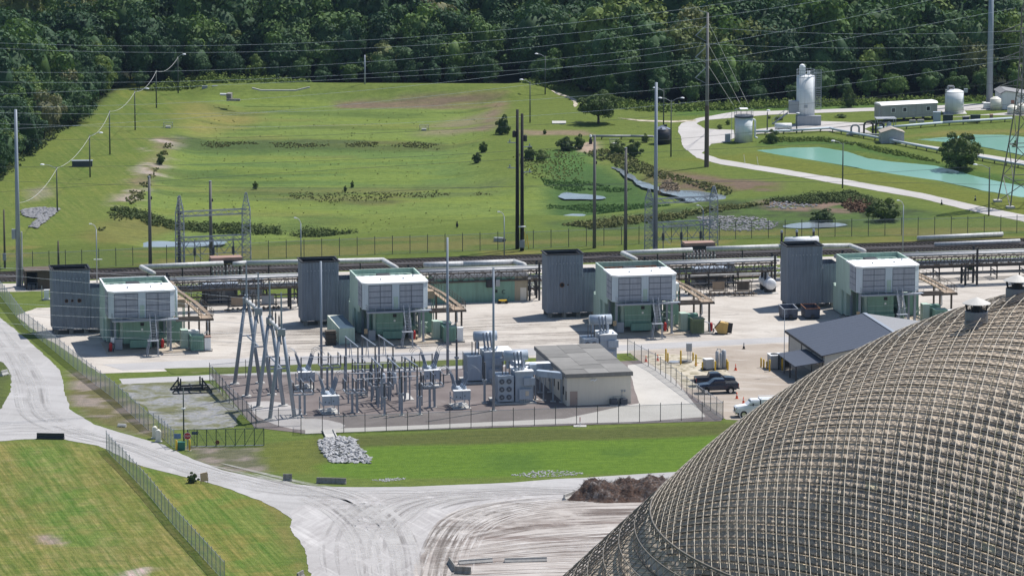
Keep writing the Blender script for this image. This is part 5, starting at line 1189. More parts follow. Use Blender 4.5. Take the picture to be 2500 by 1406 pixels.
MB().box(0, 3.0, 0, 2.2, .15, 2.1).build('casing', GREYBOX, t); MB().box(1.5, 2.9, -.04, 0, .3, 1.9).build('coil', DARK, t); MB().box(-.05, 3.05, -.05, 2.25, 2.1, 2.18).build('lid', WROOF, t)
for u in (.8, 2.2): MB().cyl((u, 1.1, 2.18), (u, 1.1, 2.26), .6, n=18).build('fan_guard', DARK, t)
# dark metal building behind the dome
A = W(1910.5, 808, 3.8); A2 = W(2013, 868, 3.8); bl = loc_of(Vector((A.x, A.y, 0)), Vector((A2.x, A2.y, 0))); ridge = W(2091, 786, 5.6); rg = loc_of(Vector((A.x, A.y, 0)), Vector((ridge.x, ridge.y, 0)))
D = -bl[1]; HW = 12.0; he = 3.8; hrz = 5.9
t = thing('metal_building', 'dark-roofed metal building half hidden by the dome', 'building', (A2.x, A2.y, 0), TH)
MB().slab([(0, 0), (2 * HW, 0), (2 * HW, he), (HW, hrz - .1), (0, he)], 1, 0, D).build('wall', M('pale_metal_wall', (.42, .42, .41), .6, 0, .05, streak=.2), t)
n = 14
for i in range(n):
    v0, v1 = -.4 + (D + .8) * i / n, -.4 + (D + .8) * (i + 1) / n - .03
    for s, m_ in ((0, TIN), (1, TINL)):  # one roof: left slope coloured dark as shaded, right slope pale as lit
        x0, x1 = (-.5, HW) if s == 0 else (HW, 2 * HW + .5); z0, z1 = (he - .05, hrz) if s == 0 else (hrz, he - .05)
        MB().hexa([(x0, v0, z0), (x1, v0, z1), (x1, v1, z1), (x0, v1, z0), (x0, v0, z0 + .12), (x1, v0, z1 + .12), (x1, v1, z1 + .12), (x0, v1, z0 + .12)]).build('roof_sheet', m_, t)
MB().bar((HW, -.45, hrz + .15), (HW, D + .45, hrz + .15), .6, .08).build('ridge_cap', GALV, t)
MB().box(-.58, -.48, -.45, D + .45, he - .3, he + .05).build('gutter', DARK, t)
for v in (1.0, 7.0, 13.0, D - .3): MB().box(-.08, 0, v, v + .15, 0, he).build('downpipe', DARK, t)
for v in (3, 9): MB().box(-.05, 0, v, v + 1.6, 1.6, 2.6).build('window', GLASS, t)
MB().hexa([(-4.6, -.5, 2.35), (-.1, -.5, 2.9), (-.1, 10, 2.9), (-4.6, 10, 2.35), (-4.6, -.5, 2.45), (-.1, -.5, 3.0), (-.1, 10, 3.0), (-4.6, 10, 2.45)]).build('porch_roof', TIN, t)
for v in (-.3, 3.2, 6.6, 9.8): MB().bar((-4.4, v, 0), (-4.4, v, 2.4), .2).build('porch_post', DARK, t)
MB().box(-3.2, -.2, .5, 9.5, 0, .05).build('porch_floor', CONC, t)
MB().slab([(-1.9, 0), (-1.3, 0), (-1.45, .3), (-1.55, 1.1), (-1.65, 1.1), (-1.75, .3)], 1, -2.0, -.5).build('concrete_block', CONC, t)

# jersey barriers and blocks
def barrier(x0, x1, y0, y1, lab, m_=CONC, h=.85, name='concrete_barrier'):
    a = W(x0, y0); b = W(x1, y1); L = (b - a).length; t = thing(name, lab, 'barrier', a, math.atan2(b.y - a.y, b.x - a.x), 'road barriers')
    MB().slab([(-.3, 0), (.3, 0), (.3, .18), (.12, .42), (.08, h), (-.08, h), (-.12, .42), (-.3, .18)], 0, 0, L).build('body', m_, t)
    mb = MB(); mb.box(.3, .5, -.32, -.3, 0, .08); mb.box(L - .5, L - .3, -.32, -.3, 0, .08); mb.build('foot_slot', DARK, t)
    return t
barrier(90, 157, 1071, 1072, 'long black barrier at the edge of the haul road bend', M('black_plastic', (.02, .022, .028), .6))
barrier(691, 713, 1174, 1174, 'short dark barrier block beside the haul road', CONCD, 1.0)
barrier(773, 845, 1179, 1181, 'grey barrier with diagonal stripes beside the green swale', CONCD, .8)
barrier(1120, 1202, 1378, 1372, 'pale stained barrier in the dirt yard, farther left one', CONC, .6); barrier(1232, 1335, 1373, 1370, 'pale stained barrier in the dirt yard, longer one', CONC, .6)
barrier(1097, 1112, 1375, 1397, 'dark barrier end piece turned in the dirt yard', CONCD, .85); barrier(1110, 1150, 1400, 1402, 'dark short barrier nearest the bottom of the dirt yard', CONCD, .95)
barrier(726, 740, 1416, 1408, 'tilted dark barrier at the field corner', CONCD, .9); barrier(1377, 1400, 1221, 1213, 'grey block at the foot of the mulch heap', CONC, .8)
barrier(288, 308, 1041, 1042, 'small pale concrete block on the grass by the fence', CONC, .45); barrier(3, 18, 918, 914, 'pale concrete block on the road island', CONC, .8)
t = thing('flume', 'pale concrete flume running into the white rock pile', 'flume', W(800, 1052), 0); a = W(800, 1052) - t.location; b = W(813, 1078) - t.location
MB().bar(a + Vector((0, 0, .1)), b + Vector((0, 0, .02)), 1.6, .12).build('channel', CONC, t)
for s in (-.75, .75): MB().bar(a + Vector((s, 0, .25)), b + Vector((s, 0, .17)), .14, .25).build('kerb', CONC, t)
t = thing('steel_trestle', 'black steel frame on feet in the gravel lot', 'frame', W(470, 960), TH)
mb = MB()
for v in (0, 1.6, 3.2): mb.bar((-2.6, v, .5), (2.4, v, .5), .2)
for u in (-1.6, 0, 1.6): mb.bar((u, -.3, .7), (u, 3.6, .7), .2)
for u in (-1.7, 1.5): mb.bar((u, .2, .5), (u, .2, 2.2), .2); mb.bar((u, 3, .5), (u, 3, 1.9), .2)
for s in (-1, 1): mb.bar((s * 1.7, .2, 1.6), (s * 2.9, .2, .1), .18); mb.bar((s * 1.7, 3, 1.6), (s * 2.9, 3, .1), .18)
for z in (.85, 1.2): mb.bar((-1.7, .1, z), (1.5, .1, z), .16)
mb.build('frame', M('black_frame', (.02, .022, .026), .6), t); MB().box(-2.8, 2.8, -.4, -.1, 0, .14).build('skid', MATS['black_frame'], t); MB().box(-2.8, 2.8, 3.2, 3.5, 0, .14).build('skid', MATS['black_frame'], t)
t = thing('leaning_board', 'tan plywood sign board standing on the grass', 'board', W(500, 1180), R(18)); MB().hexa([(-.55, .0, .25), (.5, .0, .35), (.5, .06, .35), (-.55, .06, .25), (-.55, .25, 1.35), (.42, .25, 1.5), (.42, .31, 1.5), (-.55, .31, 1.35)]).build('board', PLY, t)
for u in (-.5, .45): MB().bar((u, .1, 0), (u, .3, 1.3), .07).build('leg', WOOD, t)
t = thing('pipeline_marker', 'red and white marker post on a concrete pad by the front fence', 'marker', W(1416, 1040), 0); MB().box(-.9, .9, -.6, .6, 0, .06).build('pad', CONC, t); MB().cyl((0, 0, .06), (0, 0, .65), .06, n=6).build('post', WROOF, t); MB().cyl((0, 0, .65), (0, 0, 1.3), .06, n=6).build('post_top', RED, t)

# ================================================================ poles, masts, lamps
def pole(lab, x, yb, yt, r0, r1, m_, name='utility_pole', cat='pole', grp='poles', foot=True, g=True):
    p = G(x, yb) if g else W(x, yb); h = hgt(p, yt); t = thing(name, lab, cat, p, 0, grp)
    MB().cyl((0, 0, 0), (0, 0, h), r0, r1, 10).build('shaft', m_, t, True)
    if foot: MB().cyl((0, 0, -.2), (0, 0, .12), r0 * 2.2, n=14).build('footing', CONC, t)
    return t, h
t, h = pole('thin grey lightning mast nearest the gantry', 785, 928, 638, .2, .16, MAST, 'lightning_mast', 'mast', 'lightning masts'); MB().box(-.1, .8, -.1, .1, 3.0, 3.1).build('bracket', GALV, t)
t, h = pole('thin grey lightning mast between far breaker and transformers', 1093, 915, 580, .22, .16, MAST, 'lightning_mast', 'mast', 'lightning masts'); MB().box(-.7, .7, -.1, .1, 7.8, 7.9).build('bracket', GALV, t)
t, h = pole('thin grey lightning mast nearest the front fence', 1205, 1003, 652, .22, .14, MAST, 'lightning_mast', 'mast', 'lightning masts'); MB().box(-.35, .35, -.1, .1, h - .1, h).build('cap', GALV, t)
t, h = pole('tall galvanised steel pole rising before the black tank', 1600, 612, 202, .42, .24, MAST, 'steel_pole', 'pole', 'steel poles')
t, h = pole('tall galvanised steel pole beside the brown shed with a box', 46, 700, 268, .44, .24, MAST, 'steel_pole', 'pole', 'steel poles')
MB().box(-1.0, -.35, -.3, .3, 8.0, 9.6).build('equipment_box', GALV, t); MB().cyl((.6, 0, 0), (.6, 0, 9.2), .14, n=8).build('riser', PIPE, t)
t, h = pole('tall steel monopole towering over the white tanks', 2415.5, 252, -70, .75, .5, MAST, 'steel_pole', 'pole', 'steel poles')
for x, yb, yt, lab in ((367, 652, 432, 'bare grey-brown pole beside the first lattice gantry'), (515.5, 640, 443, 'bare grey-brown pole in the middle of the first lattice gantry'), (438, 648, 482, 'thick grey pole inside the first lattice gantry leg'), (1451, 606, 332, 'bare grey-brown pole, farther from the second lattice gantry'), (1527, 612, 362, 'bare grey-brown pole, nearer the second lattice gantry')):
    t, h = pole(lab, x, yb, yt, .32, .22, M('grey_brown_pole', (.15, .145, .14), .8, 0, .15, streak=.3), 'utility_pole', 'pole', 'bare poles by the railway', False); MB().cyl((0, 0, h), (0, 0, h + .1), .24, n=10).build('cap', GALV, t); MB().box(.2, .45, -.1, .1, h * .75, h * .75 + .5).build('bracket', DARK, t)
for x, yb, yt, lab, s in ((1263, 608, 268, 'black timber pole, taller of the pair by the fence', -1), (1274.5, 612, 278, 'black timber pole, shorter of the pair by the fence', 1)):
    t, h = pole(lab, x, yb, yt, .36, .24, BLACK, 'utility_pole', 'pole', 'pair of black timber poles', False)
    for z in (h - 5.8, h - 10.2):
        MB().bar((-.1, 0, z), (s * 1.7, 0, z + .1), .14).build('crossarm', GALV, t); MB().cyl((s * 1.3, 0, z + .1), (s * 1.3, 0, z + .6), .1, n=8).build('insulator', INSULG, t)
    MB().lathe((s * .55, 0, h - 4.8), ((.3, 0), (.32, .1), (.32, 1.0), (.1, 1.15)), 12).build('pole_transformer', DARK, t)
    if s > 0: MB().box(-.45, .45, -.6, -.3, .6, 1.9).build('meter_box', GALV, t); MB().box(-.6, .6, -.7, -.3, 4.2, 4.35).build('lamp', WROOF, t)
t, h = pole('tall steel transmission pole with three davit arms by the pond road', 1725, 408, 32, .46, .24, M('weathering_pole', (.19, .185, .18), .7, .1, .15), 'transmission_pole', 'pole', None, False)
MB().cyl((0, 0, 0), (0, 0, h * .4), .48, .40, 10).build('rusty_base', M('weathering_base', (.12, .09, .075), .8, 0, .2), t)
ARMS = []
for z in (h - 4.4, h - 8.6, h - 12.6):
    MB().bar((0, 0, z + 2.2), (-2.3, -.3, z), .14).build('davit_arm', GALV, t); MB().bar((-.1, 0, z - 1.2), (-2.3, -.3, z), .12).build('insulator', INSULG, t); ARMS.append(t.location + Vector((-2.3, -.3, z)))
MB().bar((0, 0, h), (-1.7, -.2, h + .5), .12).build('shield_wire_arm', GALV, t)
for i, (x, y) in enumerate(((2210, 1000), (2300, 1000))):
    pass
for i in range(3):
    a = t.location + Vector((0, 0, h * (.95 - .14 * i))); b = G(1830 - 18 * i, 262); mb = MB(); mb.cyl((0, 0, h * (.95 - .14 * i)), b - t.location, .03, n=4); mb.build('guy_wire', WIRE, t)
for x, yb, yt, lab in ((891, 224, 135, 'slim bare pole behind the far berm'), (117, 275, 160, 'slim pale pole among the forest edge, nearer'), (246, 148, 70, 'slim pale pole among the forest edge, farther'), (12, 655, 512, 'dark wooden pole with a box by the far fence'), (143, 652, 588, 'short black wooden pole behind the first stack')):
    t, h = pole(lab, x, yb, yt, .2, .13, WOOD if x < 200 and yb > 600 else GALV, 'utility_pole', 'pole', 'slim poles', False)
    if x in (117, 246):
        for q in range(3): MB().bar((0, 0, h - .6 - q * 1.2), (.8, 0, h - .7 - q * 1.2), .1).build('insulator', PIPE, t)
    if x == 12: MB().box(-.3, .25, -.4, -.1, 1.4, 2.6).build('box', GALV, t)
def lamp(lab, x, yb, yt, arms, r=.13, m_=WOOD, rise=.8):
    t, h = pole(lab, x, yb, yt, r, r * .65, m_, 'street_lamp', 'street lamp', 'street lamps', False)
    for dx in arms:
        mb = MB(); mb.path([(0, 0, h - .3), (dx * .5, 0, h + rise * .4), (dx, 0, h + rise * .6)], .05); mb.build('arm', GALV, t)
        MB().lathe((dx, 0, h + rise * .55), ((.05, -.1), (.42, -.05), (.35, .1), (.05, .16)), 10).build('lamp_head', WHITE, t)
GP_ = M('green_grey_post', (.07, .085, .075), .7)
for x, yb, yt, a, lab in ((140, 518, 408, (-2.6,), 'first street lamp of the row on the bank, by the riprap'), (268.5, 378, 270, (), 'third post of the row on the bank, without lamp'), (220, 433, 330, (2.2,), 'second street lamp of the row on the bank'), (330, 318, 222, (2.6,), 'fourth street lamp of the row on the bank'), (382, 264, 172, (), 'fifth post of the row on the bank, without lamp'), (435, 228, 138, (1.4,), 'last street lamp of the row on the bank, by the trees'), (1294, 300, 200, (-1.8,), 'street lamp on the grass beyond the basin'), (1331, 233, 137, (-1.9,), 'street lamp at the forest edge by the sandy track'), (1638, 383, 245, (-2.2, 2.2), 'double street lamp beside the black tank'), (1620, 305, 220, (-1.9,), 'street lamp behind the black tank'), (2057, 460, 350, (-1.9,), 'street lamp between the pond road and the turquoise pond'), (2414, 527, 408, (-2.6,), 'street lamp by the lattice tower'), (1873, 325, 275, (.2,), 'short lamp post beside the railed white tank'), (1945, 325, 282, (.2,), 'short lamp post at the foot of the silo')):
    lamp(lab, x, yb, yt, a, .15, GP_)
for x, yb, yt, lab in ((237, 690, 560, 'curved lamp post with floodlights behind the first stack'), (735, 636, 545, 'curved lamp post behind the second stack'), (1231, 625, 530, 'curved lamp post beside the black timber poles'), (1716, 606, 514, 'curved lamp post inside the second lattice gantry'), (2204, 620, 502, 'curved lamp post above the fourth filter house')):
    t, h = pole(lab, x, yb, yt, .1, .08, GALV, 'street_lamp', 'street lamp', 'curved lamp posts', False)
    mb = MB(); mb.path([(0, 0, h), (-.2, 0, h + .5), (-.5, 0, h + .8), (-.85, 0, h + .9)], .07); mb.build('arm', PIPE, t); MB().box(-1.15, -.75, -.15, .15, h + .82, h + .98).build('lamp_head', WROOF, t)
    if x == 237: MB().box(-.5, .9, -.1, .1, h - 5.1, h - 5.0).build('floodlight_bar', WROOF, t)
t, h = pole('slim pole with camera standing by the gate', 449, 1085, 945, .11, .08, M('dark_green_post', (.03, .045, .04), .6), 'camera_pole', 'pole', None, False); MB().box(-.25, .25, -.3, .1, h * .62, h * .62 + .2).build('camera', WROOF, t)
t, h = pole('slim antenna mast at the corner of the metal building', 1914, 915, 755, .07, .04, GALV, 'antenna_mast', 'mast', None, False)
for q in (.05, .35, .65): MB().bar((-.4, 0, h - q), (.4, 0, h - q), .05).build('antenna', GALV, t)
# lattice gantries by the railway
def lattice_gantry(lab, xl, xr, yb, ytop, ybeam, ylow):
    a = W(xl, yb); b = W(xr, yb - 8); t = thing('lattice_gantry', lab, 'gantry', a, 0, 'lattice gantries by the railway'); b = b - a
    h = hgt(a, ytop); hb_ = hgt(a, ybeam); hl = hgt(a, ylow)
    for c in (Vector((0, 0, 0)), b):
        mb = MB(); lattice(mb, c, c + Vector((0, 0, hb_ + .3)), 1.5, 1.35, 10, .07); mb.build('column', GALV, t)
        mb = MB(); lattice(mb, c + Vector((0, 0, hb_ + .3)), c + Vector((0, 0, h)), 1.35, .25, 4, .07); mb.build('peak', GALV, t)
    d = b.normalized()
    for z, nm_, w in ((hb_, 'beam', .9), (hl, 'lower_beam', .7)):
        mb = MB(); n = 12; s = Vector((-d.y, d.x, 0)) * w / 2; L = [d * (b.length * i / n) + Vector((0, 0, z)) for i in range(n + 1)]
        for q in (s, -s):
            for zz in (-.4, .4): mb.bar(L[0] + q + Vector((0, 0, zz)), L[n] + q + Vector((0, 0, zz)), .11)
            for i in range(n): mb.bar(L[i] + q + Vector((0, 0, -.4 if i % 2 else .4)), L[i + 1] + q + Vector((0, 0, .4 if i % 2 else -.4)), .07)
        mb.build(nm_, GALV, t)
    mb = MB(); n = 6
    for i in range(n):
        p = d * (b.length * i / n); q = d * (b.length * (i + 1) / n)
        mb.bar(p + Vector((0, 0, hl)), q + Vector((0, 0, hl - 2.6)), .08); mb.bar(q + Vector((0, 0, hl)), p + Vector((0, 0, hl - 2.6)), .08)
    mb.bar(Vector((0, 0, hl - 2.6)), b + Vector((0, 0, hl - 2.6)), .1); mb.build('bracing', GALV, t)
    for f in (.22, .5, .8):
        c = d * (b.length * f); MB().bar(c, c + Vector((0, 0, hl)), .16).build('switch_post', GALV, t)
        insulator(t, c + Vector((0, 0, hl - 2.8)), c + Vector((0, 0, hl - 1.6)), .3, 'insulator', INSUL); MB().bar(c + Vector((.3, 0, hl - 2.4)), c + Vector((1.3, 0, hl - 3.4)), .08).build('operating_rod', WROOF, t)
lattice_gantry('lattice steel gantry behind the first pipe rack', 440, 602, 650, 478, 523, 586)
lattice_gantry('lattice steel gantry around the tall steel pole', 1584, 1742, 612, 462, 492, 550)
# transmission tower at the edge
a = G(2453, 505); t = thing('lattice_tower', 'rusty lattice transmission tower standing by the pond road', 'tower', (a.x + 4.0, a.y + 3.0, 0), R(11))
mb = MB(); TW = M('tower_steel', (.20, .19, .18), .7, .2, .2, 1.0, streak=.4)
lv = [(0, 8.0), (5, 6.6), (11, 5.0), (17, 3.6), (23, 2.6), (29, 2.2), (36, 1.9), (39, .4)]
for (z0, w0), (z1, w1) in zip(lv[:-1], lv[1:]): lattice(mb, (0, 0, z0), (0, 0, z1), w0, w1, 1 if z0 < 17 else 2, .13)
mb.build('body', TW, t)
for z in (22, 27, 32):
    for s in (-1, 1): m2 = MB(); m2.bar((s * 1.1, 0, z + 1.4), (s * 5.2, 0, z), .14); m2.bar((s * 1.2, 0, z), (s * 5.2, 0, z), .14); m2.bar((s * 2.6, 0, z), (s * 2.6, 0, z + .9), .1); m2.build('crossarm', TW, t)
for s in (-1, 1):
    for q in (-1, 1): MB().box(s * 4 - .7, s * 4 + .7, q * 4 - .7, q * 4 + .7, 0, .35).build('footing', CONC, t)

# ================================================================ overhead wires
def wire(lab, pts, Y0, Y1, r=.035, grp='overhead wires', m_=None):
    (xa, ya), (xm, ym), (xb, yb) = pts; P = []
    for i in range(31):
        f = i / 30; x = xa + (xb - xa) * f; fm = (xm - xa) / (xb - xa)
        l0 = (f - fm) * (f - 1) / (fm * 1.0); l1 = f * (f - 1) / (fm * (fm - 1)); l2 = f * (f - fm) / (1 - fm)
        P.append(WY(x, ya * l0 + ym * l1 + yb * l2, Y0 + (Y1 - Y0) * f))
    mb = MB()
    for p, q in zip(P[:-1], P[1:]): mb.cyl(p, q, r, n=4, cap=False)
    o = mb.build('overhead_wire', m_ or WIRE, None); tag(o, lab, 'wire', grp); return o
nth = ['highest', 'second', 'third', 'fourth', 'fifth', 'sixth', 'seventh', 'eighth', 'ninth', 'tenth', 'eleventh', 'twelfth']
HI = [((-40, 104), (900, 98), (1900, -12)), ((-40, 117), (900, 118), (2050, -5)), ((-40, 176), (800, 158), (1700, 66)), ((-40, 200), (800, 186), (1702, 105)), ((-40, 232), (800, 196), (1702, 146)), ((-40, 262), (1100, 200), (2300, -6)), ((-40, 318), (1100, 230), (2480, 20)), ((-40, 275), (1000, 262), (2500, 110)), ((-40, 300), (1000, 300), (2500, 140)), ((1703, 66), (2050, 83), (2540, 72)), ((1703, 106), (2050, 118), (2540, 104)), ((1703, 146), (2050, 152), (2540, 136))]
for i, p in enumerate(HI): wire(f'pale overhead wire crossing the forest, {nth[i]} counted along the left edge' if i < 9 else f'pale overhead wire from the davit pole to the tower, {["top", "middle", "bottom"][i - 9]} one', p, 800 if i < 9 else 872, 872 if i < 9 else 850, .026)
LO = [((-40, 340), (1000, 322), (2540, 190)), ((-40, 408), (1100, 378), (2540, 245)), ((-40, 472), (1100, 398), (2540, 330)), ((-40, 440), (900, 460), (2540, 395)), ((900, 470), (1700, 445), (2540, 455))]
for i, p in enumerate(LO): wire(f'thin dark wire over the basin, {nth[i + 1]} from the top' if i else 'thin dark wire over the basin, uppermost', p, 790, 820, .028, 'thin wires over the basin', M('dark_wire', (.10, .11, .11), .6))
for i, p in enumerate((((-30, 652), (250, 668), (600, 690)), ((-30, 668), (250, 694), (600, 728)), ((-30, 705), (250, 722), (600, 760)), ((-30, 738), (250, 752), (640, 770)), ((-30, 762), (250, 775), (640, 790)), ((-30, 785), (280, 806), (655, 812)), ((-30, 810), (280, 824), (680, 838)))): wire(f'thin pale wire in front of the first stack, {nth[i] if i else "uppermost"}', p, 640, 652, .022, 'thin wires before the first stack')
# sagging cable along the bank lamps
LP = [(47, 495), (140, 410), (220, 332), (268.5, 272), (330, 224), (382, 174), (435, 140)]
for i, ((xa, ya), (xb, yb)) in enumerate(zip(LP[:-1], LP[1:])):
    pa = G(xa, ya + 105) if i else W(46, 700); Ya = W(xa, [700, 518, 433, 378, 318, 264][i]).y; Yb = W(xb, [518, 433, 378, 318, 264, 228][i]).y
    wire(f'sagging white cable between bank posts, {["first", "second", "third", "fourth", "fifth", "last"][i]} span from the steel pole', ((xa, ya), ((xa + xb) / 2 + 2, (ya + yb) / 2 + (12 if i else 18)), (xb, yb)), Ya, Yb, .035, 'sagging cable along the bank', PIPE)

# ================================================================ vehicles
def wheel(t, x, y, r, w, m_=CHROME):
    o = MB().cyl((x, y - w / 2, r), (x, y + w / 2, r), r, n=20).build('wheel', RUBBER, t); s = -1 if y < 0 else 1
    MB().cyl((x, y + s * (w / 2 - .02), r), (x, y + s * (w / 2 + .03), r), r * .58, n=16).build('rim', m_, o)
def loft(secs):
    """cross sections along x: (x, half width low, half width high, z0, z1)"""
    mb = MB(); vs = []; fs = []
    for x, a, b, z0, z1 in secs: zm = z0 + (z1 - z0) * .62; vs += [(x, -a, z0), (x, -a * 1.0, zm), (x, -b, z1), (x, b, z1), (x, a, zm), (x, a, z0)]
    for i in range(len(secs) - 1):
        for k in range(6): j = (k + 1) % 6; fs.append((i * 6 + k, i * 6 + j, i * 6 + 6 + j, i * 6 + 6 + k))
    fs += [tuple(range(6)), tuple(len(vs) - 6 + k for k in reversed(range(6)))]
    return mb.add(vs, fs)
def pickup(x, y, rz, lab, m_, lift=.0, tail_open=False):
    """nose towards -x, 5.9 m long"""
    t = thing('pickup_truck', lab, 'pickup truck', W(x, y), rz, 'dark pickups in the lot'); z = .5 + lift
    loft([(-2.95, .80, .70, z + .12, z + .50), (-2.80, .95, .82, z, z + .66), (-2.2, .98, .86, z, z + .74), (-1.35, .98, .90, z, z + .80), (1.0, .98, .92, z, z + .82), (1.05, .98, .95, z, z + .84), (2.85, .98, .95, z, z + .84), (2.95, .92, .90, z + .1, z + .80)]).build('body', m_, t, False)
    loft([(-1.35, .88, .86, z + .80, z + .82), (-.55, .86, .70, z + .80, z + 1.42), (-.3, .86, .70, z + .80, z + 1.46), (.85, .86, .70, z + .80, z + 1.44), (1.05, .86, .78, z + .80, z + .84)]).build('cab', m_, t)
    for s in (-1, 1):
        mb = MB()
        for a, b, c, d_ in ((-.95, -.42, -.42, -.2), (-.15, -.15, .30, .30), (.36, .36, .80, .86)):
            mb.quad((a, s * .875, z + .86), (d_, s * .875, z + .86), (c, s * .745, z + 1.36), (b, s * .745, z + 1.36))
        mb.build('side_window', GLASS, t)
        MB().box(-2.98, -2.86, s * .55 - .22, s * .55 + .22, z + .38, z + .60).build('headlight', CHROME, t); MB().box(2.86, 2.98, s * .85 - .1, s * .85 + .1, z + .30, z + .78).build('tail_light', TAILRED, t)
        MB().box(-.85, -.7, s * 1.02 - .12, s * 1.02 + .12, z + .85, z + 1.02).build('mirror', m_, t)
        for xx in (-1.9, 1.75): MB().cyl((xx, s * .93, z - .08), (xx, s * .985, z - .08), .54, n=20).build('wheel_arch', BLACK, t); wheel(t, xx, s * .86, .40 + lift * .3, .30)
    MB().quad((-1.28, -.82, z + .83), (-1.28, .82, z + .83), (-.6, .68, z + 1.40), (-.6, -.68, z + 1.40)).build('windscreen', GLASS, t)
    MB().box(1.12, 2.80, -.80, .80, z + .845, z + .86).build('bed_cover' if not tail_open else 'bed_liner', BLACK, t)
    MB().box(-3.05, -2.9, -.92, .92, z - .05, z + .18).build('front_bumper', CHROME if not tail_open else DARK, t); MB().box(2.95, 3.08, -.92, .92, z - .05, z + .15).build('rear_bumper', DARK, t)
    MB().box(-2.99, -2.93, -.34, .34, z + .2, z + .58).build('grille', DARK, t)
    MB().box(-2.6, 2.7, -.6, .6, z - .2, z).build('chassis', BLACK, t)
    if tail_open: MB().box(2.98, 3.6, -.8, .8, z + .28, z + .34).build('tailgate', DARK, t)
    return t
pickup(1752, 959, R(9), 'dark blue lifted pickup truck, the nearer of the two', CARBLUE, .22)
pickup(1745, 941, R(9) + math.pi, 'navy pickup truck behind the other with its tailgate down', CARNAVY, .06, True)
def service_truck():
    t = thing('service_truck', 'white service truck with utility box body beside the dome', 'truck', W(1846, 1016), R(9)); z = .75; m_ = CARWHITE
    loft([(-3.1, .78, .62, z + .1, z + .7), (-2.9, .92, .74, z, z + .86), (-2.0, .95, .80, z, z + .98), (-1.45, .98, .86, z, z + 1.05), (.35, .98, .92, z, z + 1.0)]).build('bonnet_body', m_, t)
    loft([(-1.5, .90, .88, z + 1.0, z + 1.04), (-.85, .90, .76, z + 1.0, z + 1.72), (-.6, .90, .76, z + 1.0, z + 1.78), (.35, .90, .78, z + 1.0, z + 1.76)]).build('cab', m_, t)
    for s in (-1, 1):
        MB().quad((-1.15, s * .91, z + 1.06), (-.72, s * .91, z + 1.06), (-.66, s * .80, z + 1.6), (-.86, s * .80, z + 1.6)).build('quarter_window', GLASS, t)
        MB().quad((-.6, s * .915, z + 1.06), (.15, s * .915, z + 1.06), (.12, s * .80, z + 1.66), (-.56, s * .80, z + 1.66)).build('side_window', GLASS, t)
        MB().box(-3.15, -3.0, s * .6 - .2, s * .6 + .2, z + .4, z + .68).build('headlight', CHROME, t); MB().box(-.75, -.6, s * 1.1 - .1, s * 1.1 + .1, z + 1.0, z + 1.35).build('mirror', DARK, t)
        wheel(t, -2.0, s * .85, .52, .34); wheel(t, 2.1, s * .82, .52, .5)
        MB().lathe((0, 0, 0), ((.50, -.04), (.66, -.04), (.66, .04), (.50, .04)), 18, False).build('fender', m_, t, loc=(-2.0, s * .97, .56), rot=(math.pi / 2, 0, 0))
        MB().box(.25, .33, s * 1.0 - .02, s * 1.0 + .02, z + .65, z + .75).build('door_handle', DARK, t)
    MB().quad((-1.42, -.82, z + 1.06), (-1.42, .82, z + 1.06), (-.9, .74, z + 1.70), (-.9, -.74, z + 1.70)).build('windscreen', GLASS, t)
    MB().box(.5, 3.6, -1.1, 1.1, z + .1, z + 1.85).build('box_body', m_, t); MB().box(.38, .48, -.9, .9, z + .2, z + 1.7).build('gap_rack', DARK, t)
    mb = MB()
    for s in (-.9, .9): mb.path([(.5, s, z + 1.85), (.5, s, z + 2.05), (3.5, s, z + 2.05)], .04)
    mb.build('roof_rack', WHITE, t); MB().box(1.9, 2.05, -1.12, -1.1, z + .9, z + 1.6).build('vent', DARK, t)
    MB().box(-3.2, -3.05, -.95, .95, z - .2, z + .12).build('bumper', CHROME, t); MB().box(-3.0, 3.5, -.5, .5, z - .2, z + .1).build('chassis', BLACK, t); MB().box(-3.14, -3.08, -.45, .45, z + .18, z + .62).build('grille', DARK, t)
service_truck()

# ================================================================ water works at the far side
def tank(lab, x, yb, yt, rpx, m_, dome=.12, name='storage_tank', rz=0):
    p = G(x, yb); s = FPX / (p.y * CP + (CAMH) * SP); r = rpx / s; h = hgt(p, yt); t = thing(name, lab, 'tank', p, rz, 'storage tanks')
    n = 28; MB().lathe((0, 0, 0), ((r, 0), (r, h)), n).build('shell', m_, t, True)
    MB().lathe((0, 0, h), ((r * 1.01, -.05), (r * 1.01, .05), (r * .55, dome * r + .1), (.05, dome * r + .2)), n).build('roof', m_, t)
    for z in (h * .33, h * .66): MB().lathe((0, 0, z), ((r, 0), (r + .02, .02), (r + .02, .07), (r, .09)), n, False).build('weld_band', m_, t)
    return t, r, h
t, r, h = tank('tall white silo with a caged ladder and roof rail', 1966, 303, 186, 22.5, TANKW, .05, 'silo')
mb = MB()
for i in range(14):
    a = 2 * math.pi * i / 14; b = 2 * math.pi * (i + 1) / 14; A_ = Vector((math.cos(a) * r, math.sin(a) * r, h)); B_ = Vector((math.cos(b) * r, math.sin(b) * r, h)); mb.cyl(A_, A_ + Vector((0, 0, 1.3)), .04, n=5)
    for z in (.65, 1.3): mb.cyl(A_ + Vector((0, 0, z)), B_ + Vector((0, 0, z)), .04, n=5)
mb.build('roof_rail', GALV, t)
MB().box(-1.35, -.1, -.6, .6, h, h + 2.0).build('dust_filter', TANKW, t); MB().lathe((-.75, 0, h + 2.0), ((.6, 0), (.5, .3), (.1, .5)), 10).build('filter_cap', WHITE, t); MB().box(.3, .9, -.3, .3, h, h + 1.0).build('hatch', WHITE, t)
mb = MB()
for u in (r + .2, r + 1.3):
    for v in (-.4, .4): mb.bar((u, v, 3.0), (u, v, h + 1.2), .07)
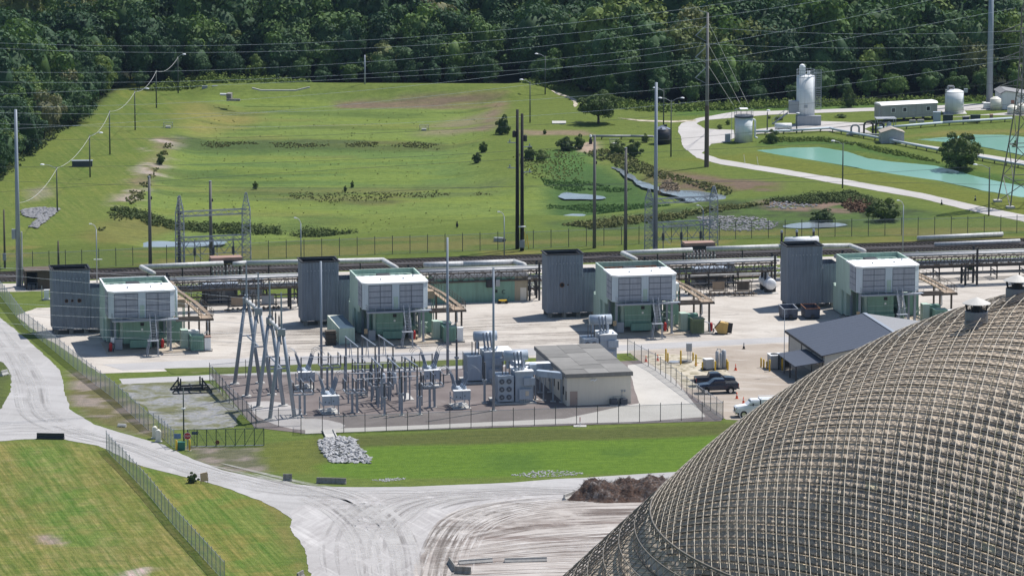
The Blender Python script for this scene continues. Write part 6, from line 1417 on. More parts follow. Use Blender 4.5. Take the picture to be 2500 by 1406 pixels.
for i in range(22): z = 3.0 + i * (h - 1.8) / 21; mb.bar((r + .2, -.4, z), (r + 1.3, -.4, z), .05); mb.bar((r + .2, .4, z), (r + 1.3, .4, z), .05)
mb.build('caged_ladder', GALV, t)
MB().box(-r - 1.6, -r + .4, -1.3, .4, 2.4, 4.9).build('control_cabin', GREYBOX, t); mb = MB(); mr = MB(); stair(mb, (-r - 1.8, -.6, 2.4), (-r - 5.0, -.6, 0), .8, (0, 1, 0), 10, True, mr); mb.build('stair', GALV, t); mr.build('stair_rail', GALV, t)
MB().box(-r - .2, r + 1.2, -2.6, -r * .7, 0, 2.0).build('pump_enclosure', GREYBOX, t); MB().box(-.4, .3, -r - .1, -r + .05, h * .36, h * .42).build('access_hatch', GREYBOX, t)
t, r, h = tank('white round tank with a railed top platform and pale sign', 1815.5, 346, 288, 21.5, TANKW, .02)
mb = MB(); railing(mb, [(r * math.cos(a) * 1.05, r * math.sin(a) * 1.05, h + .5) for a in np.linspace(0, 2 * math.pi, 11)], 1.1); mb.build('platform_rail', GALV, t); MB().cyl((0, 0, h + .1), (0, 0, h + .5), r * 1.1, n=24).build('platform', XDARK, t)
MB().hexa([(-.7, -.2, h + 1.7), (.9, -.2, h + 1.7), (.7, .8, h + 1.9), (-.9, .8, h + 1.9), (-.7, -.2, h + 1.76), (.9, -.2, h + 1.76), (.7, .8, h + 1.96), (-.9, .8, h + 1.96)]).build('lamp_panel', WHITE, t)
for u in (-r - .1, -r - .7): MB().bar((u, -.6, 0), (u, -.6, h + 1.4), .08).build('ladder_rail', GALV, t)
mb = MB(); mb.path([(r, 0, h - .3), (r + .5, 0, h - .5), (r + .5, 0, .9), (r + 1.0, -.2, .7)], .2, 8); mb.build('overflow_pipe', TANKW, t)
MB().box(-r - 2.0, -r - .9, -.8, .2, 0, 1.6).build('valve_cabinet', GREYBOX, t)
t, r, h = tank('black plastic water tank beside the double street lamp', 1617.5, 351, 316, 20.5, TANKB, .18, 'water_tank')
for i in range(7): a = math.pi * 2 * i / 7 + .4; MB().bar((0, 0, h + .75), (math.cos(a) * r * .98, math.sin(a) * r * .98, h + .12), .7, .06).build('roof_gusset', M('gusset_grey', (.16, .19, .26), .5), t)
MB().box(.3, .9, -.2, .4, h + .6, h + .95).build('hatch', DARK, t)
t, r, h = tank('white ribbed tank with a bent grey vent pipe', 2329.5, 276, 224, 23, TANKW, .16)
mb = MB(); mb.path([(-1.4, 0, h + .2), (-1.4, 0, h + 1.1), (-.2, 0, h + 1.1), (-.2, 0, h + .5)], .22, 8); mb.path([(-1.8, -.6, h - .3), (-1.8, -.6, h + .5)], .25, 8); mb.build('vent_pipe', PIPEG, t)
MB().box(r, r + .8, -.3, .3, h - .2, h + .6).build('ladder_hoop', GALV, t); MB().box(-r - .4, r + .5, -r - .4, r + .4, 0, .12).build('pad', CONC, t)
t, r, h = tank('cream plastic tank before the white building', 2432, 268, 242, 15, PLASTW, .25); t, r, h = tank('cream plastic tank cut by the lattice tower', 2472, 279, 262, 13, PLASTW, .3); t, r, h = tank('cream plastic tank at the very edge behind the tower', 2497, 279, 258, 14, PLASTW, .3)
t = thing('ibc_tote', 'small white tote tank beside the cream tank', 'tote', G(2410, 266), 0); MB().box(-.8, .8, -.6, .6, .15, 1.3).build('bottle', WHITE, t); MB().box(-.85, .85, -.65, .65, 0, .15).build('pallet', WOOD, t)
t = thing('white_building', 'white pitched-roof building behind the lattice tower', 'building', G(2443, 268), R(4)); MB().slab([(0, 0), (9, 0), (9, 2.6), (1.0, 3.9), (0, 3.2)], 1, 0, 7).build('wall', TANKW, t); MB().hexa([(-.3, -.3, 3.3), (1.0, -.3, 4.0), (1.0, 7.3, 4.0), (-.3, 7.3, 3.3), (-.3, -.3, 3.4), (1.0, -.3, 4.1), (1.0, 7.3, 4.1), (-.3, 7.3, 3.4)]).build('roof', TINL, t); MB().hexa([(1.0, -.3, 4.0), (9.2, -.3, 2.65), (9.2, 7.3, 2.65), (1.0, 7.3, 4.0), (1.0, -.3, 4.1), (9.2, -.3, 2.75), (9.2, 7.3, 2.75), (1.0, 7.3, 4.1)]).build('roof', TINL, t); MB().box(2.2, 2.9, -.05, 0, 1.2, 2.0).build('notice', M('rust_notice', (.4, .2, .16), .7), t)
a = G(2152, 299); b = G(2288, 292); t = thing('site_trailer', 'long grey site trailer with white roof and square windows', 'trailer', a, math.atan2(b.y - a.y, b.x - a.x)); L = (b - a).length
MB().box(0, L, 0, 3.6, .7, 3.5).build('wall', TRAILER, t); MB().slab([(-.1, 3.5), (3.7, 3.5), (3.0, 3.85), (.6, 3.85)], 0, -.15, L + .15).build('roof', WROOF, t)
for u in (2.2, 4.8, 10.2):
    o = MB().box(u, u + .95, -.05, 0, 1.9, 2.9).build('window', WROOF, t); MB().box(u + .1, u + .85, -.07, -.05, 2.0, 2.8).build('pane', GLASS, o)
MB().box(6.8, 7.8, -.05, 0, 2.0, 2.4).build('sign', GREYBOX, t); MB().box(-.04, 0, .6, 1.5, .9, 2.9).build('door', GREYBOX, t)
for u in np.arange(.8, L, 2.2): MB().box(u, u + .4, .3, .8, 0, .7).build('pier', DARK, t)
for (x, y), lab in (((2228, 300), 'low concrete block under the trailer, first'), ((2248, 299), 'low concrete block under the trailer, second')):
    t = thing('concrete_block', lab, 'block', G(x, y), 0, 'blocks under the trailer'); MB().box(-.7, .7, -.3, .3, 0, .5).build('block', CONC, t); MB().box(-.6, .6, -.2, .2, .5, .6).build('block_top', CONC, t)
p = G(1893, 323); t = thing('horizontal_fuel_tank', 'white horizontal tank on saddles near the silo', 'tank', p, R(3)); MB().cyl((0, .8, 1.1), (3.4, .8, 1.1), .65, n=18).build('shell', WHITE, t, True)
for u in (.6, 2.7): MB().box(u, u + .3, .3, 1.3, 0, .6).build('saddle', DARK, t)
p = G(2142, 318); t = thing('canopy_shelter', 'small flat-roofed shelter with equipment beneath before the trailer', 'shelter', p, R(5)); MB().box(-.2, 4.0, -.2, 2.8, 2.2, 2.35).build('roof', GREYBOX, t)
for u in (0, 3.8):
    for v in (0, 2.6): MB().bar((u, v, 0), (u, v, 2.2), .12).build('post', GALV, t)
MB().box(.6, 1.6, .6, 1.8, .1, 1.5).build('equipment', GREYBOX, t); MB().lathe((2.6, 1.2, .1), ((.45, 0), (.5, .3), (.5, 1.2), (.2, 1.5)), 12).build('equipment', TANKW, t)
p = G(2152, 351); t = thing('pump_house', 'small grey pump house with pitched tan roof', 'pump house', p, R(4)); MB().slab([(0, 0), (4.6, 0), (4.6, 2.2), (2.3, 2.9), (0, 2.2)], 1, 0, 3.6).build('wall', GREYBOX, t)
for s in (0, 1): x0, x1 = ((-.2, 2.3), (2.3, 4.8))[s]; z0, z1 = ((2.15, 2.95), (2.95, 2.15))[s]; MB().hexa([(x0, -.2, z0), (x1, -.2, z1), (x1, 3.8, z1), (x0, 3.8, z0), (x0, -.2, z0 + .1), (x1, -.2, z1 + .1), (x1, 3.8, z1 + .1), (x0, 3.8, z0 + .1)]).build('roof', M('tan_tin', (.34, .30, .25), .7), t)
MB().box(1.6, 2.4, -.5, 0, .1, 1.1).build('white_box', LBLUE, t)
for (x, y, w, h, m_, lab) in ((2287, 300, 1.5, 2.2, XFMR, 'pale blue cabinet at the end of the trailer'), (2314, 300, 2.0, 1.6, M('dark_green_box', (.02, .035, .03), .6), 'dark green box beside the pale blue cabinet'), (2358, 298, 1.4, 1.0, XDARK, 'small dark box on legs by the long pipe'), (2381, 299, 2.0, 1.5, MATS['dark_green_box'], 'dark green box between the small box and tower'), (2420, 292, .6, 1.0, REDBR, 'small brown box by the far road')):
    t = thing('equipment_box', lab, 'box', G(x, y), 0, 'equipment boxes by the trailer'); MB().box(-w / 2, w / 2, -.5, .5, .12, h).build('case', m_, t); MB().box(-w / 2 - .06, w / 2 + .06, -.56, .56, h, h + .08).build('lid', m_, t)
def pipeline(lab, px, z, r, m_=LBLUE):
    P = [G(x, y) + Vector((0, 0, z)) for x, y in px]; o = P[0] - Vector((0, 0, z)); t = thing('pipeline', lab, 'pipeline', o, 0, 'pipelines at the ponds')
    mb = MB(); mb.path([p - o for p in P], r, 10); mb.path([p - o + Vector((.25, .7, -.15)) for p in P], r * .6, 8); mb.build('pipe', m_, t, True)
    for p, q in zip(P[:-1], P[1:]):
        n = max(1, int((q - p).length / 3.2))
        for i in range(n): c = p.lerp(q, (i + .5) / n) - o; MB().bar((c.x, c.y, -.5), (c.x, c.y, c.z - r), .18).build('support', DARK, t); MB().bar((c.x, c.y - .2, c.z - r - .05), (c.x + .3, c.y + .9, c.z - r - .1), .14).build('crossbar', DARK, t)
pipeline('long pale pipeline passing the silo and down to the pump house', [(1845, 330), (1935, 327), (2025, 321), (2040, 325), (2150, 346), (2300, 376), (2500, 412), (2640, 438)], .7, .24)
pipeline('pale pipeline between the trailer and the far pond', [(2140, 322), (2160, 320), (2300, 308), (2470, 297)], .7, .26)
pipeline('grey pipeline from the black tank to the outfall', [(1595, 342), (1540, 341), (1445, 341)], .7, .24, PIPEG)
t = thing('outfall_pump', 'white-capped pump at the pipeline outfall', 'pump', G(1442, 352), 0); MB().lathe((0, 0, 0), ((.35, 0), (.35, 1.0), (.2, 1.1), (.2, 1.4)), 12).build('casing', DARK, t); MB().lathe((0, 0, 1.4), ((.25, 0), (.3, .2), (.15, .5)), 10).build('motor', WHITE, t)
def pipe_loops():
    t = thing('manifold_loops', 'tall dark pipe loops rising beside the pump house', 'pipework', G(2078, 332), 0)
    for u, w, h, m_ in ((0, 1.6, 2.2, PIPEG), (2.6, 1.8, 2.8, DARK), (5.0, 1.6, 2.6, DARK)): mb = MB(); mb.path([(u, 0, 0), (u, 0, h - .4), (u + .4, 0, h), (u + w - .4, 0, h), (u + w, 0, h - .4), (u + w, 0, 0)], .2, 8); mb.build('loop', m_, t)
    mb = MB(); mb.path([(-1, -.6, .4), (8, -1.2, .4)], .2, 8); mb.build('header', PIPEG, t)
pipe_loops()
for x, y, lab in ((410, 314, 'grey guard railing on the bank, at the basin edge'), (1035, 320, 'grey guard railing standing in the basin'), (1500, 355, 'grey railing frame by the outfall pipeline')):
    t = thing('guard_railing', lab, 'railing', G(x, y), 0, 'grey guard railings'); mb = MB(); railing(mb, [(-.9, 0, 0), (.9, 0, 0), (.9, 1.4, 0), (-.9, 1.4, 0), (-.9, 0, 0)], 1.1); mb.build('rails', GALV, t); MB().box(-.5, .5, .3, 1.0, 0, .4).build('sump', CONC, t)
t = thing('pipe_station', 'grey valve station with pipes on the far berm', 'valve station', G(500, 228), R(6))
for u in (0, 2.2, 7.6): MB().box(u - .6, u + .6, 0, .6, 0, 1.6).build('panel', GREYBOX, t)
mb = MB()
for i in range(3): mb.path([(1.2 + i * .4, 0, 1.0), (1.6 + i * .4, -3.0, -.4)], .14, 6)
mb.path([(2.2, .4, 1.3), (9, .4, 1.3)], .12); mb.build('pipes', PIPE, t)
t = thing('culvert_outlet', 'dark culvert headwall with a white pipe in the basin', 'culvert', G(560, 244), R(-5)); MB().box(-.4, .6, -1.6, .6, 0, 1.5).build('headwall', CONCD, t); MB().cyl((-2.0, 0, 1.1), (-.3, 0, 1.1), .28, n=10).build('pipe', WHITE, t); MB().box(-.3, 2.6, -2.2, -1.7, 0, .5).build('wing_wall', CONCD, t)
t = thing('spillway', 'pale concrete spillway lip on the far berm', 'spillway', G(615, 224), 0); L = 12.5
for a, b, c, d_ in ((0, .5, 2.0, 0), (2.0, 0, 9.5, 0), (9.5, 0, 12.5, .7)): MB().bar((a, 0, b + .25), (c, 0, d_ + .25), .5, .3).build('lip', CONC, t)
t = thing('long_skip', 'long dark steel trough lying on the bank', 'trough', G(176, 408), R(2)); MB().box(0, 3.9, 0, 1.1, .1, 1.1).build('trough', XDARK, t); MB().box(-.1, 4.0, -.08, 1.2, 1.1, 1.22).build('rim', GALV, t)
t = thing('concrete_pad', 'flat concrete pad with low sign beside the lone tree', 'pad', G(1348, 303), 0); MB().box(0, 2.9, 0, 3.6, 0, .15).build('slab', CONC, t); MB().box(1.6, 2.6, -.9, -.5, 0, .3).build('step', CONC, t)
t = thing('barrel_box', 'pale grey box lying by the black timber poles', 'box', G(1205, 590), R(-15)); MB().box(0, 1.6, 0, .8, 0, .7).build('box', GREYBOX, t); MB().cyl((1.6, .4, .35), (2.1, .4, .3), .35, .2, 10).build('nozzle', DARK, t)
for x, y, lab in ((1291, 608, 'yellow guy guard near the timber poles, upright'), (1285, 602, 'yellow guy guard near the timber poles, leaning')): t = thing('guy_guard', lab, 'guy guard', G(x, y), 0, 'yellow guy guards'); MB().cyl((0, 0, 0), (-.35, .3, 2.6), .07, n=6).build('sleeve', YELLOW, t); MB().cyl((-.35, .3, 2.6), (-.6, .5, 5), .02, n=4).build('guy', WIRE, t)
for x, y, lab in ((1819, 400, 'yellow marker stake by the pond road, first'), (1851, 404, 'yellow marker stake by the pond road, second')): t = thing('marker_stake', lab, 'stake', G(x, y), 0, 'yellow marker stakes'); MB().cyl((0, 0, 0), (-.25, .1, 1.8), .05, n=6).build('stake', PLASTW, t); MB().cyl((-.25, .1, 1.8), (-.27, .1, 1.95), .06, n=6).build('cap', YELLOW, t)
for x, y, lab in ((2299, 500, 'black cone by the lattice tower road, nearer the lamp'), (2381, 490, 'black cone by the lattice tower road, nearer the pond')): cone(*( (x, y) ), lab, True)
t = thing('black_bird_scarer', 'small black bird-like scarer standing in the basin grass', 'scarer', G(1116, 556), 0); MB().lathe((0, 0, 0), ((.05, 0), (.22, .3), (.2, .7), (.08, .9), (.12, 1.05), (.03, 1.2)), 10).build('body', BLACK, t); MB().bar((0, 0, .9), (-.3, 0, 1.0), .06).build('beak', BLACK, t)

# ================================================================ the space-frame dome
DS = 21.0
DC = Vector((80.3, 516.8, -49.2)); DR = 90.25
RHO = 64.4; ZR = DC.z + math.sqrt(DR * DR - RHO * RHO)       # crease ring
dome = thing('storage_dome', 'huge double-layer lattice storage dome with tan cladding', 'dome', (DC.x, DC.y, 0))
E1 = np.array((math.cos(R(72)), math.sin(R(72)), 0)); E2 = np.array((math.cos(R(-48)), math.sin(R(-48)), 0)); ez = np.array((0, 0, 1.0))
DEL = .0262
STEELR = M('dome_rib_steel', (.50, .45, .37), .5, .15, .12, 1.5); STEEL = M('dome_steel', (.20, .175, .145), .55, .25, .12, 1.5); STEELD = M('dome_purlin', (.060, .050, .042), .8, 0, .2)
m, nt, b = nodes_of('dome_cladding')
oi = NN(nt, 'ShaderNodeObjectInfo')
tint = ramp(nt, oi.outputs['Random'], (0, (.43, .35, .265)), (.5, (.48, .395, .30)), (.94, (.51, .42, .32)), (1, (.62, .54, .35)))
blot = noise(nt, .16, 4, .6, pos(nt)); tint = mixc(nt, .6, tint, ramp(nt, blot, (.3, .74), (.7, 1.18)), 'MULTIPLY')
wv = NN(nt, 'ShaderNodeTexWave'); wv.wave_type = 'BANDS'; wv.bands_direction = 'X'; wv.inputs['Scale'].default_value = .55; wv.inputs['Distortion'].default_value = 0
nt.links.new(pos(nt, 1, 1, 1, R(-12)), wv.inputs['Vector'])
nt.links.new(tint, b.inputs['Base Color']); b.inputs['Roughness'].default_value = .7
bump(nt, b, wv.outputs[0], .8, .08); CLAD = m
def dpt(i, j, rad):
    d = i * DEL * E1 + j * DEL * E2 + ez; d = d / np.linalg.norm(d)
    return d * rad + np.array((0, 0, DC.z))
def okp(p, m_=0.0): return math.hypot(p[0], p[1]) <= RHO + m_ and p[0] < 6
NI = 47; rods = {'outer_u': {}, 'outer_v': {}, 'inner_u': {}, 'inner_v': {}}; web = []
RI = DR - .75
rng_i = np.arange(-NI, NI + 1)
OUT = {(i, j): dpt(i, j, DR) for i in rng_i for j in rng_i}; INN = {(i, j): dpt(i + 2 / 3, j + 1 / 3, RI) for i in rng_i for j in rng_i}
SEG4 = [(math.cos(a), math.sin(a)) for a in (.4, .4 + math.pi / 2, .4 + math.pi, .4 + 1.5 * math.pi)]
def tubes(segs, r, n=4):
    """many straight tubes as one mesh"""
    A = np.array([s[0] for s in segs]); B = np.array([s[1] for s in segs]); D = B - A; L = np.linalg.norm(D, axis=1, keepdims=True); D = D / np.maximum(L, 1e-9)
    up = np.where(np.abs(D[:, 2:3]) < .9, np.array((0, 0, 1.0)), np.array((0, 1.0, 0))); X = np.cross(D, up); X /= np.linalg.norm(X, axis=1, keepdims=True); Y = np.cross(X, D)
    V = []
    for P in (A, B):
        for k in range(n): a = 2 * math.pi * k / n + .4; V.append(P + (X * math.cos(a) + Y * math.sin(a)) * r)
    V = np.stack(V, 1).reshape(-1, 3); base = np.arange(len(A))[:, None] * 2 * n
    F = np.concatenate([base + np.array([[k, (k + 1) % n, n + (k + 1) % n, n + k]]) for k in range(n)], 0)
    return V, F
def rod_part(name, segs, r, mat, kind=None):
    if not segs: return
    V, F = tubes(segs, r); o = inst(name, np_mesh(name, V, F, mat), dome)
    if kind: o['kind'] = kind
def line(D, key, r_):
    out = []
    for k in rng_i[:-1]:
        a, b_ = key(k), key(k + 1)
        if a in D and b_ in D and okp(D[a], r_) and okp(D[b_], r_): out.append((D[a], D[b_]))
    return out
for c_ in rng_i:
    rod_part('rib_tube', line(OUT, lambda k: (k, c_), .8), .046, STEELR)
    rod_part('hoop_tube', line(OUT, lambda k: (c_, k), .8), .036, STEEL)
    rod_part('inner_rib_tube', line(INN, lambda k: (k, c_), .4), .030, STEELR)
    rod_part('purlin', [(p * .998, q * .998) for p, q in line(INN, lambda k: (c_, k), .4)], .085, STEELD)
for c_ in range(-NI, NI + 1):
    rod_part('diagonal_tube', line(OUT, lambda k: (k, k + c_), .8), .026, STEEL)
for (i, j), p in INN.items():
    if not okp(p, .2): continue
    for q in ((i, j), (i + 1, j), (i + 1, j + 1)):
        if q in OUT and okp(OUT[q], .8): web.append((p, OUT[q]))
rod_part('web_bracing', web, .018, STEEL, 'stuff')
# cladding: each panel a cell of the inner grid
RC = RI - .26; cells = []
for i in rng_i[:-1]:
    for j in rng_i[:-1]:
        P = [dpt(i + 2 / 3 + a, j + 1 / 3 + b_, RC) for a, b_ in ((.012, .012), (.988, .012), (.988, .988), (.012, .988))]
        if all(okp(p, 1.2) for p in P):
            c = sum(P) / 4; wx, wy = proj((c[0] + DC.x, c[1] + DC.y, c[2])); nrm = (c - np.array((0, 0, DC.z))); nrm /= np.linalg.norm(nrm)
            vd = np.array((0, 0, CAMH)) - (c + np.array((DC.x, DC.y, 0))); vd /= np.linalg.norm(vd); f = nrm @ vd
            vis = f if (0 < wx < 2500 and 0 < wy < 1406) else f - 5
            cells.append((vis, P, nrm))
cells.sort(key=lambda t_: -t_[0])
for k, (vis, P, nrm) in enumerate(cells[:300]):
    inst('cladding_panel', np_mesh('cladding_panel', [tuple(p) for p in P] + [tuple(p - nrm * .05) for p in P], [(3, 2, 1, 0), (4, 5, 6, 7), (1, 5, 4, 0), (2, 6, 5, 1), (3, 7, 6, 2), (0, 4, 7, 3)], CLAD), dome)
V = np.array([p for _, P, _ in cells[300:] for p in P]); F = np.arange(len(V)).reshape(-1, 4)
o = inst('cladding', np_mesh('cladding', V, F, CLAD), dome); o['kind'] = 'stuff'
# lower skirt with its rings
SK = (RHO + .2, ZR); NB = 8; RB = RHO + ZR + .4
A0, A1, NA = R(110), R(300), 190
def spt(k, a, off=0.0):
    f = k / NB; r_ = RHO + (RB - RHO) * f - off * .7; z = ZR * (1 - f) - off * .7
    return np.array((r_ * math.cos(a), r_ * math.sin(a), z))
angs = np.linspace(A0, A1, NA + 1)
rod_part('crease_ring', [(spt(0, a), spt(0, b_)) for a, b_ in zip(angs[:-1], angs[1:])], .12, STEEL); rod_part('crease_ring', [(spt(.09, a, .3), spt(.09, b_, .3)) for a, b_ in zip(angs[:-1], angs[1:])], .08, STEEL)
for k in range(1, NB + 1):
    rod_part('skirt_ring', [(spt(k, a), spt(k, b_)) for a, b_ in zip(angs[:-1], angs[1:])], .075, STEEL)
    rod_part('inner_skirt_ring', [(spt(k - .5, a, 1.2), spt(k - .5, b_, 1.2)) for a, b_ in zip(angs[:-1], angs[1:])], .12, STEELD)
rod_part('skirt_struts', [(spt(k, a), spt(k + 1, a)) for a in angs[::2] for k in range(NB)], .06, STEEL, 'stuff')
rod_part('skirt_bracing', [(spt(k, angs[q]), spt(k + .5, angs[q + 1], 1.2)) for q in range(0, NA - 1, 2) for k in range(NB)] + [(spt(k + 1, angs[q]), spt(k + .5, angs[q + 1], 1.2)) for q in range(0, NA - 1, 2) for k in range(NB)] + [(spt(k + .5, angs[q + 1], 1.2), spt(k + 1.5, angs[q + 1], 1.2)) for q in range(0, NA - 1, 2) for k in range(NB - 1)], .045, STEEL, 'stuff')
V = np.array([spt(k, a, 1.6) for k in np.linspace(0, NB, 3) for a in angs]); n = len(angs)
F = np.array([(r_ * n + i, r_ * n + i + 1, (r_ + 1) * n + i + 1, (r_ + 1) * n + i) for r_ in range(2) for i in range(n - 1)])
inst('skirt_cladding', np_mesh('skirt_cladding', V, F, CLAD), dome)
# roof vents
def on_dome(x, y):
    d = ray(x, y); o = Vector((0, 0, CAMH)); c = DC; oc = o - c; b_ = oc.dot(d); a = d.dot(d); cc = oc.dot(oc) - DR * DR; disc = b_ * b_ - a * cc
    t_ = (-b_ - math.sqrt(max(disc, 0))) / a; return o + d * t_ - Vector((DC.x, DC.y, 0))
for x, y in ((2384, 772), (2483, 716)):
    p = on_dome(x, y); v = inst('roof_vent', MB().lathe((0, 0, -1.6), ((1.35, 0), (1.32, 2.2), (1.25, 2.25), (1.25, 1.9), (.02, 1.9)), 24, False).mesh('roof_vent', M('vent_neck', (.20, .215, .245), .6, .1)), dome, p)
    MB().lathe((0, 0, 1.5), ((1.62, 0), (1.60, .04), (.6, .5), (.02, .72)), 24).build('vent_cap', M('vent_cap', (.50, .48, .45), .6), v)
    for k in range(8): a = k * math.pi / 4 + .2; MB().bar((1.15 * math.cos(a), 1.15 * math.sin(a), .5), (1.35 * math.cos(a), 1.35 * math.sin(a), 1.55), .12).build('vent_leg', DARK, v)
    MB().lathe((0, 0, .55), ((.9, 0), (.5, .5), (.15, .9)), 12).build('inner_cone', DARK, v)

# ================================================================ trees and other growth
def leaf_mat(name, stops, trans=.25):
    m, nt, b = nodes_of(name)
    oi = NN(nt, 'ShaderNodeObjectInfo'); c = ramp(nt, oi.outputs['Random'], *stops)
    n1 = noise(nt, .45, 3, .6, pos(nt)); c = mixc(nt, .8, c, ramp(nt, n1, (.3, (.62, .68, .66)), (.7, (1.35, 1.28, 1.1))), 'MULTIPLY')
    n2 = noise(nt, 2.2, 2, .6, pos(nt)); c = mixc(nt, .7, c, ramp(nt, n2, (.3, .6), (.7, 1.35)), 'MULTIPLY')
    nt.links.new(c, b.inputs['Base Color']); b.inputs['Roughness'].default_value = .7; b.inputs['Specular IOR Level'].default_value = .25
    t = NN(nt, 'ShaderNodeBsdfTranslucent'); nt.links.new(mixc(nt, 1.0, c, (1.25, 1.25, .6), 'MULTIPLY'), t.inputs[0]); mx = NN(nt, 'ShaderNodeMixShader'); mx.inputs[0].default_value = trans
    nt.links.new(b.outputs[0], mx.inputs[1]); nt.links.new(t.outputs[0], mx.inputs[2]); nt.links.new(mx.outputs[0], nt.nodes['Material Output'].inputs[0])
    return m
LEAF = leaf_mat('forest_leaves', ((0, (.028, .068, .034)), (.35, (.040, .090, .038)), (.6, (.058, .115, .040)), (.82, (.095, .165, .044)), (.93, (.135, .190, .050)), (1, (.15, .155, .085))), .2)
LEAFB = leaf_mat('bush_leaves', ((0, (.042, .072, .022)), (.5, (.060, .10, .028)), (1, (.095, .135, .036))))
LEAFV = leaf_mat('vine_leaves', ((0, (.060, .105, .022)), (.5, (.080, .130, .026)), (1, (.105, .150, .034))))
def crown_mesh(name, seed, rx, rz, zc, ncl, per, leaf, mat, flat=.0, clr=.42, droop=0.0):
    """a crown of leaf faces gathered in clumps on a lumpy ellipsoid, with gaps between"""
    g = np.random.default_rng(seed); V = []; F = []
    th = np.arccos(1 - 2 * (np.arange(ncl) + .5) / ncl); ph = np.pi * (1 + 5 ** .5) * np.arange(ncl) + g.uniform(0, 6)
    cd = np.stack([np.sin(th) * np.cos(ph), np.sin(th) * np.sin(ph), np.cos(th)], 1) + g.normal(0, .18, (ncl, 3))
    rad = g.uniform(.55, 1.02, ncl)[:, None]; cc = cd * rad * np.array((rx, rx, rz)); keep = cc[:, 2] > -rz * .92; cc = cc[keep]; cd = cd[keep]
    cr = g.uniform(.6, 1.25, len(cc)) * clr * rx
    N = len(cc) * per; ci = np.repeat(np.arange(len(cc)), per)
    d = g.normal(0, 1, (N, 3)); d[:, 2] = np.abs(d[:, 2]) * .9 - .25; d /= np.linalg.norm(d, axis=1, keepdims=True)
    p = cc[ci] + d * (cr[ci] * g.uniform(.55, 1.05, N) ** .6)[:, None] * np.array((1, 1, .78))
    p[:, 2] -= droop * g.uniform(0, 1, N) ** 3 * rz
    nrm = d + g.normal(0, .38, (N, 3)) + np.array((0, 0, .15)); nrm /= np.linalg.norm(nrm, axis=1, keepdims=True)
    a = np.cross(nrm, g.normal(0, 1, (N, 3))); a /= np.linalg.norm(a, axis=1, keepdims=True); b_ = np.cross(nrm, a); s = (leaf * g.uniform(.6, 1.35, N))[:, None]
    q = np.stack([p - a * s * .5, p - b_ * s * .32, p + a * s * .5, p + b_ * s * .32], 1); q[:, :, 2] += zc
    V = q.reshape(-1, 3); F = np.arange(len(V)).reshape(-1, 4)
    # solid inner shell, added to block light through the gaps
    k = 9; u, w = np.meshgrid(np.linspace(0, 2 * np.pi, 2 * k, endpoint=False), np.linspace(.2, np.pi - .25, k)); rr = .74 + .10 * np.sin(3 * u + seed) * np.sin(2 * w)
    core = np.stack([np.sin(w) * np.cos(u) * rx * rr, np.sin(w) * np.sin(u) * rx * rr, np.cos(w) * rz * rr + zc], -1).reshape(-1, 3); n0 = len(V)
    cf = np.array([(n0 + r_ * 2 * k + c_, n0 + r_ * 2 * k + (c_ + 1) % (2 * k), n0 + (r_ + 1) * 2 * k + (c_ + 1) % (2 * k), n0 + (r_ + 1) * 2 * k + c_) for r_ in range(k - 1) for c_ in range(2 * k)])
    return np_mesh(name, np.concatenate([V, core]), np.concatenate([F, cf]), mat)
def trunk_mesh(h, r, seed, spread=1.5):
    g = random.Random(seed); mb = MB(); mb.cyl((0, 0, -.4), (0, 0, h * .6), r, r * .7, 7)
    for i in range(5): a = i * 1.26 + g.random(); b_ = Vector((math.cos(a) * spread * g.uniform(.6, 1), math.sin(a) * spread * g.uniform(.6, 1), h * g.uniform(.85, 1.1))); mb.cyl((0, 0, h * g.uniform(.35, .6)), b_, r * .5, r * .18, 5)
    return mb.mesh('trunk', BARK)
TREES = []
for s in range(8):
    rx = [3.3, 3.8, 4.3, 3.0, 3.6, 4.6, 3.2, 4.0][s]; rz = [4.4, 4.0, 4.6, 5.2, 3.6, 4.2, 4.8, 5.0][s]; zc = [6.0, 5.6, 6.0, 6.8, 5.0, 5.6, 6.4, 6.6][s]
    TREES.append((trunk_mesh(zc, .28, s, rx * .5), crown_mesh('crown', 100 + s, rx, rz, zc, [17, 19, 21, 17, 16, 22, 18, 20][s], 165, .64, LEAF, clr=.44, droop=.25), rx, zc + rz))
SHRUBS = [(None, crown_mesh('crown', 200 + s, 1.9, 1.5, 1.25, 16, 90, .40, LEAFV if s < 2 else LEAFB, clr=.4), 1.9, 2.7) for s in range(4)]
def tree(lab, p, kind, sc_, rz, grp, name='broadleaf_tree', cat='tree', sz=1.0):
    tr, cr, rx, h = kind; t = thing(name, lab, cat, p, rz, grp); t.scale = (sc_, sc_, sc_ * sz)
    inst('crown', cr, t)
    if tr: inst('trunk', tr, t)
    else: inst('stem', STEM, t)
    return t
STEM = MB().cyl((0, 0, -.2), (.1, 0, 1.3), .08, .03, 6).mesh('stem', BARK)
g = random.Random(4)
def along(px, step):
    P = [W(*q) for q in px]; out = []
    for a, b_ in zip(P[:-1], P[1:]):
        n = max(1, int((b_ - a).length / step)); out += [a.lerp(b_, i / n) for i in range(n)]
    return out
EDGE_L = [(-40, 462), (0, 440), (60, 385), (130, 330), (185, 295), (240, 250), (285, 212), (305, 190)]
EDGE_M = [(345, 222), (480, 214), (620, 213), (800, 214), (1000, 215), (1240, 216)]
EDGE_R = [(1300, 216), (1420, 222), (1500, 252), (1600, 262), (1700, 262), (1850, 256), (2000, 252), (2200, 246), (2400, 238), (2560, 236)]
count = 0
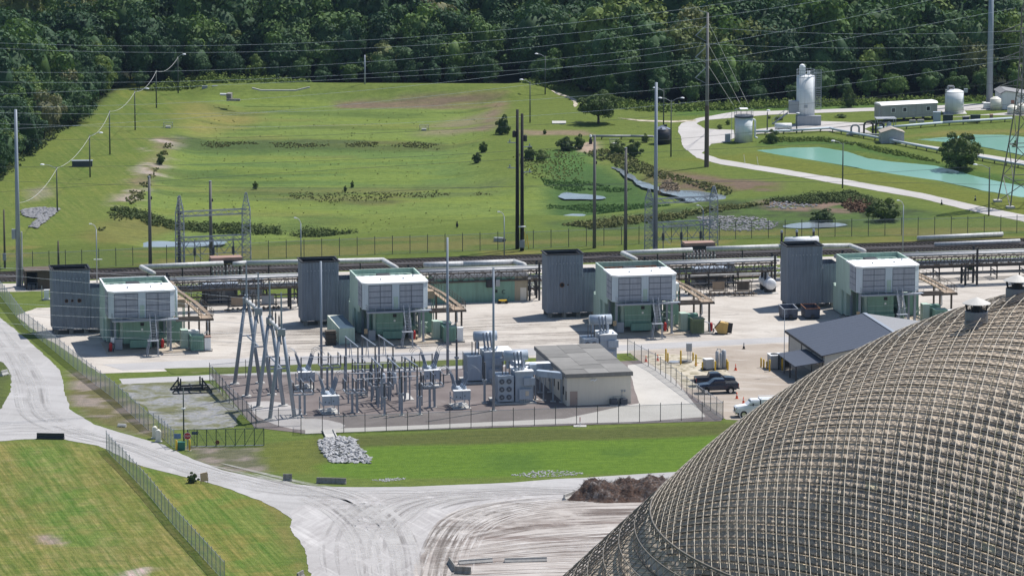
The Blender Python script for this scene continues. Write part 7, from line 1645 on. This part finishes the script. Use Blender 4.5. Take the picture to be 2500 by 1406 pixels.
def rank(edge, off, step, lo, hi, lab, grp, kinds=TREES, z=0.0, dirv=None, name='broadleaf_tree', cat='tree', jit=1.5):
    global count
    for p in along(edge, step):
        d = dirv or Vector((0, 1, 0)); q = p + d * (off + g.uniform(-jit, jit)) + Vector((g.uniform(-jit, jit), 0, 0)); q.z = ground_z(q.x, q.y) + z
        tree(lab, q, g.choice(kinds), g.uniform(lo, hi), g.uniform(0, 6.28), grp, name, cat, g.uniform(.9, 1.15)); count += 1
LV = Vector((-.8, .6, 0))
rank(EDGE_L, 2, 4.6, .55, .85, 'leafy tree in the front rank of the wood beside the mown bank', 'front trees beside the mown bank', dirv=LV)
rank(EDGE_L, 8, 5.4, .75, 1.05, 'leafy tree in the second rank of the wood beside the mown bank', 'second-rank trees beside the mown bank', dirv=LV)
rank(EDGE_M, 4, 4.8, .35, .65, 'low bright tree in the front rank behind the far berm', 'front trees behind the berm', kinds=TREES[4:])
rank(EDGE_M, 10, 5.4, .75, 1.1, 'tall dark tree in the second rank behind the far berm', 'second-rank trees behind the berm')
rank(EDGE_M, 17, 5.8, 1.0, 1.35, 'tall dark tree in the third rank behind the far berm', 'third-rank trees behind the berm')
rank(EDGE_R, 4, 5.0, .40, .75, 'low rounded vine-hung tree in the front rank behind the silo road', 'front trees behind the silo road')
rank(EDGE_R, 11, 5.4, .95, 1.35, 'tall dark tree in the second rank behind the silo road', 'second-rank trees behind the silo road')
rank(EDGE_R, 18, 5.8, 1.25, 1.6, 'tall dark tree in the third rank behind the silo road', 'third-rank trees behind the silo road')
# low bright scrub along the foot of the wood
def scrub(name, lab, px, n, lo, hi, leaf, mat, seed, h=1.0, cl=1.0, cat='scrub', narrow=.5, zoff=0.0, soft=2.5):
    """uncountable low growth: leaf faces in mounds over an area"""
    gg = np.random.default_rng(seed); P = wpoly(px); lo_, hi_ = P.min(0), P.max(0); pts = np.zeros((0, 2))
    while len(pts) < n: q = gg.uniform(lo_, hi_, (n * 3, 2)); q = q[inside(q, P)]; q = q[fbm(q, 5, seed) + np.clip(sdist(q, P), 0, soft) / soft * .45 > .5 * (1 - cl) + .42]; pts = np.concatenate([pts, q])
    pts = pts[:n]; hs = (fbm(pts, 3.0, seed + 3) * .9 + .35) * gg.uniform(lo, hi, n) * h * (.45 + .55 * np.clip(sdist(pts, P), 0, soft) / soft)
    per = 16; N = n * per; ci = np.repeat(np.arange(n), per)
    d = gg.normal(0, 1, (N, 3)); d[:, 2] = np.abs(d[:, 2]); d /= np.linalg.norm(d, axis=1, keepdims=True); rad = gg.uniform(.5, 1.0, N)
    z0 = np.array([ground_z(x, y) for x, y in pts]) + zoff
    p = np.concatenate([pts[ci] + d[:, :2] * (hs[ci] * narrow * rad)[:, None], (z0[ci] + d[:, 2] * hs[ci] * rad)[:, None]], 1)
    nrm = d + gg.normal(0, .5, (N, 3)); nrm /= np.linalg.norm(nrm, axis=1, keepdims=True); a = np.cross(nrm, gg.normal(0, 1, (N, 3))); a /= np.linalg.norm(a, axis=1, keepdims=True); b_ = np.cross(nrm, a); s = (leaf * gg.uniform(.6, 1.3, N))[:, None]
    q = np.stack([p - a * s * .5, p - b_ * s * .3, p + a * s * .5, p + b_ * s * .3], 1).reshape(-1, 3)
    o = inst(name, np_mesh(name, q, np.arange(len(q)).reshape(-1, 4), mat)); tag(o, lab, cat, kind='stuff'); return o
def plain_leaf(name, c1, c2):
    m, nt, b = nodes_of(name); c = mixc(nt, noise(nt, .5, 4, .65, pos(nt)), c1, c2); nt.links.new(c, b.inputs['Base Color']); b.inputs['Roughness'].default_value = .8; b.inputs['Specular IOR Level'].default_value = .1; return m
SC_BR = plain_leaf('bright_scrub', (.10, .16, .035), (.20, .25, .06)); SC_DK = plain_leaf('dark_scrub', (.055, .085, .03), (.13, .16, .055)); SC_OL = plain_leaf('olive_scrub', (.11, .13, .045), (.22, .22, .085)); REED = plain_leaf('reed_green', (.065, .14, .04), (.14, .24, .07)); STRAW = plain_leaf('dry_reed', (.20, .15, .10), (.36, .29, .21)); BRUSH = plain_leaf('red_brown_brush', (.10, .055, .035), (.19, .12, .08)); TUFT = plain_leaf('rough_grass', (.16, .20, .055), (.30, .31, .11))
scrub('undergrowth', 'bright low undergrowth along the foot of the wood behind the silo road', [(1460, 262), (1600, 276), (2000, 262), (2500, 246), (2500, 238), (2000, 250), (1600, 258), (1470, 240)], 1500, .8, 2.2, .42, SC_BR, 1)
scrub('undergrowth', 'bright low undergrowth at the forest edge by the sandy track', [(1270, 222), (1350, 226), (1415, 222), (1400, 206), (1300, 200)], 420, .8, 2.0, .42, SC_BR, 2)
scrub('undergrowth', 'bright low undergrowth behind the valve station', [(330, 222), (480, 224), (640, 222), (760, 220), (760, 208), (400, 205)], 700, .8, 2.4, .42, SC_BR, 3)
scrub('undergrowth', 'dark low undergrowth along the wood beside the bank', [(0, 450), (70, 390), (185, 300), (300, 195), (280, 190), (160, 285), (40, 380), (0, 420)], 500, .6, 1.6, .42, SC_DK, 4)
# shrub belts and reeds in the wet ground
scrub('shrub_belt', 'dark shrub belt across the near end of the basin', [(255, 508), (330, 500), (440, 520), (600, 530), (800, 540), (935, 548), (920, 560), (760, 562), (600, 556), (440, 545), (330, 530), (250, 528)], 1000, .5, 1.7, .32, SC_DK, 5, cl=.35)
scrub('shrub_belt', 'olive shrub belt along the ditch before the marsh', [(1360, 548), (1500, 535), (1640, 522), (1760, 505), (1900, 490), (1900, 502), (1760, 522), (1600, 545), (1440, 562)], 1000, .5, 1.6, .34, SC_OL, 6, cl=.5)
scrub('shrub_belt', 'dark shrub belt along the ditch beside the pond road', [(1860, 492), (1960, 482), (2080, 470), (2110, 480), (2190, 505), (2140, 512), (2060, 496), (1960, 500)], 900, .7, 1.9, .34, SC_DK, 7)
scrub('shrub_belt', 'red-brown dying brush above the ditch pool', [(2060, 486), (2110, 484), (2145, 500), (2135, 520), (2080, 520), (2055, 505)], 260, .7, 1.6, .34, BRUSH, 8)
scrub('reed_bed', 'dark green reed bed between the marsh pools', [(1330, 470), (1480, 470), (1620, 470), (1640, 490), (1480, 508), (1340, 505)], 1100, .25, .8, .24, REED, 9, narrow=.35, soft=9, cl=.6)
scrub('reed_bed', 'green reed bed behind the marsh pools', [(1320, 435), (1400, 420), (1500, 430), (1580, 452), (1500, 455), (1400, 450), (1330, 448)], 800, .25, .9, .24, REED, 10, narrow=.35, soft=8, cl=.6)
scrub('reed_bed', 'tan dry reed clump in the marsh stream', [(1605, 448), (1625, 440), (1655, 446), (1660, 456), (1610, 457)], 260, 1.2, 2.2, .34, STRAW, 11, narrow=.3)
scrub('weed_band', 'dark weeds along the first ditch across the basin', [(440, 330), (700, 326), (1000, 328), (1090, 334), (1070, 350), (800, 346), (450, 348)], 650, .12, .5, .28, SC_OL, 12, cl=.2, soft=5)
scrub('weed_band', 'weeds along the second ditch across the basin', [(600, 448), (900, 445), (1240, 440), (1240, 462), (1000, 474), (780, 480), (640, 470)], 420, .12, .42, .26, SC_OL, 13, cl=.1, soft=6)
scrub('weed_band', 'rough plants along the brown bank edge', [(330, 450), (400, 345), (430, 345), (400, 420), (350, 500), (270, 560), (200, 590), (240, 545)], 240, .3, .8, .34, SC_OL, 14, cl=.2)
scrub('weed_band', 'scrubby growth on the bank of the turquoise pond', [(1850, 350), (1990, 346), (2060, 352), (2200, 384), (2300, 400), (2280, 392), (2200, 372), (2020, 336), (1870, 338)], 800, .4, 1.1, .34, SC_BR, 15)
scrub('weed_band', 'scrubby growth along the stream from the outfall', [(1420, 372), (1480, 365), (1560, 392), (1620, 420), (1720, 445), (1800, 460), (1780, 466), (1680, 446), (1580, 425), (1500, 395)], 700, .5, 1.3, .34, SC_OL, 16)
scrub('weed_band', 'bright rough growth round the marsh', [(1250, 380), (1320, 360), (1430, 378), (1420, 430), (1330, 440), (1280, 430)], 500, .2, .6, .28, TUFT, 17, soft=6)
scrub('grass_tufts', 'rough grass tufts over the basin floor', [(330, 560), (420, 360), (520, 245), (1220, 250), (1180, 330), (1200, 430), (1290, 500), (940, 556), (560, 596)], 500, .1, .25, .2, TUFT, 18, narrow=.9)
# single bushes and trees
def bush(lab, x, y, wpx, hpx, kind, grp='single bushes', name='bush', cat='bush'):
    p = G(x, y); s = FPX / (p.y * CP + CAMH * SP); w = wpx / s / (2 * kind[2] * 1.12); h = hpx / s / kind[3]
    t = thing(name, lab, cat, p, g.uniform(0, 6), grp); t.scale = (w, w, h); inst('crown', kind[1], t); inst('stem' if not kind[0] else 'trunk', kind[0] or STEM, t)
for x, y, w, h, lab in ((1383, 368, 46, 28, 'dark round bush by the outfall, first'), (1415, 364, 30, 30, 'dark round bush by the outfall, second'), (1228, 328, 36, 40, 'dark bush on the basin corner beside the timber poles'), (1293, 392, 34, 28, 'dark bush behind the black timber poles, first'), (1322, 395, 34, 24, 'dark bush behind the black timber poles, second'), (1164, 398, 26, 22, 'dark bush on the right end of the basin'), (1180, 372, 24, 22, 'loose bush up the slope at the basin end'), (1508, 378, 46, 30, 'olive bush beside the marsh stream'), (1545, 382, 40, 34, 'tall olive bush beside the marsh stream'), (1575, 348, 18, 18, 'small round bush before the black tank'), (2167, 540, 74, 46, 'dense round bush by the ditch pool'), (2130, 522, 40, 22, 'low dark bush beside the dense round bush'), (2010, 540, 60, 26, 'dark bush hanging over the ditch pool'), (393, 402, 22, 26, 'brown bush on the bank edge'), (623, 462, 14, 16, 'small dark bush in the basin, first'), (860, 458, 10, 14, 'small dark bush in the basin, second'), (843, 468, 10, 12, 'small dark bush in the basin, third'), (1885, 350, 34, 28, 'dark bush at the foot of the railed tank'), (1878, 290, 10, 6, 'small clump on the silo lawn, nearest'), (1902, 294, 24, 8, 'low clump on the silo lawn, middle'), (2055, 288, 26, 8, 'low clump on the silo lawn, farther'), (1757, 316, 16, 10, 'small round shrub in the road loop'), (1777, 305, 14, 10, 'small round shrub in the road loop, farther'), (2478, 372, 16, 24, 'small bush against the lattice tower'), (469, 1178, 26, 22, 'dark uprooted bush beside the plywood board'), (2370, 658, 30, 16, 'dark low bush behind the last pipe rack'), (2075, 262, 34, 40, 'rounded bush behind the silo'), (1330, 328, 10, 10, 'small green bush beside the brown patch')):
    bush(lab, x, y, w, h, SHRUBS[2 + (x % 2)])
def big(lab, x, y, wpx, hpx, seed, rx, rz, zc, mat, n, name='broadleaf_tree'):
    kind = (trunk_mesh(zc * .75, .35, seed, rx * .55), crown_mesh('crown', seed, rx, rz, zc, n, 120, .5, mat, clr=.3), rx, zc + rz); bush(lab, x, y, wpx, hpx, kind, 'single trees', name, 'tree')
big('lone broad-crowned tree on the lawn beside the concrete pad', 1461, 302, 104, 76, 301, 4.4, 2.9, 4.2, LEAFB, 46)
big('dark leafy tree leaning over the turquoise pond', 2345, 412, 112, 86, 302, 4.4, 3.6, 3.5, LEAFB, 50)
# the wood behind: one mass
def gn_forest():
    P = wpoly([(-60, 440), (100, 335), (230, 235), (300, 180), (335, 208), (480, 205), (1240, 205), (1420, 212), (1600, 250), (2560, 225)])
    back = np.array([(190, 1420), (-190, 1420), (-190, 870)]); poly = np.concatenate([P, back]); gg = np.random.default_rng(21); pts = []
    for y in np.arange(850, 1420, 7.8):
        for x in np.arange(-190, 190, 7.8):
            pts.append((x + gg.uniform(-2, 2), y + gg.uniform(-2, 2)))
    pts = np.array(pts); d = sdist(pts, poly); m1 = d > 9
    rim = np.array([W(x, y)[:2] for x, y in ((306, 185), (318, 120), (330, 60))]); gap = np.min(np.hypot(pts[:, None, 0] - rim[None, :, 0], pts[:, None, 1] - rim[None, :, 1]), 1) > 5
    pts = pts[m1 & gap & (np.abs(pts[:, 0]) < 60 + (pts[:, 1] - 500) * .13)]
    me = bpy.data.meshes.new('forest'); me.from_pydata([(x, y, 0) for x, y in pts], [], []); sc_ = me.attributes.new('size', 'FLOAT', 'POINT'); rz = me.attributes.new('turn', 'FLOAT', 'POINT'); ix = me.attributes.new('pick', 'INT', 'POINT')
    size = gg.uniform(.95, 2.0, len(pts)) * (.75 + .6 * fbm(pts, 30, 77)); left = pts[:, 0] < -75; size[left] *= .8
    sc_.data.foreach_set('value', size.astype(np.float32)); rz.data.foreach_set('value', gg.uniform(0, 6.28, len(pts)).astype(np.float32)); ix.data.foreach_set('value', gg.integers(0, 8, len(pts)).astype(np.int32))
    o = inst('forest', me); tag(o, 'dense dark green wood filling the far background', 'wood', kind='stuff')
    ng = bpy.data.node_groups.new('forest_scatter', 'GeometryNodeTree'); ng.interface.new_socket('Geometry', in_out='INPUT', socket_type='NodeSocketGeometry'); ng.interface.new_socket('Geometry', in_out='OUTPUT', socket_type='NodeSocketGeometry')
    N = ng.nodes; L = ng.links; gi = N.new('NodeGroupInput'); go = N.new('NodeGroupOutput'); iop = N.new('GeometryNodeInstanceOnPoints'); jn = N.new('GeometryNodeGeometryToInstance')
    srcs = []
    for k in range(8):
        ob = next(x for x in C.objects if x.data is TREES[k][1]); srcs.append(ob)
    for ob in reversed(srcs):
        n = N.new('GeometryNodeObjectInfo'); n.inputs['Object'].default_value = ob; n.inputs['As Instance'].default_value = False; n.transform_space = 'ORIGINAL'; L.new(n.outputs['Geometry'], jn.inputs[0])
    def attr(nm_, tp):
        n = N.new('GeometryNodeInputNamedAttribute'); n.data_type = tp; n.inputs['Name'].default_value = nm_; return n.outputs[0]
    L.new(gi.outputs[0], iop.inputs['Points']); L.new(jn.outputs[0], iop.inputs['Instance']); iop.inputs['Pick Instance'].default_value = True
    L.new(attr('pick', 'INT'), iop.inputs['Instance Index']); L.new(attr('size', 'FLOAT'), iop.inputs['Scale'])
    cx = N.new('ShaderNodeCombineXYZ'); L.new(attr('turn', 'FLOAT'), cx.inputs[2]); L.new(cx.outputs[0], iop.inputs['Rotation']); L.new(iop.outputs[0], go.inputs[0])
    md = o.modifiers.new('scatter', 'NODES'); md.node_group = ng
    return len(pts)
gn_forest()

# ================================================================ stones and heaps
def stone_mesh(seed, m_):
    gg = np.random.default_rng(seed); d = np.array([(0, 0, 1), (0, 0, -.4), (1, 0, .2), (-1, 0, .25), (0, 1, .2), (0, -1, .2), (.7, .7, .5), (-.7, .6, .5), (.6, -.7, .5), (-.7, -.7, .45)], float) * gg.uniform(.7, 1.2, (10, 1))
    import bmesh
    bm = bmesh.new(); [bm.verts.new(p) for p in d]; bmesh.ops.convex_hull(bm, input=bm.verts); me = bpy.data.meshes.new('stone'); bm.to_mesh(me); bm.free(); me.materials.append(m_); return me
STM = M('limestone_rock', (.36, .36, .37), .9, 0, .45, 1.6)
STN = [stone_mesh(s, STM) for s in range(8)]
def rock_field(name, lab, px, n, lo, hi, heap=.3, stuff=False, mat=None, seed=1):
    P = wpoly(px); c = P.mean(0); o = Vector((c[0], c[1], 0)); gg = np.random.default_rng(seed); pts = []
    while len(pts) < n:
        q = gg.uniform(P.min(0), P.max(0))
        if inside(q[None], P)[0]: pts.append(q)
    if stuff:
        V = []; F = []
        for q in pts:
            me = STN[gg.integers(8)]; s = gg.uniform(lo, hi); a = gg.uniform(0, 6.28); z = ground_z(*q) + s * .2; b0 = len(V)
            for v in me.vertices: V.append((q[0] + (v.co.x * math.cos(a) - v.co.y * math.sin(a)) * s, q[1] + (v.co.x * math.sin(a) + v.co.y * math.cos(a)) * s, z + v.co.z * s * .7))
            F += [tuple(b0 + i for i in p.vertices) for p in me.polygons]
        me = bpy.data.meshes.new(name); me.from_pydata(V, [], F); me.update(); me.materials.append(mat or STM); return tag(inst(name, me), lab, 'riprap', kind='stuff')
    t = thing(name, lab, 'rock pile', o); SC = sdist(np.array(pts), P)
    for q, d in zip(pts, SC):
        s = gg.uniform(lo, hi); inst('stone', STN[gg.integers(8)], t, (q[0] - o.x, q[1] - o.y, s * .25 + min(d, 2.0) * heap), (gg.uniform(-.5, .5), gg.uniform(-.5, .5), gg.uniform(0, 6.28)), (s * gg.uniform(.8, 1.3), s, s * .8))
    return t
rock_field('rock_pile', 'pile of pale grey riprap stones at the end of the flume', [(774, 1078), (800, 1070), (838, 1068), (868, 1075), (876, 1095), (908, 1120), (905, 1132), (860, 1132), (805, 1130), (792, 1112), (776, 1095)], 298, .18, .40, .05)
rock_field('riprap', 'small rubble between the stones of the flume rock pile', [(776, 1080), (800, 1071), (838, 1069), (866, 1076), (875, 1096), (905, 1121), (900, 1131), (860, 1131), (806, 1129), (793, 1111), (778, 1094)], 1400, .10, .22, stuff=True, seed=15)
GREYR = M('grey_rock', (.21, .21, .22), .9, 0, .35, 1.6)
rock_field('riprap', 'grey riprap patch at the foot of the first bank lamp', [(52, 515), (100, 508), (146, 512), (125, 530), (90, 558), (72, 556), (95, 535), (60, 530)], 700, .22, .5, stuff=True, mat=GREYR, seed=5)
rock_field('riprap', 'grey riprap slope behind the second lattice gantry', [(1700, 530), (1790, 528), (1850, 532), (1905, 546), (1880, 562), (1800, 566), (1720, 560)], 650, .12, .34, stuff=True, mat=GREYR, seed=6)
rock_field('riprap', 'strip of pale stones along the far haul road', [(1245, 1160), (1300, 1150), (1370, 1148), (1430, 1156), (1400, 1161), (1300, 1166)], 300, .05, .16, stuff=True, seed=7)
rock_field('riprap', 'short strip of pale stones beside the striped barrier', [(905, 1172), (950, 1167), (990, 1166), (990, 1170), (940, 1176)], 160, .05, .14, stuff=True, seed=8)
rock_field('riprap', 'pale rubble on the ditch side beside the pond road', [(1860, 496), (1920, 492), (1990, 494), (2000, 505), (1920, 512), (1870, 508)], 160, .12, .35, stuff=True, mat=GREYR, seed=9)
# mulch heap
def heap():
    px = [(1380, 1222), (1385, 1200), (1410, 1176), (1450, 1160), (1520, 1152), (1620, 1150), (1700, 1150), (1700, 1215), (1600, 1222), (1500, 1226), (1420, 1228)]
    base = [(1382, 1222), (1410, 1200), (1480, 1190), (1600, 1182), (1720, 1180), (1740, 1215), (1600, 1226), (1480, 1229)]
    P = wpoly(base); lo_, hi_ = P.min(0) - 1, P.max(0) + 1; xs = np.arange(lo_[0], hi_[0], .22); ys = np.arange(lo_[1], hi_[1], .22); X, Y = np.meshgrid(xs, ys); Q = np.stack([X.ravel(), Y.ravel()], 1); d = sdist(Q, P)
    z = 1.7 * sstep(d, -.3, 2.2) * (.45 + .95 * fbm(Q, 3.4, 90)) + sstep(d, 0, 1) * ((fbm(Q, 1.3, 91) - .5) * 1.3 + (fbm(Q, .55, 92) - .5) * .8) - .15 * (d < 0)
    n = len(xs); I, J = np.meshgrid(np.arange(n - 1), np.arange(len(ys) - 1)); q = (J * n + I).ravel()
    F = np.stack([q, q + 1, q + n + 1, q + n], 1); F = F[(d[F] > -.4).any(1)]
    m, nt, b = nodes_of('mulch'); c = ramp(nt, noise(nt, .5, 6, .75, pos(nt)), (.34, (.035, .024, .021)), (.47, (.10, .055, .037)), (.56, (.13, .095, .08)), (.68, (.34, .32, .315))); nt.links.new(c, b.inputs['Base Color']); b.inputs['Roughness'].default_value = 1; bump(nt, b, noise(nt, 3, 5, .8, pos(nt)), 1.0, .3)
    t = thing('mulch_heap', 'dark brown mulch heap beside the haul road', 'heap', (0, 0, 0)); inst('heap', np_mesh('heap', np.concatenate([Q, z[:, None]], 1), F, m), t)
    gg = np.random.default_rng(3); k = np.where(d > .6)[0]; k = gg.choice(k, 2600); V = []; A = np.concatenate([Q[k], z[k, None]], 1); dd = gg.normal(0, 1, (len(k), 3)); dd[:, 2] = np.abs(dd[:, 2]) * .5; dd /= np.linalg.norm(dd, axis=1, keepdims=True)
    V, F = tubes([(a, a + e * s) for a, e, s in zip(A, dd, gg.uniform(.15, .5, len(k)))], .025, 3); o = inst('chips', np_mesh('chips', V, F, plain_leaf('mulch_chips', (.05, .035, .03), (.30, .27, .26))), t); o['kind'] = 'stuff'
heap()

# ================================================================ the air
m = bpy.data.materials.new('haze'); m.use_nodes = True; nt = m.node_tree
for n in list(nt.nodes): nt.nodes.remove(n)
out = nt.nodes.new('ShaderNodeOutputMaterial'); pv = nt.nodes.new('ShaderNodeVolumePrincipled'); nt.links.new(pv.outputs[0], out.inputs['Volume'])
pv.inputs['Color'].default_value = (.50, .72, 1.0, 1); pv.inputs['Density'].default_value = 2.4e-5; pv.inputs['Anisotropy'].default_value = 0.0
tag(MB().box(-14000, 14000, -14000, 14000, -4, 136).build('haze', m), 'thin blue summer haze over the whole plant', 'haze', kind='stuff')
